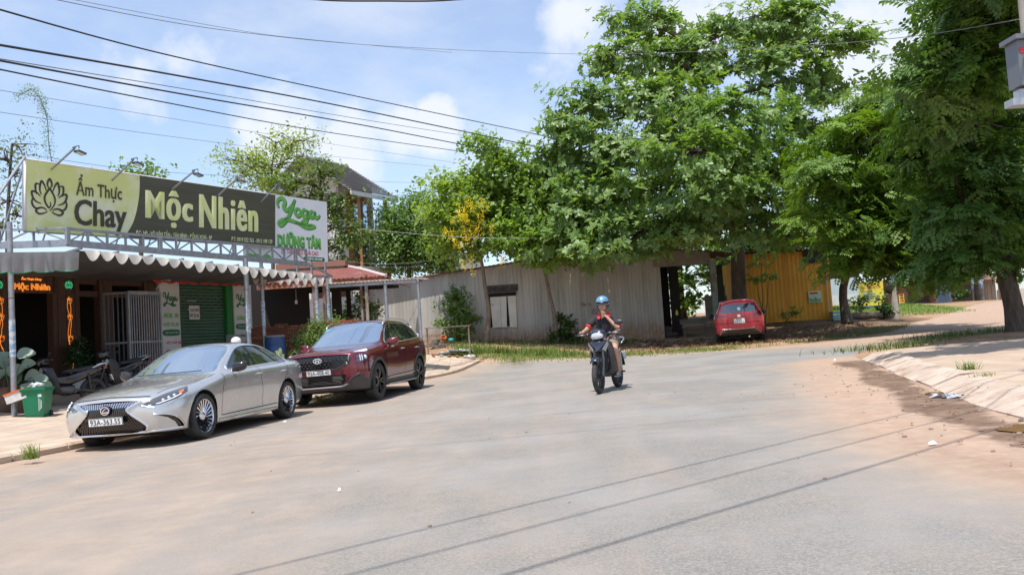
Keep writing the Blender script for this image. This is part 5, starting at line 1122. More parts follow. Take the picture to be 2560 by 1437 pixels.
 hr = MB(); hr.ball(hc + Vector((.035, 0, .02)), .098, 14, 8, (.98, .86, .9)); hr.build('hair', mat('hair_black', (.012, .010, .009), .6), root, smooth=True)
 return root
# ------------------------------------------------------------------ foliage: many small leaves gathered in sprays
NPR = np.random.RandomState(11)
def leaf_shapes(kind, n):
 """template sprays: list of (V, F4, per-vertex leaf id)"""
 r = np.random.RandomState(5); out = []
 for _ in range(n):
  V = []; F = []; T = []
  def leaf(o, d, up, ln, w, fold=.12, tip=.5):
   d = d / np.linalg.norm(d); s = np.cross(d, up); s /= (np.linalg.norm(s) + 1e-9); u = np.cross(s, d); b = len(V); t = r.rand()
   V.extend([o, o + d * ln * tip + s * w / 2 + u * w * fold, o + d * ln - u * w * .25, o + d * ln * tip - s * w / 2 + u * w * fold, o + d * ln * tip * .9 - u * 0.]); T.extend([t] * 5); F.extend([(b, b + 4, b + 2, b + 1), (b, b + 3, b + 2, b + 4)])
  if kind == 'rosette':       # whorl of big paddle leaves
   k = r.randint(6, 9); a0 = r.rand() * 6.28
   for i in range(k):
    a = a0 + 6.283 * i / k + r.uniform(-.25, .25); e = r.uniform(-.15, .75); leaf(np.zeros(3), np.array([math.cos(a), math.sin(a), e]), np.array([0, 0, 1.]), r.uniform(.75, 1.15), r.uniform(.42, .55), .1, .66)
  elif kind == 'pinnate':     # drooping feathery spray
   for q in range(3):
    a = r.rand() * 6.28; d = np.array([math.cos(a), math.sin(a), r.uniform(-.1, .35)]); s = np.array([-math.sin(a), math.cos(a), 0])
    for i in range(1, 7):
     f = i / 6.5; o = d * f * 1.0 + np.array([0, 0, -.25 * f * f])
     for sg in (-1, 1): leaf(o, s * sg + d * .5 + np.array([0, 0, r.uniform(-.35, .1)]), np.array([0, 0, 1.]), .34 * (1.1 - .45 * f), .15, .1)
  elif kind == 'oval':
   for i in range(6):
    d = r.normal(size=3); d[2] = abs(d[2]) * .5 - .1; leaf(r.normal(size=3) * .35, d, np.array([0, 0, 1.]) + r.normal(size=3) * .3, r.uniform(.7, 1.1), r.uniform(.4, .6))
  elif kind == 'fine':        # loose small leaflets
   for i in range(12):
    d = r.normal(size=3); d[2] *= .5; leaf(r.normal(size=3) * .55, d, np.array([0, 0, 1.]) + r.normal(size=3) * .4, r.uniform(.28, .5), r.uniform(.14, .24))
  elif kind == 'flower':
   for i in range(16): leaf(np.array([r.normal() * .22, r.normal() * .22, -r.rand() * 1.6]), r.normal(size=3), np.array([0, 0, 1.]), .30, .24)
  out.append((np.array(V), np.array(F), np.array(T)))
 return out
_SH = {}
def scatter(P, kind, size, tilt=.5, nrm=None, ct=None):
 """sprays of leaves at points P -> V, F, tint"""
 if kind not in _SH: _SH[kind] = leaf_shapes(kind, 8)
 sh_ = _SH[kind]; Vs, Fs, Ts = [], [], []; off = 0; n = len(P); pick = NPR.randint(0, 8, n)
 for k in range(8):
  idx = np.where(pick == k)[0]
  if not len(idx): continue
  V, F, T = sh_[k]; m = len(idx); a = NPR.rand(m) * 6.283; ca, sa = np.cos(a), np.sin(a); Z = np.zeros(m); O = np.ones(m)
  Rz = np.stack([np.stack([ca, -sa, Z], 1), np.stack([sa, ca, Z], 1), np.stack([Z, Z, O], 1)], 1)
  ax = NPR.normal(size=(m, 3)) * tilt; ax[:, 2] = 1.
  if nrm is not None: ax += nrm[idx]
  ax /= np.linalg.norm(ax, axis=1)[:, None]; ref = np.tile(np.array([1., .01, 0]), (m, 1)); x = ref - ax * (ref * ax).sum(1)[:, None]; x /= np.linalg.norm(x, axis=1)[:, None]; y = np.cross(ax, x)
  B = np.stack([x, y, ax], 2) @ Rz; s = size * NPR.uniform(.75, 1.25, m)
  W = np.einsum('mij,vj->mvi', B, V) * s[:, None, None] + P[idx][:, None, :]
  nv = len(V); Vs.append(W.reshape(-1, 3)); Fs.append((F[None] + (np.arange(m) * nv)[:, None, None] + off).reshape(-1, 4)); tt = np.clip(T[None] * .4 + NPR.rand(m)[:, None] * .25 + (NPR.rand(m) if ct is None else ct[idx])[:, None] * .35, 0, 1)
  Ts.append(tt.ravel()); off += m * nv
 return np.concatenate(Vs), np.concatenate(Fs), np.concatenate(Ts)
def blob_points(c, r, n, shell=.55):
 d = NPR.normal(size=(n, 3)); d /= np.linalg.norm(d, axis=1)[:, None]; rad = shell + (1 - shell) * NPR.rand(n); rad = np.where(NPR.rand(n) < .22, 1 + .32 * NPR.rand(n), rad)
 wob = 1 + .3 * np.sin(d[:, 0] * 5 + c[0]) * np.sin(d[:, 1] * 4 + c[1]) * np.cos(d[:, 2] * 5)
 return np.array(c) + d * rad[:, None] * wob[:, None] * np.array(r), d
def leaves_part(name, parent, blobs, m, kind, size, shell=.55, off=(0, 0, 0), tilt=.5, out=.5):
 P, N = [], []
 for c, r, n in blobs:
  p, d = blob_points(c, r, n, .5); P.append(p); N.append(d * out)
 P = np.concatenate(P); N = np.concatenate(N); V, F, T = scatter(P, kind, size, tilt, N)
 return link(name, np_mesh(name, V, 4, F, m, T), parent)
BARK = lambda: mat('bark', (.13, .10, .075), .9, col2=(.075, .055, .04), scale=5, stretch=(3, 3, .6), bump=.8)
def limb(mb, a, b, r0, r1, sag=.12, n=6, wig=.08):
 a, b = Vector(a), Vector(b); L_ = (b - a).length; pts = []
 for i in range(n + 1):
  t = i / n; p = a.lerp(b, t); p.z += sag * L_ * math.sin(math.pi * t); p += Vector((rnd.uniform(-1, 1), rnd.uniform(-1, 1), rnd.uniform(-1, 1))) * wig * L_ * .3 * math.sin(math.pi * t); pts.append(p)
 mb.tube(pts, [r0 + (r1 - r0) * (i / n) ** .8 for i in range(n + 1)], 7); return pts
def tree(name, label, cat, base, trunk, blobs, m, kind, size, dens, trunk_r=.2, group=None, bark=None, twigs=5, sparse=0., tilt=.5, flowers=None, out=.5, limbs=True, clump=.38):
 """trunk: world points up the stem; blobs: (world centre, radii); dens: sprays per square metre of blob"""
 base = Vector(base); t = thing(name, label, cat, base, group=group); bark = bark or BARK()
 tp = [Vector(p) - base for p in trunk]; mb = MB(); k = len(tp); pp = [Vector(q) for q in catmull([tuple(p) for p in tp], 4)]; n = len(pp)
 mb.tube(pp, [trunk_r * (1.35 - .35 * min(1, i / 3)) * (1 - .55 * i / n) for i in range(n)], 10); mb.build('trunk', bark, t, smooth=60)
 br = MB(); top = tp[-1]
 cen = [Vector(c) - base for c, r in blobs]; P, N, CT = [], [], []
 for (c, r), cc in zip(blobs, cen):
  r = np.array(r); area = 4 * math.pi * ((r[0] * r[1]) ** 1.6 / 3 + (r[0] * r[2]) ** 1.6 / 3 + (r[1] * r[2]) ** 1.6 / 3) ** (1 / 1.6); nn = max(12, int(area * dens))
  nc = max(5, nn // 9); q, dq = blob_points(tuple(cc), r, nc, .5); ix = NPR.randint(0, nc, nn); p = q[ix] + NPR.normal(size=(nn, 3)) * np.array([clump, clump, clump * .42])
  P.append(p); N.append(dq[ix] * out); CT.append(NPR.rand(nc)[ix])
  if limbs:
   s = min(range(len(pp)), key=lambda i: (pp[i] - cc).length + (0 if i > n * .35 else 50) + max(0, pp[i].z - cc.z) * 1.2); a = pp[s]
   L_ = limb(br, a, cc, max(.03, trunk_r * .42 * min(1, 2.2 / ((cc - a).length + .5) + .35)), .03)
   for q in range(twigs):
    e = p[rnd.randrange(len(p))]; limb(br, L_[rnd.choice((3, 4, 5, 6))], Vector(e), .028, .008, .05, 4, .15)
 if br.v: br.build('branches', bark, t, smooth=60)
 P = np.concatenate(P); N = np.concatenate(N)
 V, F, T = scatter(P, kind, size, tilt, N, np.concatenate(CT)); link('crown', np_mesh('crown', V, 4, F, m, T), t)
 if flowers:
  c, cnt, fm, fs = flowers; Q = np.array([tuple(Vector(q) - base) for q in c]); V, F, T = scatter(np.repeat(Q, cnt, 0) + NPR.normal(size=(len(Q) * cnt, 3)) * .16, 'flower', fs, .2); link('blossom', np_mesh('blossom', V, 4, F, fm, T), t)
 return t
def px_blobs(lst, y, k=1.):
 """crown lumps: (pixel x, y, radius px across, radius px up, depth offset)"""
 out = []
 for q in lst:
  px, py, rx, ry = q[:4]; d = y + (q[4] if len(q) > 4 else 0); c = at(px, py, d); out.append((tuple(c), (rx * d / F_PX * k, min(rx, 1.2 * ry) * d / F_PX * .9, ry * d / F_PX * k)))
 return out
# ------------------------------------------------------------------ the shop row on the left; its own frame: u along the row, v into the shops, w up
SH_O = at(33, 1050, 17); SH_A = R(26); SH_U = Vector((math.sin(SH_A), math.cos(SH_A), 0)); SH_N = Vector((-math.cos(SH_A), math.sin(SH_A), 0)); SH_R = (0, 0, R(64))
def sh(px, py, v=0.):
 d = ray(px, py); t = (SH_O + SH_N * v - CAM).dot(SH_N) / d.dot(SH_N); p = CAM + d * t - SH_O
 return Vector((p.dot(SH_U), v, p.z))
def shw(u, v, w=0.): return SH_O + SH_U * u + SH_N * v + Vector((0, 0, w))
def shg(u, v):        # height of the ground in the shop frame
 p = shw(u, v); return H(p.x, p.y) + .1 - SH_O.z
def shop_thing(name, label, cat, group=None): return thing(name, label, cat, SH_O, SH_R, group)
GALV = lambda: mat('galvanised', (.36, .38, .41), .5, .55, col2=(.28, .29, .31), scale=7, col3=(.25, .11, .05), scale3=3.5, lo3=.64, hi3=.74, rvar=.12)
WOOD = lambda: mat('dark_wood', (.085, .034, .015), .55, col2=(.045, .018, .009), scale=5, stretch=(8, 8, .7), bump=.3)
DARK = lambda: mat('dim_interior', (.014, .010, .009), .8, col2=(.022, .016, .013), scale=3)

def face_fn(o, right, up):
 """carry flat print to a board: right and up unit vectors, outward = right x up"""
 o, right, up = Vector(o), Vector(right).normalized(), Vector(up).normalized(); n = right.cross(up)
 return lambda a, b, d: o + right * a + up * b + n * (d + .003)
def lotus_strokes():
 P = [[(0, -.62), (.16, -.42), (.30, -.18), (.30, .10), (.16, .38), (0, .56), (-.14, .40), (-.28, .14), (-.27, -.12), (-.14, -.34), (-.03, -.44), (.06, -.30), (.04, -.12)],
         [(0, .56), (.12, .74), (.11, .92), (.0, 1.10), (-.11, .92), (-.12, .74), (0, .56)]]
 for s in (-1, 1):
  P += [[(s * .20, .46), (s * .30, .74), (s * .46, .94), (s * .54, .72), (s * .56, .44), (s * .47, .22)], [(s * .56, .74), (s * .78, .76), (s * .80, .48), (s * .74, .22)],
              [(s * .52, .12), (s * .74, .30), (s * 1.0, .34), (s * .96, .06), (s * .78, -.16), (s * .48, -.26)], [(s * .96, .0), (s * 1.0, -.26), (s * .84, -.50), (s * .55, -.52)],
              [(s * .12, -.66), (s * .36, -.76), (s * .60, -.80), (s * .78, -.66), (s * .62, -.50), (s * .34, -.48), (s * .16, -.60)]]
 return P
def main_billboard():
 t = shop_thing('restaurant_billboard', 'long lime and dark olive billboard lettered Mộc Nhiên above the awning', 'billboard')
 A, B, C_, D = sh(62, 397, .6), sh(687, 487, .6), sh(687, 616, .6), sh(62, 577, .6)
 def q(s, h): return (A * (1 - s) + B * s) * h + (D * (1 - s) + C_ * s) * (1 - h)
 Wd, Hd = (B - A).length, 1.58
 right = (B - A).normalized(); up = Vector((0, 0, 1)); up = (up - right * up.dot(right)).normalized(); out = right.cross(up)
 def F(a, b, d): return q(a / Wd + .5, b / Hd + .5) + out * (d + .004)
 def fx(px): return (sh(px, 500, .6).x - A.x) / (B.x - A.x) - .5
 lime = mat('banner_lime', (.66, .70, .26), .6, col2=(.76, .78, .55), scale=1.1, lo=.42, hi=.66, detail=4); olive = mat('banner_olive', (.075, .070, .042), .5, col2=(.09, .085, .055), scale=2, bump=.25, bscale=18, stretch=(.3, 1, 6))
 ink = mat('print_olive', (.055, .055, .032), .55); white = mat('banner_white', (.72, .72, .70), .6); pale = mat('print_lime', (.70, .75, .30), .55, col2=(.78, .80, .48), scale=2.2)
 b = MB(); n = 24                                            # stretched canvas with slight waves
 def canvas(a0, a1, m, nm):
  g = MB(); g.grid(lambda s, h: F(a0 + (a1 - a0) * s, (h - .5) * Hd, .006 * math.sin(s * 37) * math.sin(h * 3.1)), n, 6); return g.build(nm, m, t, smooth=True, fix=False)
 canvas(-Wd / 2, Wd / 2, lime, 'canvas')
 ol = MB(); pts = [(fx(349), .5), (fx(350), .36), (fx(348), .14), (fx(342), -.08), (fx(333), -.27), (fx(318), -.44), (fx(309), -.5)]; pts = catmull(pts, 4)
 k = len(pts); vs = [F(x * Wd, y * Hd, .012) for x, y in pts] + [F(Wd / 2, y * Hd, .012) for x, y in pts]; ol.add(vs, [(i, k + i, k + i + 1, i + 1) for i in range(k - 1)]); ol.build('olive_field', olive, t, fix=False)
 edge = MB(); ribbon(edge, [(x * Wd - .015, y * Hd) for x, y in pts], .035, lambda a, b_, d: F(a, b_, d + .010)); edge.build('curved_border', pale, t)
 fr = MB()
 for p0, p1 in ((A, B), (B, C_), (C_, D), (D, A)): fr.bar(p0 - out * .03, p1 - out * .03, .05)
 for s in np.linspace(0, 1, 9): fr.bar(q(s, 1) - out * .05, q(s, 0) - out * .05, .04); fr.bar(q(s, .9) - out * .05, q(s, 0) - out * .9 + Vector((0, 0, -.2)), .03)
 fr.build('steel_frame', GALV(), t)
 bk = MB(); bk.add([q(0, 1) - out * .004, q(1, 1) - out * .004, q(1, 0) - out * .004, q(0, 0) - out * .004], [(0, 1, 2, 3)]); bk.build('canvas_back', white, t, fix=False)
 hem = MB(); hem.tube([F(x * Wd, .5 * Hd, .0) for x in np.linspace(-.5, .5, 12)], .018, 6); hem.tube([F(-.5 * Wd, y * Hd, 0) for y in (-.5, .5)], .025, 6); hem.build('hem', white, t, smooth=True)
 lo = MB()
 cx, cy, r = fx(126) * Wd, -.035 * Hd, .41
 for st in lotus_strokes():
  p = catmull([(cx + x * r * 1.02, cy + y * r * 1.03) for x, y in st], 5); m = len(p); ribbon(lo, p, [.016 + .032 * math.sin(math.pi * i / (m - 1)) ** .8 for i in range(m)], lambda a, b_, d: F(a, b_, d + .008))
 lo.build('lotus_print', ink, t)
 def L(nm, tx, p0, p1, y, h, m, bold=0, space=1.):
  f0, f1 = fx(p0), fx(p1)
  for k in range(-bold, bold + 1):
   lettering(nm, tx, lambda a, b_, d: F((f0 + f1) / 2 * Wd + a + k * .011, y * Hd + b_, d + .016 + .001 * k), m, t, (f1 - f0) * Wd - .022 * bold, h * Hd, .012, 0, depth=.002, space=space)
 L('lettering', 'Ẩm Thực', 192, 306, .20, .37, ink, 0); L('lettering', 'Chay', 187, 318, -.235, .50, ink, 1)
 L('lettering', 'Mộc', 364, 483, .01, .62, pale, 3, 1.12); L('lettering', 'Nhiên', 498, 645, .03, .58, pale, 3, 1.12)
 L('address', 'ĐC: 145 - VÕ VĂN TẦN - TÂN BÌNH - ĐỒNG XOÀI - BP', 341, 530, -.40, .105, pale, 0); L('telephone', 'ĐT: 0919 552 763 - 0913 109 139', 578, 680, -.415, .082, pale, 0)
 return t
def script_yoga():
 """brush lettering: strokes of the word in a unit box"""
 return [([(.02, .62), (.00, .76), (.05, .88), (.13, .90), (.17, .80), (.14, .66), (.17, .57), (.24, .60), (.32, .74), (.38, .90)], .055), ([(.40, .93), (.34, .70), (.27, .48), (.19, .30), (.10, .16), (.04, .12), (.02, .18), (.08, .25), (.22, .30), (.40, .25), (.60, .20), (.80, .22)], .055),
   ([(.47, .66), (.42, .64), (.39, .55), (.42, .46), (.48, .46), (.52, .55), (.50, .64), (.46, .67)], .05), ([(.66, .64), (.60, .66), (.56, .58), (.57, .48), (.62, .46), (.67, .54), (.69, .66)], .05), ([(.69, .66), (.68, .50), (.66, .34), (.60, .24), (.54, .26), (.60, .34), (.72, .44)], .045),
   ([(.84, .62), (.78, .64), (.74, .56), (.75, .47), (.80, .46), (.85, .54), (.87, .65)], .05), ([(.87, .65), (.86, .52), (.88, .45), (.94, .48), (.98, .56)], .045), ([(.40, .25), (.62, .14), (.80, .17), (.86, .20)], .06)]
def yoga_print(o, fn, w, h, m1, m2, parent, k=1.):
 for nm, m, dx, dy, e in (('script_shadow', m2, .018, -.022, 0.), ('script', m1, 0, 0, .004)):
  mb = MB()
  for pts, wd in script_yoga():
   p = catmull([((x - .5 + dx) * w, (y - .5 + dy) * h) for x, y in pts], 5); n = len(p)
   ribbon(mb, p, [wd * k * w * (.55 + .55 * math.sin(math.pi * i / (n - 1))) for i in range(n)], lambda a, b, d: fn(a + o[0], b + o[1], d + e), .003)
  mb.build(nm, m, parent)
def yoga_billboard():
 t = shop_thing('yoga_billboard', 'white billboard with green Yoga script at the right end of the long billboard', 'billboard')
 A, B, C_, D = sh(605, 474, .78), sh(817, 505, .78), sh(820, 655, .78), sh(608, 640, .78)
 right = (B - A).normalized(); up = Vector((0, 0, 1)); out = right.cross(up).normalized(); Wd = (B - A).length; Hd = (B - C_).length
 white = mat('sign_white', (.84, .85, .87), .55, col2=(.78, .80, .83), scale=2); gr = mat('print_green', (.13, .42, .08), .5, col2=(.19, .52, .11), scale=5); dg = mat('print_dark_green', (.02, .14, .06), .5); red = mat('print_red', (.55, .03, .05), .5)
 b = MB(); mid = (A + B + C_ + D) / 4; vs = [A, B, C_, D]; b.add([p for p in vs] + [p - out * .04 for p in vs], [(3, 2, 1, 0), (4, 5, 6, 7), (0, 1, 5, 4), (1, 2, 6, 5), (2, 3, 7, 6), (3, 0, 4, 7)]); b.build('board', white, t)
 s = MB()
 for p in (B, C_): s.bar(p - out * .08, p - out * .08 + Vector((0, 0, -.01)), .05)
 for f in (.62, .80, .98): p = D.lerp(C_, f); s.bar(p - out * .06 + Vector((0, 0, .4)), p - out * .06 + Vector((0, 0, -.55)), .05)
 s.bar(B - out * .06, C_ - out * .06, .05); s.bar(D.lerp(C_, .55) - out * .06 + Vector((0, 0, -.5)), C_ - out * .06 + Vector((0, 0, -.5)), .05); s.build('steel_frame', GALV(), t)
 def F(px, py):      # centre of a print by the place it has on the board
  d = ray(px, py); O = SH_O; n = SH_U * out.x + SH_N * out.y; pt = SH_O + SH_U * A.x + SH_N * A.y + Vector((0, 0, A.z)); q = CAM + d * ((pt - CAM).dot(n) / d.dot(n)) - SH_O
  c = Vector((q.dot(SH_U), q.dot(SH_N), q.z)); r2 = (C_ - D).normalized() * .45 + right * .55; r2.normalize(); return lambda a, b_, d_: c + r2 * a + up * b_ + out * (d_ + .004)
 yoga_print((0, 0), F(749, 536), 2.05, 1.08, gr, dg, t, 1.15)
 for k, (m, e, dz) in enumerate(((dg, 0., -.035), (gr, .003, 0.))):
  f = F(749, 600); [lettering('lettering', 'DƯỠNG TÂM', lambda a, b_, d, f=f, dz=dz, e=e, q=q: f(a + q * .012, b_ + dz, d + e + .001 * q), m, t, 2.02, .46, .012, depth=.002, space=1.08) for q in (-2, -1, 0, 1, 2)]
 f = F(751, 630); lettering('lettering', 'DỄ TẬP - HIỆU QUẢ CAO', f, red, t, 1.75, .25, .012)
 f = F(787, 648); p = MB(); p.prism([(x, y) for x, y in catmull([(-.50, -.06), (.44, -.065), (.47, 0), (.44, .065), (-.50, .06)], 2, True)], lambda a, b_, d: f(a, b_, d), 0, .003); p.build('number_band', dg, t)
 lettering('telephone', '0355 366 379 - 0393 212 840', lambda a, b_, d: f(a - .04, b_, d + .004), white, t, .82, .075, .015)
 f = F(640, 641); lf = MB()
 for a0 in (-.5, -.2, .2): ribbon(lf, catmull([(a0, -.1), (a0 + .2, .02), (a0 + .45, .0)], 5), [.02 + .12 * math.sin(math.pi * i / 10) for i in range(11)], lambda a, b_, d: f(a, b_, d))
 lf.build('leaf_print', gr, t)
 return t
def flood_lamps():
 spots = [((128, 398), (190, 373), 'above the lotus print'), ((280, 427), (336, 402), 'above the word Chay'), ((430, 452), (488, 430), 'above the word Mộc'), ((545, 469), (596, 447), 'above the word Nhiên'), ((652, 487), (694, 466), 'nearest the white yoga board')]
 for (b, l, where) in spots:
  p = sh(b[0], b[1], .6); q = sh(l[0], l[1], -.42)
  t = shop_thing('flood_lamp', 'flood lamp on a slanting arm over the billboard ' + where, 'lamp', 'flood lamps over the long billboard')
  m = MB(); m.bar(p + Vector((0, .05, -.25)), q + Vector((-.03, 0, .02)), .035); m.build('arm', GALV(), t)
  g = mat('lamp_grey', (.12, .12, .125), .5, .3); d = Vector((.75, -.3, -.28)).normalized()
  br = MB(); br.tube([q + Vector((0, -.10, .0)), q + Vector((.0, -.10, .06)), q + Vector((.0, .10, .06)), q + Vector((0, .10, .0))], .012, 6); br.tube([q + Vector((0, 0, .06)), q + Vector((-.06, 0, -.0))], .016, 6); br.build('bracket', g, t)
  h = MB(); h.box(q + Vector((.10, 0, -.06)), (.20, .17, .04), 0, 0, Matrix.Rotation(R(14), 3, 'Y')); ho = h.build('lamp_head', g, t)
  gl = MB(); gl.box(q + Vector((.095, 0, -.088)), (.17, .14, .008), 0, 0, Matrix.Rotation(R(14), 3, 'Y')); gl.build('lamp_glass', mat('lamp_core', (.75, .78, .82), .08, .6), ho)
def awning():
 t = shop_thing('awning', 'grey fabric awning with scalloped edge under a galvanised truss over the forecourt', 'awning')
 g = GALV(); A, B = 1.33, 9.30
 tr = MB(); tr.bar((A, 0, 4.06), (B + .02, 0, 4.13), .05, .06); tr.bar((A, .01, 3.74), (B + .02, .01, 3.70), .06, .15); tr.build('truss_chord', g, t)
 n = 16
 for k in range(n + 1):
  u = A + (B - A) * k / n; big = k % 5 == 0
  p = MB(); p.bar((u, .0, 3.70), (u, .0, 4.09), .085 if big else .045); p.build('truss_post', g, t)
  if k < n:
   p = MB(); u2 = A + (B - A) * (k + 1) / n; p.bar((u, .0, 4.05 if k % 2 else 3.76), (u2, .0, 3.76 if k % 2 else 4.05), .03); p.build('truss_brace', g, t)
 # wing of the truss at the left, running across
 W0 = Vector((A, 0, 0)); wd = Vector((-1, 0, 0)); wl = Vector((wd.dot(SH_U), wd.dot(SH_N), 0)); lw = MB()
 for z, w in ((4.08, .05), (3.74, .15)): lw.bar(W0 + Vector((0, 0, z)), W0 + wl * 4.5 + Vector((0, 0, z + .12)), .05, w)
 for k in range(1, 6): p = W0 + wl * .75 * k; q = W0 + wl * .75 * (k - 1); lw.bar(p + Vector((0, 0, 3.78)), p + Vector((0, 0, 4.12)), .04); lw.bar(q + Vector((0, 0, 3.78 if k % 2 else 4.1)), p + Vector((0, 0, 4.1 if k % 2 else 3.8)), .03)
 lw.build('side_truss', g, t)
 fab = mat('awning_fabric', (.095, .092, .09), .75, col2=(.075, .073, .072), scale=4, bump=.2); val = fabric_mat('valance_cloth', (.74, .70, .64)); gry = fabric_mat('valance_grey', (.42, .41, .40))
 rf = MB(); rf.grid(lambda a, b: Vector((1.6 + 8.1 * a, .05 + 3.2 * b, 3.60 - .22 * a * (1 - b) - .34 * b + .03 * math.sin(a * 50) * math.sin(b * 3.1))), 60, 6); rf.build('fabric_roof', fab, t, smooth=True, fix=False)
 ce = MB(); ce.grid(lambda a, b: Vector((-3 + 4.7 * a, .1 + 3.2 * b, 3.45 - .25 * b)), 8, 4); ce.build('fabric_roof', fab, t, fix=False)
 for k in range(9): b = MB(); u = 1.7 + k * .96; b.bar((u, .05, 3.66 - .22 * (u - 1.6) / 8), (u, 3.2, 3.36), .05); b.build('rafter', g, t)
 ns = 20
 for k in range(ns):                       # the scallops, each hanging a little differently
  u0 = 1.62 + 7.8 * k / ns; w = 7.8 / ns; z = 3.615 - .22 * k / ns; s = MB(); hgt = (.13 + .09 * rnd.random()) * (1 + .25 * k / ns); tilt = .05 + .08 * rnd.random()
  def S(a, b, u0=u0, w=w, z=z, hgt=hgt, tilt=tilt):
   e = (1 - abs(2 * a - 1) ** 2.2); d = b * (.07 + hgt * e); return Vector((u0 + w * (.03 + .94 * a), -.05 - tilt * b + .025 * math.sin(math.pi * a) * b, z - d))
  s.grid(S, 10, 5); s.build('scallop', val, t, smooth=True, fix=False)
 for k in range(10):                      # second row over the open side
  p = sh(634 + 20.5 * k, 689 + .3 * k, 1.6); s = MB(); w = .33; hgt = .26 + .05 * rnd.random()
  def S(a, b): e = (1 - abs(2 * a - 1) ** 2.2); return Vector((p.x - w / 2 + w * a, 1.6 - .08 * b, p.z - b * (.03 + hgt * e)))
  s.grid(S, 8, 4); s.build('scallop', val, t, smooth=True, fix=False)
 p0, p1 = sh(626, 688, 1.6), sh(830, 690, 1.6); b = MB(); b.bar(p0, p1, .05, .05); b.bar((B, 0, 3.7), p1, .05); b.build('edge_bar', g, t)
 dv = MB(); q0, q1 = sh(-60, 632, -.1), sh(196, 629, .0)
 def D(a, b): p = q0.lerp(q1, a); return p + Vector((0, -.03 - .05 * b * math.sin(a * 30), -b * (.40 + .035 * abs(math.sin(a * 4 * math.pi)))))
 dv.grid(D, 60, 6); dv.build('drop_valance', gry, t, smooth=True, fix=False)
 pi = MB(); pi.tube([D(a, 1.005) for a in np.linspace(0, 1, 61)], .01, 5); pi.build('green_piping', mat('piping_green', (.03, .30, .14), .6), t)
 for (px, top, v, r) in ((25, 615, 0., .055), (615, 690, 0., .07), (654, 690, .8, .055), (818, 705, .0, .045), (790, 702, 2.4, .06)):
  p = sh(px, top, v); gz = shg(p.x, v) - .15; s = MB(); s.cyl((p.x, v, gz), (p.x, v, p.z + (.5 if px < 700 else .1)), r, n=14); so = s.build('awning_post', g, t, smooth=40)
  s = MB(); s.cyl((p.x, v, gz + 1.35), (p.x, v, gz + 1.37 + .75), r + .004, n=14, cap=False); s.build('glued_notices', mat('post_stickers', (.18, .30, .48), .7, col2=(.50, .52, .52), scale=9, lo=.45, hi=.55, stretch=(1, 1, 2.5)), so)
  s = MB(); s.cyl((p.x, v, gz + 2.55), (p.x, v, gz + 2.57), r + .006, n=14); s.build('rust_band', mat('rust', (.22, .07, .03), .9), so)
 lt = MB(); lt.bar(sh(62, 392, .6), sh(-12, 500, -1.2), .04); lt.build('sign_strut', g, t)
def fabric_mat(name, col):
 if name in MATS: return MATS[name]
 m = mat(name, col, .8, col2=tuple(c * .88 for c in col), scale=5, bump=.2); nt = m.node_tree; b = nt.nodes['Principled BSDF']; tr = nd(nt, 'ShaderNodeBsdfTranslucent'); tr.inputs[0].default_value = c4([c * .8 for c in col]); ms = nd(nt, 'ShaderNodeMixShader'); ms.inputs[0].default_value = .4
 nt.links.new(b.outputs[0], ms.inputs[1]); nt.links.new(tr.outputs[0], ms.inputs[2]); nt.links.new(ms.outputs[0], nt.nodes['Material Output'].inputs[0]); return m
def restaurant():
 t = shop_thing('restaurant', 'dark wooden restaurant with deep doorways under the awning', 'building')
 wd, dk = WOOD(), DARK(); V = 3.; U = lambda px, v=V: sh(px, 820, v).x; g0 = shg(3, 3) - .1
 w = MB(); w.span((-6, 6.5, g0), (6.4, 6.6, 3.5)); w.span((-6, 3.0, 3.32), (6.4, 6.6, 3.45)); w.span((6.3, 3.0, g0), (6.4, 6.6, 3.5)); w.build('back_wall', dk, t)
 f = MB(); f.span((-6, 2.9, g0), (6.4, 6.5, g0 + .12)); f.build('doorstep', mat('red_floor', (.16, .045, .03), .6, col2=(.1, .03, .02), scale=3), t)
 for px0, px1, v in ((-120, -60, V), (-16, 12, V), (126, 193, V), (244, 276, V), (356, 386, V)):
  a, b = U(px0, v), U(px1, v); n = max(1, round((b - a) / .13))
  for k in range(n): p = MB(); p.span((a + (b - a) * k / n + .004, v - .12 - .012 * (k % 2), g0), (a + (b - a) * (k + 1) / n - .004, v + .12, 3.35)); p.build('plank', wd, t)
 a, b = U(-70), U(193); z0, z1 = sh(60, 733, V).z, sh(60, 686, V).z
 for k in range(12): p = MB(); u = a + (b - a) * k / 12; p.span((u + .004, V - .10 - .01 * (k % 3), z0), (u + (b - a) / 12 - .004, V + .02, z1)); p.build('plank', wd, t)
 a, b = U(193), U(386); p = MB(); p.span((a, V - .06, sh(220, 742, V).z), (b, V + .06, sh(220, 728, V).z)); p.span((a, V - .05, 3.15), (b, V + .05, 3.35)); p.build('lintel', wd, t)
 p = MB(); p.span((U(196), V - .02, g0 + 2.55), (U(238), V, g0 + 2.57)); p.build('light_slot', mat('slot_pale', (.5, .48, .45), .5), t)
 for x in (.4, 1.2, 2.0, 4.6): p = MB(); p.span((x, 5.6, g0), (x + .7, 6.1, g0 + .75)); p.span((x + .1, 5.2, g0), (x + .5, 5.5, g0 + .85)); p.build('table', wd, t)
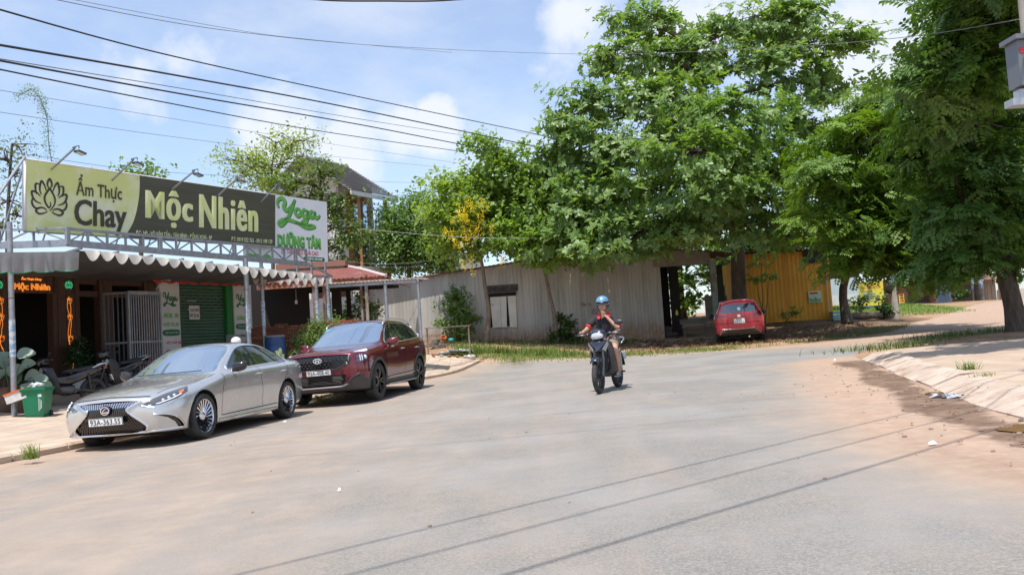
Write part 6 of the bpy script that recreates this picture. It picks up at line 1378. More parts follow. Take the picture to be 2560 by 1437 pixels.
def neon():
 V = 2.86; glow = lambda nm, c, s: mat(nm, (.1, .05, .02), .5, emit=c, estr=s)
 org = glow('neon_orange', (1., .27, .03), .75); grn = glow('neon_green', (.04, .75, .32), .7)
 t = shop_thing('neon_sign', 'orange neon lettering Mộc Nhiên over the left doorway', 'neon sign')
 def outline(tx, px, py, w, h):
  c = sh(px, py, V); me = text_mesh(tx, 1, 0, 0.01); bm = bmesh.new(); bm.from_mesh(me); P = [(v.co.x, v.co.y) for v in bm.verts]
  x0, x1, y0, y1 = min(p[0] for p in P), max(p[0] for p in P), min(p[1] for p in P), max(p[1] for p in P); kx, ky = w / (x1 - x0), h / (y1 - y0); mb = MB()
  for e in bm.edges:
   if len(e.link_faces) == 1:
    a, b = e.verts[0].co, e.verts[1].co; q = [Vector((c.x + (p.x - (x0 + x1) / 2) * kx, V, c.z + (p.y - (y0 + y1) / 2) * ky)) for p in (a, b)]; mb.bar(q[0], q[1], .012)
  bm.free(); bpy.data.meshes.remove(me); return mb
 outline('Mộc Nhiên', 81, 718, .92, .21).build('neon_tubes', org, t); outline('Ẩm Thực Chay', 79, 697, .52, .085).build('neon_tubes', org, t)
 for px, py, nm in ((172, 713, 'green neon lotus on the pillar right of the orange lettering'), (-4, 712, 'green neon lotus cut off by the left edge of the picture')):
  g = shop_thing('neon_lotus', nm, 'neon sign', 'green neon lotuses'); c = sh(px, py, V); mb = MB()
  for st in lotus_strokes(): mb.tube([Vector((c.x + x * .10, V, c.z + y * .10)) for x, y in catmull(st, 3)], .0045, 4)
  mb.build('neon_tubes', grn, g)
 for px, nm in ((174, 'orange neon vine with lotus buds down the pillar'), (2, 'orange neon vine at the left edge of the picture')):
  g = shop_thing('neon_vine', nm, 'neon sign', 'orange neon vines'); mb = MB(); p0 = sh(px - 2, 742, V); p1 = sh(px + 8, 930, V)
  ln = p0.z - p1.z
  for s_ in (-1, 1): mb.tube([Vector((p0.x + .05 * s_ * math.sin(k / 16 * 9.4) + (.03 if k > 10 else 0), V, p0.z - ln * k / 16 * (1 if s_ > 0 else .7))) for k in range(17)], .007, 4)
  for fz in (.05, .27, .55):
   c = Vector((p0.x + .02, V, p0.z - ln * fz))
   for pet in ([(-.07, .05), (-.05, -.05), (0, -.08), (.05, -.05), (.07, .05), (.03, .0), (0, .08), (-.03, .0), (-.07, .05)], [(-.03, 0), (-.045, .07), (-.01, .03)], [(.03, 0), (.045, .07), (.01, .03)]): mb.tube([c + Vector((x, 0, y)) for x, y in pet], .005, 4)
  mb.build('neon_tubes', org, g)
def yoga_shop():
 t = shop_thing('yoga_shop', 'shop with a closed green roller shutter between tall printed pillars', 'building')
 V = 3.0; g0 = shg(8, 3) - .12; top = 3.33
 b = MB(); b.span((6.5, V + .06, g0), (10.1, 6.0, top + .1)); b.build('wall', mat('shop_wall', (.30, .29, .27), .8), t)
 u0, u1 = sh(436, 760, V).x, sh(556, 760, V).x; gsh = mat('shutter_green', (.065, .13, .085), .55, .2, col2=(.08, .15, .10), scale=3); n = 27; hh = (top - g0) / n
 for k in range(n):
  z = g0 + hh * k; s = MB(); pr = [(0, 0), (-.022, hh * .2), (-.026, hh * .5), (-.022, hh * .8), (0, hh * .97)]
  s.add([(u, V - .02 + d, z + h) for u in (u0, u1) for d, h in pr], [(i, i + 1, 6 + i, 5 + i) for i in range(4)]); s.build('shutter_slat', gsh, t, fix=False)
 hs = MB()
 for r_ in range(5):
  for k in range(6): u = u0 + .25 + k * .28 + .14 * (r_ % 2); hs.span((u, V - .052, top - .42 - .09 * r_), (u + .07, V - .046, top - .40 - .09 * r_))
 hs.build('vent_slots', mat('slot_black', (.008, .008, .008), .9), t)
 c = sh(486, 781, V - .07); p = MB(); p.box(c, (.40, .006, .42)); po = p.build('paper_notice', mat('paper', (.62, .58, .55), .8), t)
 for tx, dz in (('CHO THUÊ', .08), ('0972 222 462', -.09)): lettering('notice_print', tx, lambda a, b_, d: c + Vector((a, -.005 - d, b_ + dz)), mat('plate_ink', (.03, .03, .035), .5), po, .33, .10, .02, depth=.002)
 rm = MB()
 for k in range(9): q = sh(470 + 4 * (k % 5) * 1.2, 752 + 22 * (k // 5), V - .06); rm.box(q, (.05, .004, .025))
 rm.build('paper_scraps', mat('paper', (.62, .58, .55), .8), t)
 gp2 = MB(); gp2.span((u1 + .02, V - .16, g0), (sh(574, 760, V).x, V + .06, top + .02)); gp2.build('green_pillar', mat('pillar_green', (.015, .17, .03), .6), t)
 whi = mat('pillar_print', (.62, .60, .585), .6, col2=(.55, .53, .51), scale=2); gr = mat('pillar_green_ink', (.03, .17, .07), .6); mid = mat('print_green', (.10, .36, .07), .5); red = mat('print_red', (.55, .03, .05), .5); dgn = mat('print_dark_green', (.02, .14, .06), .5); sknm = mat('print_skin', (.40, .25, .17), .7)
 for (a, b_, vv) in ((sh(388, 760, V).x, sh(437, 760, V).x, V), (sh(573, 760, V).x, sh(616, 760, V).x, V)):
  p = MB(); p.span((a, vv - .20, g0), (b_, vv + .05, top - .02)); po = p.build('printed_pillar', whi, t); c = (a + b_) / 2 + .02; w = (b_ - a) * .80
  fn = lambda x, z, d: Vector((c + x, vv - .204 - d, z))
  yoga_print((0, 0), lambda x, z, d: fn(x, z + top - .55, d), w * .95, .50, gr, gr, po, 1.1)
  rows = [('DƯỠNG TÂM', 1.10, mid, .17)] if a > 8 else [('AEROBIC - SPA', 1.02, mid, .13), ('HUYỆT TRỊ LIỆU', 1.28, mid, .15)]
  for tx, dz, m, hh_ in rows: lettering('pillar_lettering', tx, lambda x, z, d, dz=dz: fn(x, z + top - dz, d), m, po, w, hh_, .03)
  k = 1.38 if a > 8 else 1.52
  bd = MB(); bd.prism([(x, z) for x, z in catmull([(-w / 2, -.08), (w / 2 - .03, -.085), (w / 2, 0), (w / 2 - .03, .085), (-w / 2, .08)], 2, True)], lambda x, z, d: fn(x, z + top - k, d), 0, .003); bd.build('band', dgn, po)
  lettering('band_lettering', 'DỄ TẬP - HIỆU QUẢ CAO' if a > 8 else 'HIỆU QUẢ CAO', lambda x, z, d: fn(x, z + top - k, d + .004), whi, po, w * .85, .06, .02)
  for i, tx in enumerate(['- GIẢM MỠ', '- TRỊ LIỆU', '- XƯƠNG KHỚP'] if a > 8 else ['- VÔ THỞ SÂU', '- BỆNH LÝ']): lettering('pillar_lettering', tx, lambda x, z, d, i=i: fn(x - w * .46, z + top - k - .28 - .25 * i, d), gr if a > 8 else red, po, None, .10, .02, align='LEFT')
  r = .26; zc = top - (2.55 if a > 8 else 2.35); ci = MB(); ribbon(ci, [(r * math.cos(q), r * math.sin(q)) for q in np.linspace(0, 6.283, 26)], .012, lambda x, z, d: fn(x, z + zc, d)); ci.build('round_frame', mid, po)
  fg = MB(); fg.prism(catmull([(-.13, -.2), (-.07, -.02), (-.05, .05), (-.02, .08), (.03, .08), (.06, .03), (.10, -.06), (.15, -.2)], 3), lambda x, z, d: fn(x, z + zc, d), 0, .002); fg.build('pictured_figure', mat('print_top', (.5, .48, .42), .7), po)
  fg = MB(); fg.prism([(.045 * math.cos(q) + .005, .055 * math.sin(q) + .14) for q in np.linspace(0, 6.2, 12)], lambda x, z, d: fn(x, z + zc, d), 0, .002); fg.build('pictured_head', sknm, po)
 # red scalloped cloth and grey gutter above
 cl = MB(); ua, ub = sh(382, 690, V - .35).x, sh(622, 690, V - .35).x
 cl.grid(lambda s, h: Vector((ua + (ub - ua) * s, V - .35 - .02 * math.sin(s * 80), top + .07 - h * (.12 + .06 * abs(math.sin(s * math.pi * 9))))), 72, 3); cl.build('red_fringe', mat('fringe_red', (.50, .05, .02), .8), t, smooth=True, fix=False)
 gt = MB(); gt.grid(lambda s, h: Vector((ua + (ub - ua) * s, V - .42 + .10 * h, top + .20 - h * .15 + .025 * math.sin(s * 40))), 60, 2); gt.build('sagging_sheet', mat('sheet_grey', (.32, .32, .33), .7, col2=(.2, .2, .21), scale=5), t, smooth=True, fix=False)
 ac = MB(); c = sh(582, 848, 2.4); ac.box(c, (.24, .3, .30)); ac.build('meter_box', mat('meter_grey', (.30, .33, .33), .6), t)
 cam_ = MB(); c = sh(408, 697, 2.6); cam_.bar(c, c + Vector((.12, -.16, -.04)), .07); cam_.bar(c, sh(386, 728, 2.95), .035); cam_.build('security_camera', mat('cam_white', (.5, .5, .5), .4), t)
def gate():
 t = shop_thing('steel_gate', 'grey steel bar gate folded open beside the green shutter', 'gate'); g = mat('gate_grey', (.24, .25, .26), .5, .4, col2=(.19, .195, .2), scale=5); V = 1.5
 A, B = sh(320, 728, V), sh(399, 731, V); gz = shg(4.5, 1.5) - .02
 z1 = (A.z + B.z) / 2; n = 13
 f = MB(); f.bar((A.x, V, gz + .05), (A.x, V, z1), .05); f.bar((B.x, V, gz + .05), (B.x, V, z1), .05); f.box(((A.x + B.x) / 2, V, z1 - .03), (B.x - A.x, .05, .09)); f.bar((A.x, V, gz + 1.15), (B.x, V, gz + 1.15), .04); f.bar((A.x, V, gz + .1), (B.x, V, gz + .1), .05); f.build('gate_frame', g, t)
 for k in range(1, n): u = A.x + (B.x - A.x) * k / n; b = MB(); b.bar((u, V, gz + .1), (u, V, z1 - .05), .026); b.build('gate_bar', g, t)
 dg = mat('gate_dark', (.10, .105, .11), .5, .4); C_ = Vector((A.x - .30, V + .55, 0)); D = Vector((A.x - .02, V + .03, 0)); f = MB()
 for p in (C_, D): f.bar((p.x, p.y, gz), (p.x, p.y, z1), .05)
 for z in (gz + .1, gz + 1.15, z1 - .03): f.bar((C_.x, C_.y, z), (D.x, D.y, z), .05)
 f.build('folded_leaf_frame', dg, t)
 for k in range(1, 5): p = C_.lerp(D, k / 5); b = MB(); b.bar((p.x, p.y, gz + .1), (p.x, p.y, z1), .026); b.build('gate_bar', dg, t)
def forecourt_things():
 # green bin
 c = on(*(at(95, 1052, 17.0).xy), .09); gm = mat('bin_green', (.0, .17, .075), .45, col2=(.005, .145, .065), scale=4)
 t = thing('wheelie_bin', 'green plastic wheelie bin with white print standing by the awning post', 'bin', c, (0, 0, R(8)))
 b = MB(); loft(b, [[Vector((sx * w, sy * d, z)) for sx, sy in ((-1, -1), (1, -1), (1, 1), (-1, 1))] for w, d, z in ((.165, .16, .0), (.18, .175, .06), (.215, .215, .52), (.235, .235, .525), (.235, .235, .555))]); b.build('bin_body', gm, t)
 l = MB(); l.box((0, 0, .575), (.50, .49, .03)); l.box((0, 0, .597), (.42, .42, .02)); l.bar((-.2, .25, .57), (.2, .25, .57), .035); l.build('bin_lid', gm, t)
 for s in (-1, 1): w = MB(); w.cyl((s * .17, .17, .06), (s * .21, .17, .06), .06, n=12); w.build('bin_wheel', mat('tyre_rubber', (.022, .022, .023), .8), t)
 pr = MB()
 for k in range(3): pr.box((.11 + .024 * k, -.205 - .0, .26), (.010, .006, .26 - .05 * k), 0, 0, None)
 pr.box((.13, -.212, .44), (.07, .004, .06)); pr.build('bin_print', mat('bin_print', (.55, .62, .58), .6), t)
 lt = thing('rubbish_bag', 'crumpled white and grey rubbish lying on the green bin lid', 'rubbish', c + Vector((.02, .0, .605))); m = MB()
 for k in range(9): m.ball((rnd.uniform(-.14, .15), rnd.uniform(-.1, .1), rnd.uniform(.02, .06)), .06, 7, 5, (1.2, 1, .7), 0, Matrix.Rotation(rnd.random() * 3, 3, 'Z'))
 m.build('crumpled_plastic', mat('plastic_white', (.6, .6, .6), .45, col2=(.25, .25, .24), scale=14, lo=.45, hi=.55), lt, smooth=False)
 fb = at(47, 990, 16.9); fo = thing('foam_box', 'white foam box with orange lid leaning on the awning post beside the bin', 'box', fb, (R(2), R(-17), R(6)))
 m = MB(); m.box((0, 0, 0), (.40, .30, .17)); m.build('box_body', mat('foam_white', (.66, .64, .62), .7, col2=(.55, .52, .5), scale=6), fo); m = MB(); m.box((0, 0, .10), (.42, .32, .04)); m.build('box_lid', mat('lid_orange', (.60, .13, .03), .5), fo)
 cl = mat('clay_brown', (.10, .055, .04), .45, col2=(.15, .085, .06), scale=5, rvar=.1)
 for px, py, rr, hh, lb in ((15, 1046, .30, .52, 'wide glazed brown pot of lotus at the left edge of the picture'), (48, 1050, .24, .44, 'straight brown pot half hidden behind the awning post')):
  p = at(px, py, 17.6); p = on(p.x, p.y, .09); pt = thing('clay_pot', lb, 'pot', p); m = MB(); m.lathe([(.001, 0), (rr * .7, 0), (rr, hh * .45), (rr * .92, hh * .9), (rr, hh), (rr * .86, hh), (rr * .8, hh * .85), (.001, hh * .85)], 20); m.build('pot_body', cl, pt, smooth=40)
 # lotus plants: big round leaves on stalks
 lfm = leaf_mat('lotus_leaf', (.15, .23, .17), (.32, .40, .33), .2, .5); st = mat('stalk_green', (.07, .13, .04), .6)
 p = on(*(at(22, 1040, 17.7).xy), .5); lt = thing('lotus_plant', 'lotus plant with big blue-green round leaves in the brown pots', 'plant', p)
 for (px, py, r_, ty, tz) in ((66, 885, .22, .5, .4), (20, 905, .22, .8, .0), (2, 935, .20, .9, -.3), (72, 910, .17, .8, .6), (80, 940, .19, 1.1, .2), (45, 945, .17, 1.0, -.4), (104, 950, .17, 1.2, .5), (70, 965, .16, .8, 0), (8, 890, .2, .7, .2), (40, 925, .22, 1.0, .3), (118, 965, .12, 1.1, .6)):
  q = at(px, py, 17.6 + rnd.uniform(-.25, .25)) - p; m = MB(); k = 22; r_ *= .8; Mx = Matrix.Rotation(R(20 + 30 * ty), 3, 'X') @ Matrix.Rotation(R(tz * 30), 3, 'Y')
  vs = [Vector((0, 0, -.04))] + [Vector((r_ * f * math.cos(2 * math.pi * i / k), r_ * f * math.sin(2 * math.pi * i / k), .04 * f * f * math.sin(4 * math.pi * i / k + px) - (.04 if f < 1 else -.02))) for f in (.5, 1) for i in range(k)]
  m.add([q + Mx @ v for v in vs], [(0, 1 + i, 1 + (i + 1) % k) for i in range(k)] + [(1 + i, 1 + k + i, 1 + k + (i + 1) % k, 1 + (i + 1) % k) for i in range(k)]); o = m.build('leaf', lfm, lt, smooth=True, fix=False)
  a = o.data.attributes.new('tint', 'FLOAT', 'POINT'); a.data.foreach_set('value', [rnd.random()] * len(o.data.vertices))
  m = MB(); m.tube([Vector((rnd.uniform(-.12, .12), rnd.uniform(-.1, .1), 0)), q * .55 + Vector((0, 0, .05)), q + Vector((0, 0, -.03))], .009, 5); m.build('stalk', st, lt)
 # potted shrub and white dome
 p = sh(197, 945, 2.4); pw = shw(p.x, 2.4); pp = Vector((pw.x, pw.y, H(pw.x, pw.y) + .12)); pt = thing('potted_plant', 'small dark plant in a white pot beside the neon pillar', 'plant', pp); m = MB(); m.lathe([(.001, .0), (.13, .0), (.19, .42), (.21, .42), (.21, .46), (.17, .46), (.15, .4), (.001, .4)], 18); m.build('pot', mat('pot_white', (.55, .54, .52), .5), pt, smooth=40)
 leaves_part('foliage', pt, [((0, 0, .85), (.32, .32, .42), 160)], leaf_mat('dark_leaf', (.02, .05, .015), (.04, .09, .03), .2), 'oval', .10, 3)
 d = at(590, 853, 21.5); dm = thing('white_dome', 'smooth white dome showing just above the roof of the silver sedan', 'dome', Vector((d.x, d.y, H(d.x, d.y) + .1))); m = MB(); zz = d.z - dm.location.z; m.ball((0, 0, zz), .13, 20, 12, (1, 1, .9)); m.build('dome', mat('dome_white', (.72, .72, .72), .35), dm, smooth=True); m = MB(); m.cyl((0, 0, 0), (0, 0, zz - .08), .05); m.build('stand', GALV(), dm)
 # motorbikes in the shade
 for (px, py, y, a, lb) in ((160, 1010, 18.6, 40, 'black motorbike parked in the shade behind the green bin'), (300, 985, 20.4, 65, 'black motorbike parked in front of the wooden doorway behind the sedan')):
  p = at(px, py, y); bk = bike(on(p.x, p.y, .10), (R(0), R(0), R(a)), 'parked_motorbike', lb, ('black', (.02, .02, .022)), False)
# ------------------------------------------------------------------ sheds, pavilion, brick wall, houses
def wall_z(px, py, y): return at(px, py, y).z
def corr(mb, x0, x1, y, zb, zt, pitch=.16, amp=.007, rows=8, mi=0):
 """upright corrugated sheet facing -y between two edges; zb, zt are functions of x"""
 n = max(2, int((x1 - x0) / pitch * 4)); mb.grid(lambda a, b: Vector((x0 + (x1 - x0) * a, y + amp * math.sin((x1 - x0) * a / pitch * 2 * math.pi), zb(x0 + (x1 - x0) * a) * (1 - b) + zt(x0 + (x1 - x0) * a) * b)), n, rows, mi)
def tin_mat():
 def f(k):
  n = k.noise(1.2, 6, .6, (1, 1, .18)); st = k.noise(5, 5, .6, (1, 1, .06)); c = k.mix(k.rng(n, .35, .65), (.41, .39, .36), (.55, .525, .485)); c = k.mix(k.rng(st, .5, .7, 0, .6), c, (.30, .275, .24)); c = k.mix(k.rng(k.noise(2.4, 5, .6, (1, 1, .1)), .58, .75, 0, .55), c, (.52, .49, .44))
  sp = nd(k.nt, 'ShaderNodeSeparateXYZ'); k.L.new(k.pos, sp.inputs[0]); low = k.rng(k.mth('ADD', sp.outputs['Z'], k.mth('MULTIPLY', k.mth('SUBTRACT', k.noise(3, 5, .6, (1, 1, .3)), .5), 1.3)), .85, 1.75, .85, 0)
  c = k.mix(low, c, k.mix(k.rng(k.noise(6), .4, .6), (.30, .155, .08), (.40, .26, .16)))
  k.L.new(c, k.b.inputs['Base Color']); k.b.inputs['Roughness'].default_value = .62; k.b.inputs['Metallic'].default_value = .15; k.b.inputs['Specular IOR Level'].default_value = .3
 return shade('weathered_tin', f)
def grey_shed():
 Y = 37.0; xs = [at(px, 700, Y).x for px in (940, 1105, 1215, 1400, 1530, 1575, 1652)]; zt = [wall_z(px, py, Y) for px, py in ((940, 716), (1105, 685), (1215, 669), (1400, 638), (1530, 616), (1575, 617), (1652, 632))]
 T = lambda x: float(np.interp(x, xs, zt)); Bz = lambda x: H(x, Y) - .1
 t = thing('tin_shed', 'long grey corrugated tin shed with rust stains and one boarded window', 'shed', (0, 0, 0)); tin = tin_mat()
 ed = [xs[0], xs[1], xs[2] + 1.6, xs[3] - .6, xs[3] + 1.6, xs[6]]
 for k, (a, b) in enumerate(zip(ed[:-1], ed[1:])): m = MB(); corr(m, a, b, Y + .012 * (k % 2), Bz, T); m.build('tin_sheet', tin, t, smooth=True, fix=False)
 b = MB(); b.span((xs[6] - .12, Y, Bz(xs[6])), (xs[6], Y + .35, T(xs[6]))); b.build('corner_post', tin, t)
 rs = mat('rusty_sheet', (.17, .075, .045), .85, col2=(.10, .045, .03), scale=4, bump=.3)
 r = MB(); r.grid(lambda a, c: Vector((xs[0] - .2 + (xs[6] - xs[0] + .3) * a, Y - .25 + 6 * c, T(xs[0] + (xs[6] - xs[0]) * a) + .03 + .25 * c + .02 * math.sin(a * 420))), 240, 3); r.build('roof_sheet', rs, t, smooth=True, fix=False)
 ro = MB(); L = [(x, T(x)) for x in np.linspace(xs[0] - .2, xs[6] + .1, 30)]; ro.tube([(x, Y - .26, z + .0) for x, z in L], .035, 5); ro.build('roof_edge', rs, t)
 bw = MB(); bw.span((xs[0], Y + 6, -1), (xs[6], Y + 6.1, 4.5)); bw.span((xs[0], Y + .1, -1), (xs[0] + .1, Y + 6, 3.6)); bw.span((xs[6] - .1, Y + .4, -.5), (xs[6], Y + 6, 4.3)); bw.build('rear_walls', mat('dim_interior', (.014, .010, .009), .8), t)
 # window: lintel, frame, hanging boards
 a, c = at(1224, 742, Y), at(1292, 815, Y); dk = mat('window_dark', (.02, .018, .016), .9); fr = MB(); fr.span((a.x - .08, Y - .06, a.z - .0), (c.x + .06, Y + .02, a.z + .14)); fr.span((a.x - .06, Y - .05, c.z), (a.x, Y + .02, a.z)); fr.span((a.x, Y - .028, c.z + .03), (c.x, Y - .02, a.z)); fr.build('window_opening', dk, t)
 br = mat('board_cream', (.72, .67, .56), .8, col2=(.80, .77, .70), scale=2, col3=(.38, .26, .14), scale3=1.3); edges = [a.x + .02, a.x + .42, a.x + .46, a.x + .72, a.x + .80, c.x]
 for i, (p, q, lean) in enumerate(((edges[0], edges[1], .02), (edges[2], edges[3], -.03), (edges[4], edges[5], .01))): m = MB(); m.add([(p, Y - .06, a.z - .02), (q + .03, Y - .06, a.z - .02), (q + lean, Y - .10, c.z - .03 * i), (p + .02 + lean, Y - .10, c.z - .02), (p, Y - .045, a.z - .02), (q + .03, Y - .045, a.z - .02), (q + lean, Y - .085, c.z - .03 * i), (p + .02 + lean, Y - .085, c.z - .02)], [(0, 1, 2, 3), (4, 5, 6, 7), (0, 1, 5, 4), (2, 3, 7, 6), (1, 2, 6, 5), (0, 3, 7, 4)]); m.build('window_board', br, t)
 m = MB(); m.span((a.x - .14, Y - .22, a.z + .18), (c.x + .12, Y, a.z + .22)); m.build('window_hood', rs, t); m = MB(); m.span((a.x - .16, Y - .035, a.z + .23), (c.x + .16, Y - .022, a.z + .50)); m.build('soot_stain', mat('soot', (.055, .05, .045), .9, col2=(.13, .12, .11), scale=6), t)
 # red painted marks
 red = mat('graffiti_red', (.34, .05, .05), .8); g = MB(); c0 = at(1487, 779, Y); fn = lambda x, z, d: Vector((c0.x + x, Y - .026 - d, c0.z + z))
 ribbon(g, [(.12 * math.cos(q), .12 * math.sin(q)) for q in np.linspace(0, 6.283, 20)], .02, fn, .002); ribbon(g, [(-.07, -.08), (.07, .08)], .018, fn, .002); ribbon(g, [(-.07, .08), (.07, -.08)], .018, fn, .002); g.build('painted_mark', red, t)
 g = MB(); c1 = at(1466, 762, Y); fn = lambda x, z, d: Vector((c1.x + x, Y - .026 - d, c1.z + z)); x = -.2
 for pts in ([(.06, .05), (0, .07), (-.02, 0), (.05, -.05)], [(0, -.05), (0, .09), (.05, .02), (.05, -.05)], [(.05, .04), (0, .04), (0, -.04), (.05, -.03)], [(0, .08), (.03, .1), (.05, .06)], [(0, -.05), (.04, .07), (.07, -.05)], [(0, .0), (.06, .02)]): ribbon(g, catmull([(x + p[0], p[1]) for p in pts], 3), .016, fn, .002); x += .075
 g.build('painted_mark', red, t)
 cb = MB(); cb.tube(catmull([tuple(at(px, py, Y - .1)) for px, py in ((1400, 650), (1398, 690), (1393, 740), (1398, 790), (1404, 820))], 4), .010, 5); cb.build('hanging_cable', mat('cable_pale', (.4, .38, .36), .7), t)
 fo = mat('rubble_foot', (.25, .15, .10), .95, col2=(.36, .25, .18), scale=3, bump=.8)
 for k in range(34):
  x = xs[1] + (xs[6] - xs[1]) * rnd.random(); s = rnd.uniform(.08, .2); m = MB(); m.box((0, 0, 0), (s * 1.6, s, s * .8), 0, 0, Matrix.Rotation(rnd.random() * 3, 3, Vector((rnd.random(), rnd.random(), 1)).normalized())); o = thing('rubble_stone', 'broken brick or stone lying along the foot of the tin shed wall', 'stone', on(x, Y - rnd.uniform(.15, .8), .03), group='rubble along the shed wall'); m.build('stone', fo, o)
def porch_shed():
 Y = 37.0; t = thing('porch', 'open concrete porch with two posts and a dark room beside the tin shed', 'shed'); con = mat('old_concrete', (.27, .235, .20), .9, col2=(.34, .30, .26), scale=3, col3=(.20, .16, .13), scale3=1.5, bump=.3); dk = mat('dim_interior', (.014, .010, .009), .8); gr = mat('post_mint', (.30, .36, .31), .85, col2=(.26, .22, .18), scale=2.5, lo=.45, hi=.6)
 X = lambda px: at(px, 760, Y).x; Z = lambda px, py: wall_z(px, py, Y)
 x0, x1, x2, x3 = X(1640), X(1712), X(1782), X(1832); zb = H(x1, Y) - .05
 m = MB(); m.add([(x0, Y - .08, Z(1640, 668)), (x2, Y - .08, Z(1782, 660)), (x2, Y - .08, Z(1782, 626)), (x0, Y - .08, Z(1640, 622))] + [(x0, Y + .14, Z(1640, 668)), (x2, Y + .14, Z(1782, 660)), (x2, Y + .14, Z(1782, 626)), (x0, Y + .14, Z(1640, 622))], [(0, 1, 2, 3), (7, 6, 5, 4), (0, 4, 5, 1), (3, 2, 6, 7), (0, 3, 7, 4), (1, 5, 6, 2)]); m.build('beam', con, t)
 m = MB(); m.span((x2 - .02, Y - .13, zb - .3), (x2 + .22, Y + .1, Z(1782, 658))); m.box((x2 + .1, Y, Z(1782, 655)), (.34, .3, .22)); m.build('post', gr, t)
 m = MB(); m.span((x3, Y + 2.3, zb), (x3 + .24, Y + 2.5, Z(1832, 650))); m.build('post', mat('post_dark', (.05, .07, .055), .9), t)
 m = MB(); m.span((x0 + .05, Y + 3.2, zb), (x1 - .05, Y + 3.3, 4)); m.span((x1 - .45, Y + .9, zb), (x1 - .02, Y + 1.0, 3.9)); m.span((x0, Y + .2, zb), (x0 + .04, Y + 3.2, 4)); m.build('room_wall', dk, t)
 m = MB(); m.span((x0 - .05, Y + .05, zb), (x0 + .10, Y + .3, Z(1640, 668))); m.build('door_jamb', gr, t)
 m = MB(); m.add([(x0 - .2, Y - .5, Z(1640, 620)), (X(1855), Y - .5, Z(1850, 634)), (X(1855), Y + 4, Z(1850, 634) + .2), (x0 - .2, Y + 4, Z(1640, 620) + .2)], [(0, 1, 2, 3)]); o = m.build('tin_roof', mat('rusty_sheet', (.17, .075, .045), .85), t, fix=False); sd_ = o.modifiers.new('thick', 'SOLIDIFY'); sd_.thickness = .05
 m = MB(); m.span((x0, Y - .5, zb - .5), (x3 + .4, Y + 4, zb + .06)); m.build('floor_slab', con, t)
 m = MB(); a, b = at(1762, 742, Y + 3), at(1822, 800, Y + 3); m.span((a.x, Y + 3, b.z), (b.x, Y + 3.12, a.z)); m.span((at(1790, 715, Y + 3).x, Y + 3, a.z), (at(1812, 715, Y + 3).x, Y + 3.12, at(1800, 715, Y + 3).z)); m.build('low_wall', mat('old_render', (.40, .36, .32), .9, col2=(.33, .29, .26), scale=3), t)
 for py0, py1 in ((640, 652), (643, 660)): m = MB(); p, q = at(1790, py0, Y - .05), at(1850, py1, Y - .05); m.tube([p, p.lerp(q, .5) + Vector((0, 0, -.08)), q], .02, 5); m.build('loose_cable', mat('cable_pale', (.4, .38, .36), .7), t)
 # bench inside and a yellow thing hanging by the door
 bt = thing('bench', 'weathered wooden bench standing in the shade of the porch', 'bench', (at(1735, 800, Y + .7).x, Y + .7, zb + .06)); wd = mat('grey_wood', (.16, .135, .115), .85, col2=(.22, .19, .165), scale=5, stretch=(.5, 4, 4))
 for z in (.45, .72): m = MB(); m.box((0, .15 if z > .5 else 0, z), (1.25, .05 if z > .5 else .35, .22 if z > .5 else .05)); m.build('backrest' if z > .5 else 'seat', wd, bt)
 for x in (-.5, .5): m = MB(); m.bar((x, -.12, 0), (x, -.12, .45), .06); m.bar((x, .15, 0), (x, .18, .82), .06); m.bar((x, -.12, .2), (x, .15, .2), .04); m.build('leg_frame', wd, bt)
 p = at(1692, 781, Y - .02); yt = thing('yellow_bottle', 'small yellow bottle hanging at the dark doorway', 'bottle', p); m = MB(); m.lathe([(.001, -.12), (.055, -.12), (.06, .02), (.03, .08), (.025, .13), (.001, .13)], 12); m.build('bottle', mat('bottle_yellow', (.65, .55, .03), .4), yt, smooth=40)
 p = on(at(1665, 840, Y + .5).x, Y + .5, 0); p.z = zb + .06; sk = thing('sack_heap', 'heap of dark sacks just inside the porch doorway', 'sacks', p); m = MB()
 m.ball((0, 0, .2), .35, 12, 8, (1, .8, .6)); m.ball((.3, .1, .15), .3, 12, 8, (1, .9, .55)); m.ball((.05, .1, .42), .28, 12, 8, (1, .8, .6)); m.build('sacks', mat('sack_dark', (.06, .05, .045), .9, col2=(.10, .085, .075), scale=8, bump=.5), sk, smooth=True)
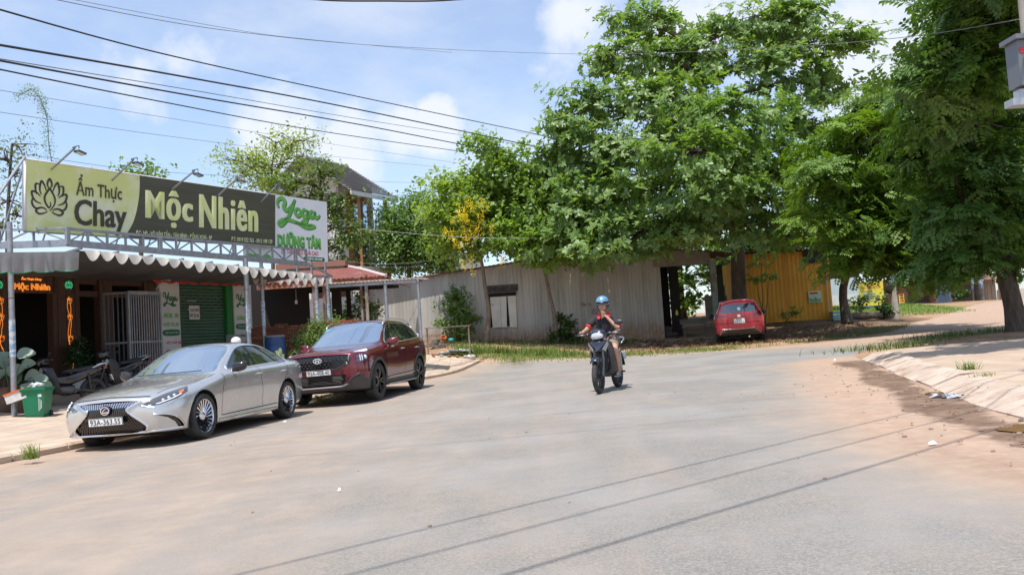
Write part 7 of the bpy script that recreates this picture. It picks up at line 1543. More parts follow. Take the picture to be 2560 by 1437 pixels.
def yellow_shed():
 Y = 38.6; t = thing('yellow_shed', 'bright yellow ribbed metal shed with a dark vent panel under the trees', 'shed'); X = lambda px: at(px, 720, Y).x; x0, x1 = X(1858), X(2078)
 T = lambda x: float(np.interp(x, [x0, x1], [wall_z(1880, 634, Y), wall_z(2075, 624, Y)])); Bz = lambda x: H(x, Y) + .02
 yl = mat('yellow_steel', (.64, .30, .012), .55, col2=(.55, .25, .012), scale=1.5, col3=(.38, .17, .03), scale3=2.5, lo3=.6, hi3=.78, stretch=(1, 1, .35)); n = 4
 for k in range(n): a, b = x0 + (x1 - x0) * k / n, x0 + (x1 - x0) * (k + 1) / n; m = MB(); corr(m, a, b, Y + .01 * (k % 2), Bz, T, .2, .010, 3); m.build('ribbed_sheet', yl, t, smooth=True, fix=False)
 a, b = at(2006, 622, Y), at(2066, 656, Y); m = MB(); m.span((a.x, Y - .07, b.z), (b.x, Y - .03, a.z)); m.build('vent_panel', mat('vent_black', (.022, .022, .024), .7), t)
 m = MB(); p = at(2062, 655, Y - .06); m.cyl((p.x, Y - .07, Bz(p.x)), (p.x, Y - .07, p.z), .025, n=8); m.build('drain_pipe', mat('pipe_grey', (.45, .42, .38), .6), t)
 m = MB(); m.grid(lambda u, v: Vector((x0 - .5 + (x1 - x0 + .9) * u, Y - .5 + 4 * v, T(x0 + (x1 - x0) * u) + .04 + .25 * v + .02 * math.sin(u * 150))), 120, 3); m.build('roof_sheet', mat('rusty_sheet', (.17, .075, .045), .85), t, smooth=True, fix=False)
 m = MB(); m.span((x0, Y + 3.5, 0), (x1, Y + 3.6, 4)); m.span((x1 - .05, Y + .05, 0), (x1, Y + 3.5, 4)); m.span((x0, Y + .05, 0), (x0 + .05, Y + 3.5, 4)); m.build('rear_walls', yl, t)
 p, q = at(2019, 728, Y), at(2054, 755, Y); g = thing('small_poster', 'small pale green poster with a red heading on the yellow shed', 'poster', ((p.x + q.x) / 2, Y - .06, (p.z + q.z) / 2)); w, h = q.x - p.x, p.z - q.z
 m = MB(); m.box((0, 0, 0), (w, .02, h)); po = m.build('poster_sheet', mat('poster_green', (.42, .55, .36), .6, col2=(.55, .60, .40), scale=6), g)
 m = MB(); m.box((-.05, -.014, h * .3), (w * .62, .004, h * .16)); m.build('red_heading', mat('print_red', (.55, .03, .05), .5), po)
 m = MB(); m.prism(catmull([(-w * .45, -h * .45), (-w * .4, -h * .1), (-w * .2, -h * .2), (0, -.0), (w * .2, -h * .22), (w * .45, -h * .15), (w * .45, -h * .45)], 3), lambda x, z, d: Vector((x, -.012 - d, z)), 0, .003); m.build('picture', mat('poster_leaf', (.08, .32, .12), .6, col2=(.5, .5, .5), scale=14, lo=.5, hi=.6), po)
 p = at(2088, 792, Y - .3); k = thing('blue_crate', 'faded light blue crate standing right of the yellow shed', 'crate', on(p.x, Y - .3, 0)); m = MB()
 for z in (.05, .2, .35): m.box((0, 0, z), (.42, .36, .10))
 for sx in (-1, 1):
  for sy in (-1, 1): m.box((sx * .19, sy * .16, .2), (.04, .04, .4))
 m.build('crate_body', mat('crate_blue', (.20, .38, .45), .6), k)
def brick_wall():
 Y = 26.0; a, b = at(627, 813, Y), at(902, 797, Y); zt = (a.z + b.z) / 2; t = thing('brick_wall', 'low crumbling red brick wall behind the parked cars', 'wall', (a.x, Y, zt)); n = 17; rows = 16; L = b.x - a.x; bw, bh = L / n, .072
 br = [mat('brick_' + q, c, .9, col2=c2, scale=7, bump=.6) for q, c, c2 in (('red', (.29, .085, .045), (.20, .06, .035)), ('orange', (.40, .14, .06), (.28, .09, .045)), ('sooty', (.085, .045, .035), (.16, .065, .04)))]; mes = []
 for m_ in br:
  for k in range(2):
   m = MB(); m.box((0, 0, 0), (bw - .018, .13, bh - .016)); me = m.mesh('brick', m_); bm = bmesh.new(); bm.from_mesh(me); bmesh.ops.bevel(bm, geom=list(bm.edges), offset=.008, segments=1)
   for v in bm.verts: v.co += Vector((rnd.uniform(-1, 1), rnd.uniform(-1, 1), rnd.uniform(-1, 1))) * .006
   bm.to_mesh(me); bm.free(); mes.append(me)
 for r_ in range(rows):
  for k in range(n):
   if r_ == 0 and rnd.random() < .22: continue
   x = bw * (k + .5 + .5 * (r_ % 2)) - bw * .25; w = x / L; q = rnd.random(); i = (1 if q < .28 + .4 * (w > .6) else 2 if q < .55 - .25 * (w > .6) else 0) * 2 + rnd.randrange(2)
   o = link('brick', mes[i], t); o.location = (x, rnd.uniform(-.02, .012), -bh * (r_ + .5)); o.rotation_euler = (rnd.uniform(-.03, .03), rnd.uniform(-.02, .02), rnd.uniform(-.04, .04))
 m = MB(); m.span((-.1, -.045, -2.4), (L + .1, .10, -.09)); m.build('mortar_core', mat('mortar', (.14, .10, .08), .95, col2=(.09, .065, .055), scale=6, bump=.6), t)
def pavilion():
 t = thing('pavilion', 'open shelter with a rust red tin roof on thin posts beside the tin shed', 'shelter'); red = mat('red_tin', (.21, .058, .042), .7, col2=(.15, .042, .032), scale=3, col3=(.42, .28, .24), scale3=1.5, lo3=.62, hi3=.75); gal = GALV(); rust = mat('rust_post', (.20, .10, .06), .85, col2=(.34, .30, .27), scale=4, stretch=(1, 1, .3)); wd = mat('black_timber', (.018, .014, .012), .85)
 # flat canopy in front
 Y0, Y1 = 27.3, 28.4; m = MB(); p0, p1 = at(812, 698, Y0), at(1066, 704, Y0); z = (p0.z + p1.z) / 2
 m.grid(lambda a, b: Vector((p0.x + (p1.x - p0.x) * a, Y0 + (Y1 - Y0) * b, z + .07 * b - .04 * max(0, a - .85) * 6 + .015 * math.sin(a * 170))), 120, 2); o = m.build('canopy_sheet', mat('canopy_tin', (.42, .37, .32), .6, col2=(.30, .22, .17), scale=3), t, smooth=True, fix=False); s = o.modifiers.new('thick', 'SOLIDIFY'); s.thickness = .03
 for px, w in ((820, .05), (963, .06), (1045, .05)): x = at(px, 710, Y0 + .1).x; m = MB(); m.cyl((x, Y0 + .1, H(x, Y0) - .1), (x, Y0 + .1, z - .02), w, n=10); m.build('post', gal, t, smooth=40)
 for x in (at(963, 710, Y0).x, at(1045, 710, Y0).x): m = MB(); m.bar((x, Y0, z - .08), (x, Y1, z - .02), .05, .09); m.build('beam', gal, t)
 m = MB(); m.bar((p0.x, Y0 + .1, z - .09), (at(1045, 710, Y0).x, Y0 + .1, z - .10), .06, .10); m.build('beam', gal, t)
 # hipped red roof behind
 Ye, Yr = 29.6, 34.0; e0, e1, r0, r1 = at(640, 702, Ye), at(965, 697, Ye), at(640, 668, Yr), at(858, 672, Yr); ze = (e0.z + e1.z) / 2; zr = (r0.z + r1.z) / 2
 def slope(A, B, C_, D, n, nm):
  m = MB(); m.grid(lambda a, b: (Vector(A).lerp(Vector(B), a)).lerp(Vector(D).lerp(Vector(C_), a), b) + Vector((0, 0, .018 * math.sin(a * n))), int(n / 1.6), 4); m.build(nm, red, t, smooth=True, fix=False)
 E0, E1, R0_, R1 = (e0.x, Ye, ze), (e1.x, Ye, ze), (r0.x, Yr, zr), (r1.x, Yr, zr); slope(E0, E1, R1, R0_, 180, 'roof_sheet'); slope((e1.x, Ye, ze), (e1.x, Ye + 7, ze), (r1.x, Yr, zr), (r1.x, Yr, zr), 120, 'roof_sheet')
 for y, zz in ((Ye + .05, ze - .22),): m = MB(); m.grid(lambda a, b: Vector((e0.x + (e1.x - e0.x) * a, y + .02 * math.sin(a * 150), zz + .2 * b)), 110, 1); m.build('fascia', mat('rust_fascia', (.30, .10, .05), .85, col2=(.42, .30, .25), scale=4, lo=.5, hi=.62), t, smooth=True, fix=False)
 hp = MB(); hp.tube([R1, ((e1.x + r1.x) / 2, (Ye + Yr) / 2, (ze + zr) / 2 + .03), E1], .06, 6); hp.build('hip_cap', mat('hip_pale', (.5, .45, .42), .7), t)
 for px, y, r_ in ((788, 29.8, .07), (812, 29.8, .05), (905, 30.0, .04), (918, 29.8, .05), (842, 32, .16), (872, 33, .08)): x = at(px, 760, y).x; m = MB(); m.bar((x, y, H(x, y) - .1), (x, y, ze + .1), r_ * 2); m.build('post', wd if y > 31 else rust, t)
 m = MB(); a = at(628, 750, 32).x; b = at(772, 750, 32).x; m.span((a - .6, 32, 0), (b, 32.1, ze + .3)); m.span((a - .6, 29.7, 0), (a - .5, 32, ze)); m.build('board_wall', wd, t)
 for y in (30.2, 31.4, 32.8): m = MB(); m.bar((e0.x, y, ze - .18), (e1.x, y, ze - .18), .07, .12); m.build('rafter', wd, t)
 m = MB(); x = at(740, 740, 30.5).x; m.cyl((x, 30.5, ze - .75), (x, 30.5, ze - .62), .05, n=8); m.cyl((x, 30.5, ze - .62), (x, 30.5, ze - .2), .008, n=5); m.build('hanging_bulb', mat('bulb', (.7, .68, .6), .3), t)
 pk = thing('low_partition', 'low whitish partition wall standing behind the open shelter', 'wall', (0, 0, 0)); a, b = at(815, 745, 40), at(925, 800, 40); m = MB(); m.span((a.x - 1.5, 40, 0), (b.x, 40.15, a.z)); m.build('partition', mat('old_white', (.55, .55, .55), .85, col2=(.45, .45, .45), scale=2), pk)
 g = thing('green_eave', 'end of a faded green tiled eave showing behind the white billboard', 'roof'); a, b = at(815, 655, 33), at(866, 692, 33); m = MB(); m.span((a.x - 2, 33, at(840, 690, 33).z), (at(860, 680, 33).x, 35, at(840, 666, 33).z)); m.build('eave_board', mat('eave_green', (.20, .30, .25), .8), g); m = MB(); m.span((a.x - 2, 32.9, at(840, 666, 33).z), (b.x, 35, at(840, 652, 33).z)); m.build('tile_edge', mat('eave_tile', (.26, .13, .09), .85), g)
def villa():
 t = thing('villa', 'white two storey house with a grey tiled gable roof and wood panelled balcony', 'house'); th = R(-38)
 P0 = at(745, 390, 47); d = Vector((math.cos(R(62)), math.sin(R(62)), 0)); g = Vector((d.y, -d.x, 0))     # ridge runs away to the right; g points down the slope seen
 def hitz(px, py, o, n): q = ray(px, py); return CAM + q * ((o - CAM).dot(n) / q.dot(n))
 P1 = hitz(866, 417, P0, g); Ls = 6.2; E1 = hitz(992, 496, P1, d); ev = E1 - P1; run = ev.dot(g); drop = -ev.z; E0 = P0 + g * run - Vector((0, 0, drop)); rid = (P1 - P0)
 tm = [mat('roof_tile_' + q, c, .75, col2=c2, scale=2.5) for q, c, c2 in (('dark', (.17, .165, .17), (.21, .205, .21)), ('mid', (.27, .265, .27), (.31, .305, .31)))]; n = 20; wh = mat('villa_white', (.66, .66, .65), .8, col2=(.58, .58, .575), scale=1.2); Z = Vector((0, 0, 1))
 nn = rid.normalized().cross(ev.normalized()); nn = nn if nn.z > 0 else -nn
 for side in (0, 1):
  for k in range(n):
   f0, f1 = k / n, (k + 1.12) / n; w = ev if side == 0 else Vector((-g.x * run, -g.y * run, -drop)); nz = nn if side == 0 else Vector((-nn.x, -nn.y, nn.z)); a, b = P0 + w * f0, P1 + w * f0; c, e = P1 + w * f1 + nz * .09, P0 + w * f1 + nz * .09; m = MB(); m.add([a, b, c, e] + [q - nz * .05 for q in (a, b, c, e)], [(0, 1, 2, 3), (7, 6, 5, 4), (3, 2, 6, 7), (0, 3, 7, 4), (1, 5, 6, 2)]); m.build('tile_course', tm[k % 2], t)
 m = MB(); m.tube([P0 - rid.normalized() * .1, P1 + rid.normalized() * .1], .12, 6); m.build('ridge_cap', tm[0], t)
 eb = MB(); eb.bar(E0 - Z * .14, E1 - Z * .14, .08, .24); eb.build('eave_board', wh, t)
 # walls set back under the roof
 u = rid.normalized(); back = 1.5
 def W(a, c, z): return P0 + u * a + g * c + Z * (z - P0.z)
 Lr = rid.length; gz = 1.0; zt = E0.z - .05
 m = MB(); R_ = run - back
 q = [W(.8, R_, gz), W(Lr - 2.2, R_, gz), W(Lr - 2.2, R_, zt + .75), W(.8, R_, zt + .75)]; m.add(q + [p - g * .2 for p in q], [(0, 1, 2, 3), (7, 6, 5, 4), (0, 4, 5, 1), (1, 5, 6, 2), (0, 3, 7, 4)])
 for a in (.8, Lr - .6): q = [W(a, R_, gz), W(a, -R_, gz), W(a, -R_, zt + .75), W(a, 0, P0.z - .25), W(a, R_, zt + .75)]; m.add(q + [p + u * .2 for p in q], [(0, 1, 2, 3, 4), (9, 8, 7, 6, 5), (0, 5, 6, 1), (0, 4, 9, 5)])
 m.build('wall', wh, t)
 wd = mat('balcony_wood', (.33, .15, .06), .6, col2=(.25, .11, .045), scale=4, stretch=(5, 5, .6)); f2 = 1.0 + (zt - 1.0) * .52
 for k in range(6): m = MB(); a = Lr - 2.9 + k * .30; m.add([W(a, R_ + .02, f2), W(a + .29, R_ + .02, f2), W(a + .29, R_ + .02, zt + .3), W(a, R_ + .02, zt + .3)], [(0, 1, 2, 3)]); o = m.build('wood_panel', wd, t, fix=False); s = o.modifiers.new('thick', 'SOLIDIFY'); s.thickness = .04
 m = MB(); m.bar(W(Lr - .5, R_ + 1.0, gz), W(Lr - .5, R_ + 1.0, zt + .1), .22); m.bar(W(Lr - 3.0, R_ + 1.0, f2), W(Lr - 3.0, R_ + 1.0, zt + .1), .16); m.build('balcony_post', wd, t)
 m = MB(); q0, q1 = W(1.0, R_ + 1.2, f2 - .2), W(Lr - .2, R_ + 1.2, f2 - .2); m.add([W(.8, R_, f2 - .25), q0, q1, W(Lr - .2, R_, f2 - .25), W(.8, R_, f2), q0 + Z * .25, q1 + Z * .25, W(Lr - .2, R_, f2)], [(0, 1, 2, 3), (4, 5, 6, 7), (1, 5, 6, 2), (0, 4, 5, 1), (3, 2, 6, 7)]); m.build('balcony_slab', wh, t)
 bs = mat('breeze_block', (.50, .50, .50), .8)
 for r_ in range(8):
  for k in range(4):
   c = W(Lr - .55, R_ + .25 - k * .26 + .6, f2 + .35 + r_ * .26); m = MB(); o = .13
   for s in (-1, 1): m.bar(c + g * o * s - Z * o, c + g * o * s + Z * o, .05); m.bar(c - g * o + Z * o * s, c + g * o + Z * o * s, .05)
   m.bar(c - g * o - Z * o, c + g * o + Z * o, .03); m.build('breeze_block', bs, t)
 dr = mat('maroon_door', (.09, .025, .02), .5)
 for k in range(3): m = MB(); a = Lr - 6.5 + k * 2.0; q = [W(a, R_ + .03, gz), W(a + 1.2, R_ + .03, gz), W(a + 1.2, R_ + .03, f2 - .6), W(a, R_ + .03, f2 - .6)]; m.add(q + [p + g * .06 for p in q], [(0, 1, 2, 3), (7, 6, 5, 4), (0, 4, 5, 1), (1, 5, 6, 2), (2, 6, 7, 3), (3, 7, 4, 0)]); m.build('door', dr, t); m = MB(); m.bar(W(a - .45, R_ + .5, gz), W(a - .45, R_ + .5, f2 - .2), .35); m.build('column', wh, t)
 for k in range(2): m = MB(); a = 2.0 + k * 2.4; q = [W(a, R_ + .02, f2 + .7), W(a + 1.2, R_ + .02, f2 + .7), W(a + 1.2, R_ + .02, zt - .3), W(a, R_ + .02, zt - .3)]; m.add(q + [p + g * .05 for p in q], [(0, 1, 2, 3), (4, 5, 6, 7), (0, 1, 5, 4), (1, 2, 6, 5), (2, 3, 7, 6), (3, 0, 4, 7)]); m.build('window', car_glass(), t)
 s = thing('far_roof', 'pale tin roof glimpsed between the trees left of the shed', 'roof'); a, b = at(1085, 610, 60), at(1200, 660, 60); m = MB(); m.span((a.x, 60, b.z - 1.5), (b.x, 66, at(1100, 640, 60).z)); m.build('wall', wh, s); m = MB(); m.add([(a.x - .5, 59.5, at(1100, 640, 60).z), (b.x + .5, 59.5, at(1100, 640, 60).z), (b.x + .5, 66, a.z), (a.x - .5, 66, a.z)], [(0, 1, 2, 3)]); m.build('tin_sheet', mat('pale_tin', (.45, .47, .50), .5, .3), s, fix=False)
def far_right():
 wh = mat('villa_white', (.66, .66, .65), .8); con = mat('pole_concrete', (.40, .36, .31), .9, col2=(.33, .29, .25), scale=3, bump=.2)
 # advertising board and corrugated fence
 Y = 47; a, b = at(2146, 706, Y), at(2212, 762, Y); t = thing('yellow_signboard', 'yellow advertising board with red heading beyond the grass', 'sign', (0, 0, 0)); yl = mat('sign_yellow', (.68, .58, .05), .55); m = MB(); m.span((a.x, Y, b.z), (b.x, Y + .06, a.z)); bo = m.build('board', yl, t); cx = (a.x + b.x) / 2; w = b.x - a.x; h = a.z - b.z; fn = lambda x, z, d: Vector((cx + x, Y - .003 - d, (a.z + b.z) / 2 + z))
 lettering('heading', 'TRÀ CHANH TƯƠI', lambda x, z, d: fn(x, z + h * .27, d), mat('print_red', (.55, .03, .05), .5), bo, w * .8, h * .13, .02)
 for k in range(5): m = MB(); zz = h * (.08 - .1 * k); m.span((cx - w * .38, Y - .006, (a.z + b.z) / 2 + zz), (cx + w * (.05 + .12 * (k % 3)), Y - .002, (a.z + b.z) / 2 + zz + h * .035)); m.build('small_print', mat('print_blue', (.12, .2, .45), .6), bo)
 m = MB(); m.span((a.x - .05, Y - .03, b.z - .10), (b.x + .05, Y + .08, b.z)); m.build('blue_rim', mat('rim_blue', (.05, .10, .35), .5), bo); m = MB()
 for x in (a.x + .1, b.x - .1): m.bar((x, Y + .1, H(x, Y) - .2), (x, Y + .1, a.z), .07)
 m.build('sign_legs', GALV(), t); t2 = thing('price_board', 'small yellow and red board right of the concrete pole', 'sign'); a, b = at(2247, 735, 50), at(2262, 762, 50); m = MB(); m.span((a.x, 50, b.z), (b.x, 50.05, a.z)); bo = m.build('board', yl, t2)
 for k in range(4): m = MB(); z = a.z + (b.z - a.z) * (k + .4) / 4; m.span((a.x + .04, 49.99, z - .05), (b.x - .04, 49.998, z + .04)); m.build('red_print', mat('print_red', (.55, .03, .05), .5), bo)
 m = MB(); m.bar(((a.x + b.x) / 2, 50.1, H(a.x, 50)), ((a.x + b.x) / 2, 50.1, a.z), .06); m.build('sign_leg', GALV(), t2)
 Yf = 50; f = thing('tin_fence', 'pale blue corrugated sheet fence with a yellow lower band behind the yellow shed', 'fence'); x0, x1 = at(2078, 730, Yf).x, at(2150, 730, Yf).x; z0, z1, z2 = at(2115, 768, Yf).z, at(2115, 738, Yf).z, at(2115, 695, Yf).z
 m = MB(); corr(m, x0, x1, Yf, lambda x: z1, lambda x: z2, .2, .02, 2); m.build('blue_sheet', mat('fence_blue', (.48, .56, .60), .5), f, smooth=True, fix=False); m = MB(); m.span((x0, Yf - .03, z0 - .4), (x1 + 1.4, Yf, z0 + .15)); m.build('yellow_band', yl, f); m = MB(); m.span((x0, Yf - .03, z0 + .15), (x1, Yf, z1)); m.build('white_band', wh, f)
 # poles
 p = on(at(2242, 796, 41).x, 41, 0); t = thing('concrete_pole', 'grey concrete utility pole with pasted notices standing on the bank', 'pole', p); m = MB(); m.cyl((0, 0, -.2), (-.25, 0, 7.5), .17, .11, 14); m.build('shaft', con, t, smooth=40); m = MB(); m.cyl((-.05, 0, 1.65), (-.062, 0, 2.1), .172, .17, 14, 0, False); m.build('pasted_notice', mat('notice_teal', (.45, .55, .55), .7, col2=(.12, .35, .40), scale=7), t); m = MB(); m.ball((-.28, -.05, 1.5), .24, 10, 8, (.8, .6, 1.1)); m.build('dark_bundle', mat('bundle_black', (.02, .02, .02), .8), t, smooth=True)
 for px, nm in ((2440, 'left'), (2455, 'right')):
  q = on(at(px, 748, 70).x, 70, 0); t = thing('notice_pole', f'far concrete pole plastered with blue notices, {nm} one of the pair', 'pole', q, group='pair of far poles'); m = MB(); m.cyl((0, 0, -.2), (-.15, 0, 8), .22, .16, 12); m.build('shaft', con, t, smooth=40); m = MB(); m.cyl((-.025, 0, 1.2), (-.04, 0, 2.4), .226, .222, 12, 0, False); m.build('blue_notice', mat('notice_blue', (.22, .32, .55), .7, col2=(.5, .52, .55), scale=4), t)
 # row of far houses
 rows = [(2262, 2300, 692, 750, 60, 'open stall with orange shutters far down the side road', (.30, .14, .08), (.10, .03, .02)), (2300, 2340, 700, 748, 64, 'far shop with a dark red door on the side road', (.36, .30, .26), (.22, .035, .02)), (2338, 2378, 688, 748, 68, 'far house with pale blue door panels', (.55, .58, .62), (.28, .38, .58)), (2376, 2436, 680, 748, 73, 'brown brick house behind bushes at the end of the side road', (.13, .075, .055), (.06, .04, .035)), (2462, 2492, 700, 748, 76, 'buff garden wall beside the white gate', (.42, .33, .25), (.30, .24, .18)), (2060, 2150, 650, 700, 62, 'low building with brown roof behind the tin fence', (.25, .2, .17), (.1, .08, .07))]
 for px0, px1, pt, pb, Y, lb, c, dc in rows:
  a, b = at(px0, pt, Y), at(px1, pb, Y); t = thing('far_house', lb, 'house'); m = MB(); zb = H((a.x + b.x) / 2, Y) - .3; m.span((a.x, Y, zb), (b.x, Y + 6, a.z)); m.build('wall', mat('far_wall_%d' % px0, c, .85, col2=tuple(v * .8 for v in c), scale=1), t); w = b.x - a.x
  for k in range(2): m = MB(); x = a.x + w * (.12 + .42 * k); m.span((x, Y - .05, zb), (x + w * .32, Y, zb + .3 + (a.z - zb) * .72)); m.build('door', mat('far_door_%d' % px0, dc, .6), t)
  m = MB(); m.add([(a.x - .4, Y - .9, a.z), (b.x + .4, Y - .9, a.z), (b.x + .4, Y + 3, a.z + 1.2), (a.x - .4, Y + 3, a.z + 1.2)], [(0, 1, 2, 3)]); o = m.build('roof', mat('far_roof_brown', (.20, .10, .07), .8, col2=(.14, .08, .06), scale=2), t, fix=False); s = o.modifiers.new('thick', 'SOLIDIFY'); s.thickness = .1
 g = thing('white_gate', 'cream gate pillars and wall at the far right end of the side road', 'gate'); cr = mat('gate_cream', (.55, .48, .42), .8)
 for px, w in ((2493, 10), (2510, 8), (2526, 8)): a = at(px, 668, 76); b = at(px + w, 749, 76); m = MB(); m.span((a.x, 75.8, H(a.x, 76) - .2), (b.x, 76.2, a.z)); m.build('pillar', cr, g)
 a, b = at(2493, 725, 76), at(2570, 749, 76); m = MB(); m.span((a.x, 76.0, H(a.x, 76) - .3), (b.x, 76.1, a.z)); m.build('low_wall', cr, g)
 # log, stones, bank
 c = on(at(2155, 792, 40).x, 40, .1); t = thing('fallen_log', 'old log lying on the bank left of the concrete pole', 'log', c); m = MB(); m.tube([(-.9, 0, .02), (-.3, .05, .06), (.5, 0, .05), (.95, -.05, .0)], [.17, .19, .18, .14], 10); m.build('log', BARK(), t, smooth=60)
 c = on(at(2217, 785, 40.4).x, 40.4, .15); t = thing('boulder', 'rough grey boulder at the foot of the concrete pole', 'stone', c); m = MB(); m.ball((0, 0, .1), .38, 10, 7, (1, .8, .9)); m.v = [(x + rnd.uniform(-.05, .05), y + rnd.uniform(-.05, .05), z + rnd.uniform(-.05, .05)) for x, y, z in m.v]; m.build('stone', mat('boulder_grey', (.24, .20, .17), .95, col2=(.15, .12, .10), scale=4, bump=.6), t)
 c = on(at(2298, 752, 55).x, 55, 0); t = thing('stone_planter', 'dark stone block at the edge of the far road', 'stone', c); m = MB(); m.box((0, 0, .2), (1.1, .8, .5)); m.build('block', mat('planter_dark', (.10, .06, .05), .9), t)
 # grey box on the pole just outside the right edge
 Yp = 9.0; p = at(2610, 300, Yp); gx = on(p.x, Yp, 0); t = thing('street_pole', 'concrete pole at the right edge carrying a grey cabinet', 'pole', gx); m = MB(); m.cyl((0, 0, -.2), (0, 0, 8), .16, .11, 16); m.build('shaft', con, t, smooth=40)
 a = at(2522, 108, Yp - .2) - gx; b = at(2545, 222, Yp - .2) - gx; gm = mat('cabinet_grey', (.16, .17, .185), .45, .2); ct = thing('grey_cabinet', 'grey metal cabinet with a red mark hanging on the pole at the right edge', 'box', gx)
 m = MB(); loft(m, [[Vector((x, y, z)) for x, y in ((a.x, -.34), (a.x + .62, -.34), (a.x + .62, -.12), (a.x, -.12))] for z in (b.z, b.z + .02, a.z - .02)]); m.box((a.x + .31, -.24, a.z + .01), (.70, .30, .05)); m.build('cabinet_body', gm, ct); m = MB(); m.span((a.x + .02, -.347, a.z - .16), (a.x + .13, -.341, a.z - .10)); m.build('red_mark', mat('print_red', (.55, .03, .05), .5), ct); m = MB(); m.span((a.x + .05, -.346, b.z + .06), (a.x + .56, -.342, a.z - .22)); m.build('door_panel', mat('cabinet_door', (.20, .21, .225), .45, .2), ct)
 q0 = at(2514, 240, Yp - .2) - gx; q1 = at(2560, 282, Yp - .2) - gx; m = MB(); m.span((q0.x, -.32, q1.z + .06), (q0.x + .65, -.16, q0.z - .06)); m.bar((q0.x + .1, -.24, q0.z - .02), (q0.x + .65, -.2, q0.z - .02), .12); m.build('bracket', mat('bracket_pale', (.42, .44, .46), .4, .5), ct)
def yard_things():
 Y = 31.2; a, b = at(1062, 817, Y), at(1176, 817, Y); z = (a.z + b.z) / 2; gx = on((a.x + b.x) / 2, Y, 0); t = thing('metal_table', 'thin topped table frame standing in the grass before the tin shed', 'table', gx); m = MB(); m.box((0, 0, z - gx.z), (b.x - a.x, .4, .03)); m.build('table_top', mat('grey_wood', (.16, .135, .115), .85, col2=(.22, .19, .165), scale=5), t)
 for sx in (-1, 1):
  for sy in (-1, 1): m = MB(); m.cyl((sx * (b.x - a.x) * .46, sy * .17, -.1), (sx * (b.x - a.x) * .46, sy * .17, z - gx.z), .017, n=8); m.build('leg', mat('rust_post', (.20, .10, .06), .85), t)
 p = gp(1108, 851); k = thing('orange_pot', 'broken orange clay pot lying beside stones near the table', 'pot', at(1108, 846, 34) , (R(35), R(20), 0)); m = MB(); m.lathe([(.001, -.08), (.07, -.08), (.11, .06), (.125, .06), (.125, .09), (.10, .09), (.065, -.06)], 14); m.build('pot_body', mat('clay_orange', (.48, .13, .04), .7), k, smooth=40)
 k = thing('plastic_bowl', 'small turquoise plastic bowl lying by the shed wall', 'bowl', at(1128, 849, 35)); m = MB(); m.ball((0, 0, 0), .12, 12, 8, (1, 1, .6)); m.build('bowl', mat('lid_blue', (.03, .35, .45), .4), k, smooth=True)
 for i, (px, py, s, lb) in enumerate(((1085, 862, .3, 'left grey stone of the heap under the table'), (1098, 868, .34, 'largest grey stone of the heap under the table'), (1090, 853, .25, 'topmost grey stone of the heap under the table'), (1118, 862, .2, 'smallest stone, right of the heap under the table'))): k = thing('field_stone', lb, 'stone', at(px, py, 33.6), group='stones by the table'); m = MB(); m.box((0, 0, 0), (s * 1.3, s, s * .6), i * .6); m.build('stone', mat('boulder_grey', (.24, .20, .17), .95, col2=(.15, .12, .10), scale=4, bump=.6), k)
 k = thing('tarp_heap', 'crumpled grey and white plastic sheet lying on the grass', 'rubbish', on(*(gp(1150, 882).xy), .03)); m = MB()
 for i in range(14): m.box((rnd.uniform(-.65, .65), rnd.uniform(-.3, .3), rnd.uniform(.0, .08)), (rnd.uniform(.15, .4), rnd.uniform(.1, .3), .05), 0, 0, Matrix.Rotation(rnd.uniform(-.5, .5), 3, Vector((rnd.random(), rnd.random(), .6)).normalized()))
 m.build('plastic_sheet', mat('tarp_grey', (.30, .30, .30), .6, col2=(.62, .62, .62), scale=3, lo=.45, hi=.55), k)
 # row of edging bricks
 t = thing('brick_edging', 'row of loose whitish bricks edging the grass behind the burgundy SUV', 'edging'); bm_ = [mat('edge_red', (.34, .14, .08), .9, col2=(.25, .11, .07), scale=6), mat('edge_white', (.52, .47, .42), .9, col2=(.40, .33, .28), scale=6)]
 for i in range(26):
  p = gp(1084 + i * 4.0, 899 + .1 * i); m = MB(); m.box((0, 0, 0), (.09, .20, .09)); o = m.build('brick', bm_[0 if rnd.random() < .45 else 1], t); o.location = (p.x, p.y, p.z + .04 + (.09 if i % 5 == 0 else 0)); o.rotation_euler = (rnd.uniform(-.2, .2), rnd.uniform(-.2, .2), rnd.uniform(-.4, .4))
 p = gp(1178, 898); k = thing('white_rag', 'whitish rag lying at the end of the loose brick row', 'rag', p + Vector((0, 0, .06))); m = MB(); m.ball((0, 0, 0), .14, 9, 6, (1.2, .8, .7)); m.v = [(x + rnd.uniform(-.03, .03), y + rnd.uniform(-.03, .03), z + rnd.uniform(-.03, .03)) for x, y, z in m.v]; m.build('cloth', mat('rag_white', (.58, .54, .50), .9), k)
 # blue barrel and strap-leaf plant by the brick wall
 p = at(688, 880, 24.6); g = on(p.x, p.y, .05); z = at(688, 838, 24.6).z - g.z; k = thing('blue_barrel', 'blue plastic barrel standing in front of the low brick wall', 'barrel', g); m = MB(); m.lathe([(.001, 0), (.27, 0), (.29, .05), (.30, z * .33), (.285, z * .36), (.30, z * .4), (.30, z * .66), (.285, z * .7), (.30, z * .73), (.28, z - .05), (.27, z), (.001, z)], 24); m.build('barrel_body', mat('barrel_blue', (.015, .07, .22), .45, col2=(.02, .055, .16), scale=4), k, smooth=40); m = MB(); m.lathe([(.29, z - .06), (.305, z - .05), (.305, z - .01), (.28, z)], 24); m.build('lid_ring', mat('lid_dark', (.16, .17, .18), .5), k)
 p = at(704, 905, 23.0); g = on(p.x, p.y, .08); k = thing('strap_leaf_plant', 'clump of upright strap shaped leaves between the two parked cars', 'plant', g); lm = mat('strap_leaf', (.15, .18, .055), .6, col2=(.085, .12, .03), scale=5)
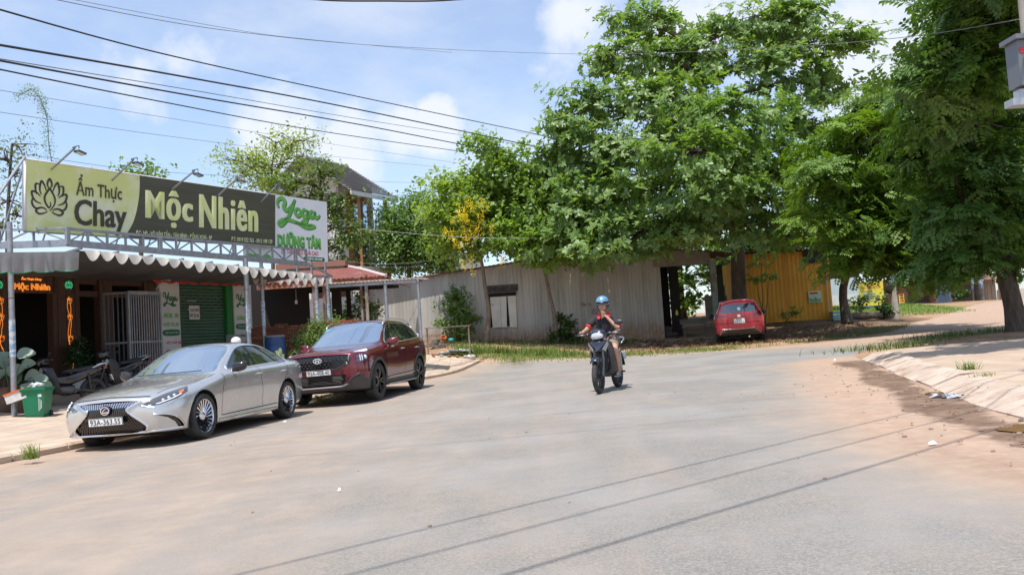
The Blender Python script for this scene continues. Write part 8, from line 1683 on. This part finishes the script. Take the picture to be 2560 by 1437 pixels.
 for i in range(22):
  a = rnd.random() * 6.28; ln = rnd.uniform(.5, .9); d = Vector((math.cos(a), math.sin(a), 0)); b0 = d * rnd.uniform(.0, .12); P = [b0, b0 + d * ln * .15 + Vector((0, 0, ln * .5)), b0 + d * ln * .38 + Vector((0, 0, ln * .9)), b0 + d * ln * .62 + Vector((0, 0, ln * rnd.uniform(.7, 1.05)))]; P = catmull([tuple(q) for q in P], 3); n = len(P); s = Vector((-d.y, d.x, 0)); m = MB(); vs = []
  for j, q in enumerate(P): w = .035 * math.sin(math.pi * min(1, .25 + .75 * (1 - j / (n - 1)))) + .002; vs += [Vector(q) + s * w, Vector(q) + d * -.01, Vector(q) - s * w]
  m.add(vs, [f for j in range(n - 1) for f in ((3 * j, 3 * j + 1, 3 * j + 4, 3 * j + 3), (3 * j + 1, 3 * j + 2, 3 * j + 5, 3 * j + 4))]); m.build('leaf', lm, k, fix=False)
 for px, py, lb in ((2331, 1117, 'small white scrap of paper on the dusty right lane'), (2087, 902, 'white scrap of paper near the mouth of the side road'), (848, 1233, 'tiny white scrap on the asphalt in the left foreground'), (712, 1056, 'white crumpled paper beside the sedan rear wheel')):
  p = gp(px, py); k = thing('litter', lb, 'litter', p + Vector((0, 0, .012))); m = MB(); s = .013 if px == 848 else .03; m.add([(-s, -s * .6, 0), (s, -s * .5, .004), (s * .8, s * .6, .02), (-s * .7, s * .5, .008), (0, 0, .025)], [(0, 1, 4), (1, 2, 4), (2, 3, 4), (3, 0, 4)]); m.build('paper', mat('paper_white', (.75, .75, .75), .7), k, fix=False)
 p = gp(2395, 995); k = thing('plastic_bag', 'crumpled clear plastic bag lying in the wet gutter', 'rubbish', p + Vector((0, 0, .02))); m = MB()
 for i in range(6): t_ = i / 5; m.ball((.13 * (t_ - .5) * 2, -.40 * (t_ - .5), -.01), .045, 7, 5, (1.4, 1, .5), 0, Matrix.Rotation(i * 1.3, 3, 'Z'))
 m.v = [(x + rnd.uniform(-.025, .025), y + rnd.uniform(-.025, .025), z + rnd.uniform(-.015, .025)) for x, y, z in m.v]; m.build('film', mat('film', (.40, .40, .42), .2, spec=.7), k)
 # puddles in the gutter
 wt = mat('muddy_water', (.26, .15, .07), .03, spec=.6)
 for (px, py, rx, ry, lb) in ((2556, 1074, .15, .14, 0), (2345, 985, .14, .10, 0)):
  p = gp(px, py); m = MB(); n = 18; vs = []
  for i in range(n): a = 6.283 * i / n; r_ = 1 + .22 * math.sin(3 * a + px) + .12 * math.sin(5 * a); x, y = p.x + rx * r_ * math.cos(a) + ry * .5 * math.sin(a), p.y + ry * 1.6 * r_ * math.sin(a); vs.append((x, y, H(x, y) + .010))
  m.add(vs, [tuple(range(n))]); m.build('puddle', wt, kind='structure', fix=False)
# ------------------------------------------------------------------ trees and bushes
def gy(px, y): q = at(px, 700, y); return on(q.x, y)
def all_trees():
 alm = leaf_mat('almond_leaf', (.10, .18, .055), (.25, .355, .115), .42, .40); fea = leaf_mat('feather_leaf', (.055, .125, .018), (.20, .31, .045), .32, .5); dfe = leaf_mat('shade_tree_leaf', (.032, .085, .02), (.15, .26, .045), .28, .5); lime = leaf_mat('lime_leaf', (.17, .26, .045), (.30, .40, .10), .48, .45)
 mid = leaf_mat('mid_leaf', (.09, .17, .035), (.19, .29, .08), .4, .42); pale = leaf_mat('pale_leaf', (.19, .26, .07), (.32, .39, .13), .45, .5); dim = leaf_mat('deep_leaf', (.03, .075, .012), (.07, .13, .025), .3, .5); yel = leaf_mat('blossom_yellow', (.80, .56, .03), (.85, .66, .06), .35, .6)
 yng = leaf_mat('young_leaf', (.12, .22, .035), (.27, .38, .08), .45, .42)
 b = gy(1842, 36.4); T = lambda px, py, y: tuple(at(px, py, y))
 tree('almond_tree', 'huge tropical almond tree with tiers of big glossy leaves behind the red car', 'tree', b, [tuple(b), T(1846, 690, 36.4), T(1842, 600, 36.3), T(1825, 500, 36.2), T(1790, 380, 36), T(1760, 250, 36), T(1730, 130, 36)],
         px_blobs([(1640, 70, 120, 60, 1), (1880, 55, 140, 60, 0), (2000, 60, 80, 55, 0), (2090, 115, 110, 32, -1), (2150, 95, 70, 26, -1), (1570, 140, 90, 42, -1), (1500, 160, 40, 28, -1), (1740, 150, 160, 60, 0), (1930, 170, 150, 52, -1), (2060, 215, 110, 40, -1), (1480, 250, 90, 45, -1.5), (1640, 250, 140, 60, -2), (1820, 280, 150, 62, -4), (1990, 310, 90, 50, -1),
                   (1440, 330, 90, 40, -2), (1375, 312, 45, 19, -2), (1400, 390, 70, 36, -2), (1360, 420, 50, 30, -1), (1340, 540, 70, 45, -1), (1430, 480, 80, 40, -2.5), (1560, 370, 140, 60, -2.5), (1740, 390, 160, 62, -5), (1900, 390, 100, 60, -2), (1430, 430, 100, 50, -2), (1620, 480, 150, 60, -3.2), (1790, 490, 140, 55, -5), (1930, 500, 80, 55, -4), (1430, 530, 90, 50, -2.5), (1560, 585, 120, 48, -3.2), (1700, 580, 120, 42, -3), (1350, 470, 60, 40, -1), (1880, 575, 80, 32, -4), (1480, 640, 62, 22, -3), (1620, 615, 80, 22, -3.2), (1390, 600, 80, 36, -3), (1300, 560, 50, 40, -1), (1540, 632, 80, 20, -4), (1720, 590, 80, 28, -4.5), (1480, 590, 90, 45, -3), (1950, 590, 60, 24, -3), (1990, 420, 70, 60, -1), (1560, 490, 60, 60, 2), (1700, 320, 120, 80, 2), (1850, 420, 100, 80, 2)], 36),
         alm, 'rosette', .26, 15, .34, twigs=7, tilt=.42, out=1.0)
 b = gy(2535, 22); tree('shade_tree', 'dark feathery shade tree leaning in at the right edge of the picture', 'tree', b, [tuple(b), T(2528, 740, 22), T(2500, 620, 22), T(2480, 480, 22), T(2490, 300, 22), T(2520, 120, 22)],
         px_blobs([(2470, 60, 130, 90, 0), (2360, 110, 60, 60, -1), (2400, 200, 110, 60, -1), (2300, 250, 70, 35, -1.5), (2540, 210, 90, 110, 0), (2390, 320, 110, 70, -1), (2520, 380, 100, 90, 0), (2440, 460, 110, 75, -1), (2370, 540, 70, 60, -1), (2500, 560, 100, 80, 0), (2420, 640, 100, 45, -.5), (2530, 650, 60, 30, 0), (2590, 90, 70, 120, 0), (2600, 450, 70, 160, 0), (2450, 250, 90, 120, 2), (2470, 500, 100, 140, 2), (2340, 400, 60, 60, 0), (2450, 20, 130, 60, -5), (2570, -60, 140, 80, -6), (2440, -50, 110, 60, -4), (2560, 60, 60, 60, -5), (2300, 200, 40, 30, -3), (2320, 205, 55, 40, -5), (2380, 150, 80, 60, -5), (2480, 180, 90, 70, -5), (2420, 250, 80, 40, -4), (2330, 330, 70, 40, -3)], 22) + [((6.9, 12.6, 7.2), (.9, .6, .5)), ((8.6, 12.9, 7.4), (1.2, .7, .5)), ((10.2, 12.6, 7.0), (1.2, .9, .6)), ((9.6, 15.2, 7.6), (1.6, 1.0, .7))], dfe, 'pinnate', .50, 19, .26, twigs=3, tilt=.35, out=.8)
 b = gy(2110, 37); tree('shade_tree', 'yellow-green feathery tree hanging over the yellow shed and signboard', 'tree', b, [tuple(b), T(2108, 720, 37), T(2150, 600, 34), T(2200, 450, 31), T(2230, 300, 30)],
         px_blobs([(2210, 270, 90, 40, 0), (2290, 330, 80, 50, 0), (2130, 340, 70, 40, -1), (2190, 390, 100, 45, 0), (2080, 440, 75, 40, -1.5), (2040, 470, 40, 20, -2), (2180, 490, 110, 45, -1), (2290, 470, 80, 60, 0), (2070, 555, 60, 35, -1.5), (2160, 580, 110, 45, -1), (2270, 590, 100, 50, -1), (2110, 640, 60, 30, -1), (2200, 665, 90, 26, -1), (2330, 660, 80, 34, -1), (2250, 420, 90, 100, 3), (2150, 520, 90, 90, 3), (2280, 700, 50, 14, -1), (2040, 400, 50, 40, 2), (2030, 560, 50, 40, 2), (2330, 520, 60, 90, 1), (2180, 320, 60, 30, -2)], 29), fea, 'pinnate', .54, 18, .2, twigs=3, tilt=.35, out=.8)
 b = on(*(at(1216, 850, 35.6).xy)); tree('golden_shower_tree', 'slender tree with hanging yellow blossom against the tin shed', 'tree', b, [tuple(b), T(1222, 780, 35.6), T(1213, 720, 35.6), T(1205, 660, 35.6), T(1190, 590, 35.5), T(1180, 500, 35.5)],
         px_blobs([(1140, 490, 50, 45, -.6), (1170, 560, 60, 55, -.6), (1110, 540, 40, 40), (1170, 470, 45, 40), (1215, 430, 40, 35), (1110, 460, 25, 16), (1130, 540, 45, 40), (1190, 550, 55, 45), (1110, 590, 35, 30), (1230, 500, 45, 45), (1150, 630, 55, 18), (1250, 620, 45, 25), (1090, 460, 12, 8)], 35.4), lime, 'oval', .24, 22, .11, twigs=4, out=.9, flowers=([T(px, py, 33.5) for px, py in ((1170, 510), (1172, 545), (1133, 572), (1156, 585), (1180, 582), (1205, 540), (1205, 500), (1252, 648), (1150, 600), (1140, 530), (1222, 560), (1165, 655), (1160, 525))], 7, yel, .20), bark=mat('pale_bark', (.24, .19, .14), .9, col2=(.16, .12, .09), scale=6, bump=.5))
 b = on(*(at(1392, 850, 35.4).xy)); tree('young_tree', 'young tree with a crooked thin trunk and bright green crown before the shed', 'tree', b, [tuple(b), T(1388, 800, 35.4), T(1375, 740, 35.4), T(1362, 680, 35.4), T(1350, 620, 35.3), T(1320, 500, 35.2)],
         px_blobs([(1400, 540, 60, 60, -.5), (1290, 600, 60, 40, -.5), (1360, 640, 70, 28, -.8), (1420, 620, 50, 30, -.5), (1330, 490, 75, 60), (1270, 440, 50, 40), (1205, 352, 30, 26, -.5), (1260, 385, 40, 20), (1290, 560, 65, 50), (1370, 570, 70, 45), (1330, 635, 60, 24), (1280, 500, 60, 60, 1), (1400, 610, 50, 20), (1240, 400, 20, 25)], 34.8), yng, 'oval', .26, 24, .10, twigs=5, out=.9, bark=mat('pale_bark', (.24, .19, .14), .9))
 b = gy(1020, 48); tree('garden_tree', 'full mid green tree beside the white villa', 'tree', b, [tuple(b), T(1022, 650, 48), T(1025, 560, 48)], px_blobs([(1030, 560, 70, 50), (985, 610, 55, 50), (1075, 610, 60, 50), (1030, 650, 80, 40), (1040, 505, 40, 22), (985, 560, 30, 25), (1110, 650, 40, 36)], 48), mid, 'fine', .55, 15, .16)
 b = gy(812, 38); tree('garden_tree', 'twiggy olive green tree rising behind the white yoga board', 'tree', b, [tuple(b), T(815, 660, 38), T(810, 560, 38), T(800, 470, 38)], px_blobs([(745, 455, 62, 38), (805, 440, 55, 36), (838, 510, 42, 36), (790, 520, 80, 50), (865, 570, 48, 36), (710, 500, 35, 40), (850, 620, 60, 32), (690, 470, 30, 20), (905, 600, 35, 30)], 38), leaf_mat('olive_leaf', (.075, .13, .03), (.18, .25, .07), .35, .4), 'oval', .22, 12, .17, twigs=8)
 b = gy(680, 45); tree('airy_tree', 'tall airy tree with sparse pale leaves behind the billboards', 'tree', b, [tuple(b), T(680, 560, 45), T(678, 460, 45)], px_blobs([(690, 358, 40, 18), (620, 395, 42, 22), (735, 352, 42, 18), (600, 440, 35, 22), (660, 410, 55, 26), (640, 465, 50, 26), (720, 395, 40, 22), (575, 400, 16, 9), (690, 450, 50, 30)], 45), pale, 'fine', .50, 6.5, .12, twigs=9)
 b = gy(350, 31); tree('small_tree', 'tip of a green tree just showing above the long billboard', 'tree', b, [tuple(b), T(352, 560, 31), T(355, 470, 31)], px_blobs([(345, 425, 38, 18), (385, 440, 28, 14), (310, 438, 18, 10)], 31), mid, 'oval', .22, 14, .10)
 b = gy(10, 25); tree('feathery_tree', 'thin feathery tree left of the long billboard', 'tree', b, [tuple(b), T(18, 620, 25), T(22, 480, 25), T(30, 360, 25)], px_blobs([(40, 362, 42, 14), (10, 400, 45, 28), (35, 440, 35, 20), (20, 500, 45, 35), (45, 540, 30, 25), (0, 570, 40, 30)], 25), leaf_mat('grey_leaf', (.09, .14, .06), (.18, .24, .11), .35, .5), 'fine', .30, 6.5, .07, twigs=8)
 # single climbing shoot against the sky
 P = catmull([T(132, 420, 20), T(122, 360, 20), T(118, 300, 20), T(104, 255, 20), T(80, 226, 20), T(45, 240, 20)], 6); t = thing('climbing_shoot', 'single thin leafy shoot curving up against the sky over the lotus print', 'plant', P[0]); m = MB(); m.tube([Vector(p) - Vector(P[0]) for p in P], .009, 5); m.build('stem', BARK(), t); Q = np.array([np.array(p) - np.array(P[0]) for p in P for _ in range(3)]); V, F, Tt = scatter(Q + NPR.normal(size=Q.shape) * .06, 'fine', .11, .8); link('leaves', np_mesh('leaves', V, 4, F, mid, Tt), t)
 # masses behind the sheds
 for px, y, bl, lb in ((1700, 45, [(1700, 600, 90, 45), (1760, 640, 90, 60), (1690, 690, 60, 60), (1750, 740, 80, 60), (1820, 700, 60, 60)], 'bushy tree filling the view through the open porch'), (1960, 46, [(1900, 580, 110, 60), (2020, 560, 110, 70), (1960, 610, 120, 40), (1880, 660, 60, 60)], 'dark tree behind the yellow shed'), (2140, 52, [(2120, 590, 110, 80), (2230, 560, 120, 90), (2340, 600, 120, 80), (2260, 660, 150, 40)], 'dark tree standing over the far row of houses'), (2440, 66, [(2400, 620, 120, 70), (2520, 600, 120, 80)], 'far tree over the end of the side road'), (1480, 47, [(1450, 590, 120, 45), (1330, 610, 110, 35), (1560, 580, 100, 60)], 'green tree behind the tin shed roof')):
  b = gy(px, y); tree('background_tree', lb, 'tree', b, [tuple(b), T(px, 700, y), T(px, 620, y)], px_blobs(bl, y), dim if px > 1800 else mid, 'oval', .42, 4.5, .2, twigs=2)
 # bushes
 for px, py, y, bl, m_, k, s, d, lb in ((1146, 850, 36, [(1140, 765, 36, 34), (1160, 800, 32, 26), (1110, 810, 26, 16), (1180, 800, 20, 14), (1150, 835, 34, 20), (1140, 735, 24, 18)], mid, 'oval', .17, 26, 'bush with bare lower stems growing against the tin shed wall'), (1412, 850, 35.5, [(1402, 835, 30, 22), (1420, 810, 22, 18), (1400, 795, 16, 14), (1435, 845, 26, 12), (1382, 845, 16, 12)], dim, 'oval', .16, 28, 'low green bush at the foot of the young tree'),
                                      (790, 900, 25.2, [(795, 820, 26, 22), (770, 850, 34, 30), (815, 845, 24, 24), (752, 880, 26, 20), (838, 800, 16, 8), (800, 880, 30, 20)], mid, 'fine', .20, 40, 'light green bush sprawling over the low brick wall'), (900, 830, 34, [(905, 765, 36, 32), (930, 790, 26, 28), (880, 790, 22, 22)], mid, 'oval', .2, 16, 'leafy shrub seen through the open shelter'),
                                      (2215, 785, 40, [(2212, 770, 18, 16), (2205, 750, 14, 9), (2220, 785, 14, 9)], dim, 'oval', .2, 18, 'small dark shrub beside the boulder'), (2145, 790, 41, [(2140, 752, 26, 9), (2165, 745, 18, 8), (2150, 765, 16, 9)], dim, 'oval', .2, 13, 'straggly dark shrub before the yellow signboard'), (2288, 762, 52, [(2285, 748, 16, 10), (2275, 742, 9, 7)], lime, 'fine', .3, 14, 'bright green small bush near the far stall'), (2402, 750, 71, [(2400, 738, 28, 9)], dim, 'oval', .3, 12, 'low dark bushes at the end of the side road'),
                                      (1960, 800, 37.6, [(1985, 780, 20, 10), (1960, 790, 14, 8)], mid, 'oval', .16, 18, 'sprig of leaves growing in front of the yellow shed'), (1900, 700, 36, [(1905, 655, 40, 16), (1890, 700, 30, 14), (1925, 690, 22, 9)], alm, 'rosette', .2, 7, 'low leafy shoots of the almond tree before the yellow wall')):
  b = on(*(at(px, py, y).xy)); t = thing('bush', lb, 'bush', b); P, N = [], []; m = MB()
  for c, r in px_blobs(bl, y):
   c = np.array(Vector(c) - b); n = max(8, int(4 * math.pi * r[0] * r[2] * d)); p, dd = blob_points(tuple(c), r, n, .4); P.append(p); N.append(dd * .5); limb(m, (rnd.uniform(-.1, .1), rnd.uniform(-.1, .1), -.05), tuple(c), .025, .010, .05, 4)
  m.build('stems', BARK(), t); P = np.concatenate(P); N = np.concatenate(N); V, F, Tt = scatter(P, k, s, .6, N); link('foliage', np_mesh('foliage', V, 4, F, m_, Tt), t)
# ------------------------------------------------------------------ grass, leaf litter, pebbles
def blades(P, h, w, name, m, bend=.5):
 n = len(P); a = NPR.rand(n) * 6.283; hh = h * NPR.uniform(.5, 1.3, n); d = np.stack([np.cos(a), np.sin(a), 0 * a], 1); s = np.stack([-np.sin(a), np.cos(a), 0 * a], 1) * (w * NPR.uniform(.7, 1.3, n))[:, None]; b = (bend * NPR.uniform(.2, 1.2, n) * hh)[:, None]; Z = np.array([[0, 0, 1.]])
 V = np.stack([P - s, P + s, P + d * b * .35 + Z * (hh * .6)[:, None] + s * .7, P + d * b * .35 + Z * (hh * .6)[:, None] - s * .7, P + d * b + Z * hh[:, None] + s * .1, P + d * b + Z * hh[:, None] - s * .1], 1).reshape(-1, 3)
 o = (np.arange(n) * 6)[:, None, None]; F = (np.array([[0, 1, 2, 3], [3, 2, 4, 5]])[None] + o).reshape(-1, 4); return np_mesh(name, V, 4, F, m, np.repeat(NPR.rand(n), 6))
def scatter_along(line, half, n, ok=None):
 L = [np.array(p, float) for p in line]; seg = [np.linalg.norm(b - a) for a, b in zip(L[:-1], L[1:])]; out = []
 for a, b, s in zip(L[:-1], L[1:], seg):
  k = int(n * s / sum(seg)); t = NPR.rand(k); q = a + (b - a) * t[:, None] + NPR.normal(size=(k, 2)) * half * .5; out.append(q)
 q = np.concatenate(out); cl = np.sin(q[:, 0] * 3.1 + np.sin(q[:, 1] * 2.3) * 2) * np.cos(q[:, 1] * 2.7 + q[:, 0]) > NPR.uniform(-1.1, .7, len(q)); q = q[cl]
 return np.column_stack([q, HF(q[:, 0], q[:, 1])])
def ground_cover():
 gm = leaf_mat('grass_blade', (.10, .17, .03), (.24, .29, .08), .3, .6); dg = leaf_mat('grass_shade', (.06, .11, .02), (.14, .18, .045), .3, .6)
 far = [(p[0], p[1] + .75) for p in EDGE_FAR[:22]]
 P = scatter_along(far, 1.1, 26000); link('verge_grass', blades(P[::5], .10, .012, 'verge_grass', gm), None, None, 'stuff')
 P = scatter_along([(-2.3, 32.2), (-.5, 32.4), (1.2, 31.9), (2.2, 31.4)], .5, 7000); link('tall_grass', blades(P[::2], .30, .012, 'tall_grass', gm), None, None, 'stuff')
 P = scatter_along([(-4.5, 34.6), (-1, 35.2), (3, 35.6), (5, 35.8)], .9, 9000); link('weeds', blades(P[::6], .18, .014, 'weeds', dg), None, None, 'stuff')
 x = NPR.uniform(14.8, 23.5, 9000); y = NPR.uniform(42, 55, 9000); link('lawn', blades(np.column_stack([x, y, HF(x, y)]), .09, .014, 'lawn', leaf_mat('lawn_blade', (.09, .19, .03), (.17, .28, .06), .3, .6)), None, None, 'stuff')
 P = scatter_along([(9.3, 28.2), (12.5, 30.8), (16, 35)], .8, 6000); link('bank_grass', blades(P[::5], .10, .013, 'bank_grass', dg), None, None, 'stuff')
 isl = [(7.6, 18.6), (9.2, 20.3), (11, 21.4), (13.2, 22.9), (14.5, 24.2)]
 C = [gp(*q) for q in ((2170, 875), (2235, 868), (2250, 872), (2300, 858), (2345, 846), (2375, 842), (2400, 838), (2480, 830))]; P = np.array([(c.x + rnd.gauss(0, .55), c.y + rnd.gauss(0, .28)) for c in C for _ in range(110)]); P = np.column_stack([P, HF(P[:, 0], P[:, 1])]); link('island_grass', blades(P, .15, .010, 'island_grass', dg, .9), None, None, 'stuff')
 for px, py, h, n, rr, lb in ((75, 1148, .17, 90, .08, 'small dry grass tuft in the joint of the left kerb'), (2423, 938, .17, 110, .09, 'tall grass tuft on the right footpath edge'), (2468, 955, .10, 90, .09, 'second grass tuft on the right footpath nearer the camera'), (2515, 975, .05, 120, .14, 'low flat grass patch nearest the right edge of the picture'), (1062, 925, .08, 60, .12, 'small weeds on the pavement behind the burgundy SUV'), (1290, 905, .3, 220, .5, 'clump of taller grass where the pavement ends'), (800, 1003, .12, 120, .3, 'weeds under the burgundy SUV at the kerb')):
  p = gp(px, py, .06); q = np.column_stack([NPR.normal(size=(n, 2)) * rr * .6, np.full(n, 0.)]); t = thing('grass_tuft', lb, 'grass', p); link('blades', blades(q, h, .006, 'blades', gm, .9), t, None, 'stuff')
 # fallen leaves and rubble under the trees
 n = 2600; x = NPR.uniform(4.2, 19, n); y = NPR.uniform(29.5, 37, n); k = y > np.interp(x, [4, 7, 9, 11, 14, 18], [30.3, 28.8, 28.2, 29.5, 33.5, 38.4]) + .6; x, y = x[k], y[k]; V, F, T = scatter(np.column_stack([x, y, HF(x, y) + .03]), 'oval', .075, .5); link('leaf_litter', np_mesh('leaf_litter', V, 4, F, leaf_mat('dead_leaf', (.10, .055, .03), (.36, .23, .13), .1, .8), T), None, None, 'stuff')
 q = np.array([KERB_R[rnd.randrange(1, 40)] for _ in range(170)]); q = q + NPR.normal(size=q.shape) * np.array([.5, .3]); V, F, T = scatter(np.column_stack([q, HF(q[:, 0], q[:, 1]) + .008 + .1 * (seg_dist(q[:, 0], q[:, 1], PAVE_R[30:]) < 0)]), 'oval', .026, .12); link('gutter_leaves', np_mesh('gutter_leaves', V, 4, F, MATS['dead_leaf'], T), None, None, 'stuff')
 m = MB(); st = mat('pebble', (.30, .22, .17), .95, col2=(.20, .14, .10), scale=5)
 def peb(x, y, s, z=0.): m.ball((x, y, H(x, y) + z + s * .3), s, 5, 4, (rnd.uniform(.8, 1.3), rnd.uniform(.8, 1.3), .7), 0, Matrix.Rotation(rnd.random() * 3, 3, 'Z'))
 for _ in range(130): a = rnd.random(); p = EDGE_FAR[int(a * 20)]; peb(p[0] + rnd.gauss(0, .5), p[1] + .2 + rnd.gauss(0, .35), rnd.uniform(.015, .05))
 for _ in range(60): q = KERB_R[rnd.randrange(2, 40)]; x = q[0] - abs(rnd.gauss(0, .45)); y = q[1] + rnd.gauss(0, .2); peb(x, y, rnd.uniform(.006, .022))
 for _ in range(36): x = rnd.uniform(2.4, 6.2); y = rnd.uniform(4.5, 16); peb(x, y, rnd.uniform(.006, .018))
 for _ in range(60): x = rnd.uniform(5, 12); y = rnd.uniform(32, 36); peb(x, y, rnd.uniform(.05, .14))
 for _ in range(70): x = rnd.uniform(-6, 5); y = rnd.uniform(4, 26); peb(x, y, rnd.uniform(.005, .014))
 m.build('pebbles', st, kind='stuff')
# ------------------------------------------------------------------ overhead cables
def cables():
 blk = mat('cable_black', (.02, .02, .022), .6); gry = mat('cable_grey', (.16, .16, .17), .6); lt = mat('cable_light', (.40, .40, .38), .5)
 L = [([(-60, 8, 11), (420, 138, 17), (900, 243, 25), (1420, 352, 38)], .022, blk, 'uppermost black cable of the bundle running from the left edge to the almond tree'),
         ([(-60, 103, 11), (480, 196, 17), (900, 275, 25), (1440, 388, 38)], .028, blk, 'thick black cable entering the left edge below the uppermost one'),
         ([(-60, 138, 11.5), (480, 226, 17), (900, 298, 25), (1300, 362, 35), (1440, 392, 38)], .012, gry, 'thin grey cable just under the thick black cable'),
         ([(-60, 141, 11), (480, 240, 17), (900, 312, 25), (1230, 376, 32), (1430, 410, 38)], .024, blk, 'third black cable from the top at the left edge'),
         ([(-60, 162, 11), (400, 254, 16), (800, 328, 24), (1160, 380, 33)], .018, blk, 'fourth black cable from the top at the left edge'),
         ([(-60, 216, 12), (400, 292, 18), (800, 356, 26), (1150, 409, 34)], .007, gry, 'upper of two fine cables low on the left sky'),
         ([(-60, 272, 12), (400, 338, 18), (800, 388, 26), (1130, 421, 34)], .007, gry, 'lower of two fine cables low on the left sky'),
         ([(-60, 356, 16), (62, 385, 17), (500, 436, 24), (1120, 460, 40)], .008, gry, 'fine cable passing just above the flood lamps'),
         ([(80, -12, 12), (560, 76, 17), (1000, 118, 24), (1480, 136, 30), (1900, 122, 24), (2250, 95, 17), (2600, 40, 11)], .010, gry, 'long thin cable sagging across the whole sky to the right edge'),
         ([(80, -20, 11.9), (560, 70, 17), (760, 98, 20), (1130, 132, 26)], .007, gry, 'fine cable twisted beside the long sagging one'),
         ([(200, -120, 7.5), (640, -22, 7.5), (800, 0, 7.5), (960, 3, 7.5), (1120, 1, 7.5), (1290, -20, 7.5), (1700, -110, 7.5)], .013, blk, 'thick cable dipping in at the very top of the picture'),
         ([(900, 572, 33), (1180, 594, 33), (1500, 592, 33), (1640, 578, 33)], .012, lt, 'pale service cable crossing in front of the young trees'),
         ([(770, 652, 36), (940, 668, 36), (1165, 662, 36)], .010, gry, 'lower grey cable before the villa ground floor'), ([(770, 640, 36), (960, 660, 36), (1180, 640, 38)], .008, lt, 'pale thin cable above the lower grey one by the villa'),
         ([(1850, 566, 33), (1950, 556, 33), (2060, 536, 32)], .010, lt, 'short pale cable in the shade of the almond tree'), ([(1290, 330, 34), (1390, 346, 36), (1500, 372, 38)], .010, gry, 'short grey cable joining the bundle by the almond tree')]
 for P, r, m, lb in L:
  pts = [Vector(p) for p in catmull([tuple(at(*q)) for q in P], 12)]; t = thing('overhead_cable', lb, 'cable', pts[0], group='overhead cables'); mb = MB(); mb.tube([p - pts[0] for p in pts], r * .68, 6); mb.build('cable', m, t, smooth=True)
 # lines over the near road: out of the frame above, known by the shadows they throw across the asphalt
 sh_ = S_DIR / S_DIR.z
 for i, (a, b, h, r) in enumerate((((600, 1437), (2356, 1011), 6.2, .011), ((900, 1437), (2373, 1045), 6.4, .011), ((1290, 1437), (2489, 1073), 6.0, .014), ((-40, 1120), (2100, 985), 7.4, .007))):
  p, q = gp(*a), gp(*b); d = (q - p).normalized(); p = p - d * 5 + sh_ * h; q = q + d * 6 + sh_ * h; pts = [p.lerp(q, k / 24) + Vector((0, 0, -.2 * math.sin(math.pi * k / 24) + .12)) for k in range(25)]
  t = thing('overhead_cable', ('cable over the near road throwing the lowest shadow line', 'cable over the near road throwing the second shadow line', 'cable over the near road throwing the widest shadow line', 'cable over the road throwing the faint far shadow line')[i], 'cable', pts[0], group='overhead cables'); mb = MB(); mb.tube([k - pts[0] for k in pts], r, 6); mb.build('cable', blk, t, smooth=True)
def split_pairs():
 names = 'collar panel_seam intake_trim lamp_trim sill_trim window_trim roof_rail door_moulding side_step door_handle front_fork grip brake_lever footpeg reflector indicator sign_legs mirror_foot rear_walls panel_decal steel_frame sack_heap wiper wheel_well running_light fog_light_surround room_wall back_wall branches chrome_studs swingarm eyes sandals chin_strap'.split()
 for o in list(COL.objects):
  b = o.name.split('.')[0]
  if o.type != 'MESH' or b not in names or o.data.users > 1: continue
  bm = bmesh.new(); bm.from_mesh(o.data); seen = set(); isl = []
  for f in bm.faces:
   if f.index in seen: continue
   st = [f]; seen.add(f.index); g = []
   while st:
    c = st.pop(); g.append(c.index)
    for v in c.verts:
     for n in v.link_faces:
      if n.index not in seen: seen.add(n.index); st.append(n)
   isl.append(g)
  if 1 < len(isl) <= 16:
   for k, g in enumerate(isl):
    q = bm.copy(); q.faces.ensure_lookup_table(); s = set(g); bmesh.ops.delete(q, geom=[f for f in q.faces if f.index not in s], context='FACES')
    if k == 0: keep = q; continue
    me = o.data.copy(); q.to_mesh(me); q.free(); c = o.copy(); c.data = me; COL.objects.link(c)
   keep.to_mesh(o.data); keep.free()
  bm.free()
# ------------------------------------------------------------------ put everything in its place
main_billboard(); yoga_billboard(); flood_lamps(); awning(); restaurant(); neon(); yoga_shop(); gate()
grey_shed(); porch_shed(); yellow_shed(); brick_wall(); pavilion(); villa(); far_right()
all_trees()
silver_sedan(); burgundy_suv(); red_mpv()
def place_rider():
 d = Vector((-.37, -.929, 0)); p = gp(1500, 984) - d * .63; p = on(p.x, p.y); r = road_rot(-d.x, -d.y, (.027, 0))
 bike(p, r, 'ridden_motorbike', 'dark blue underbone motorbike being ridden along the middle of the road', ('navy', (.022, .026, .05))); rider(p, r)
place_rider()
forecourt_things(); yard_things(); ground_cover(); cables(); split_pairs()
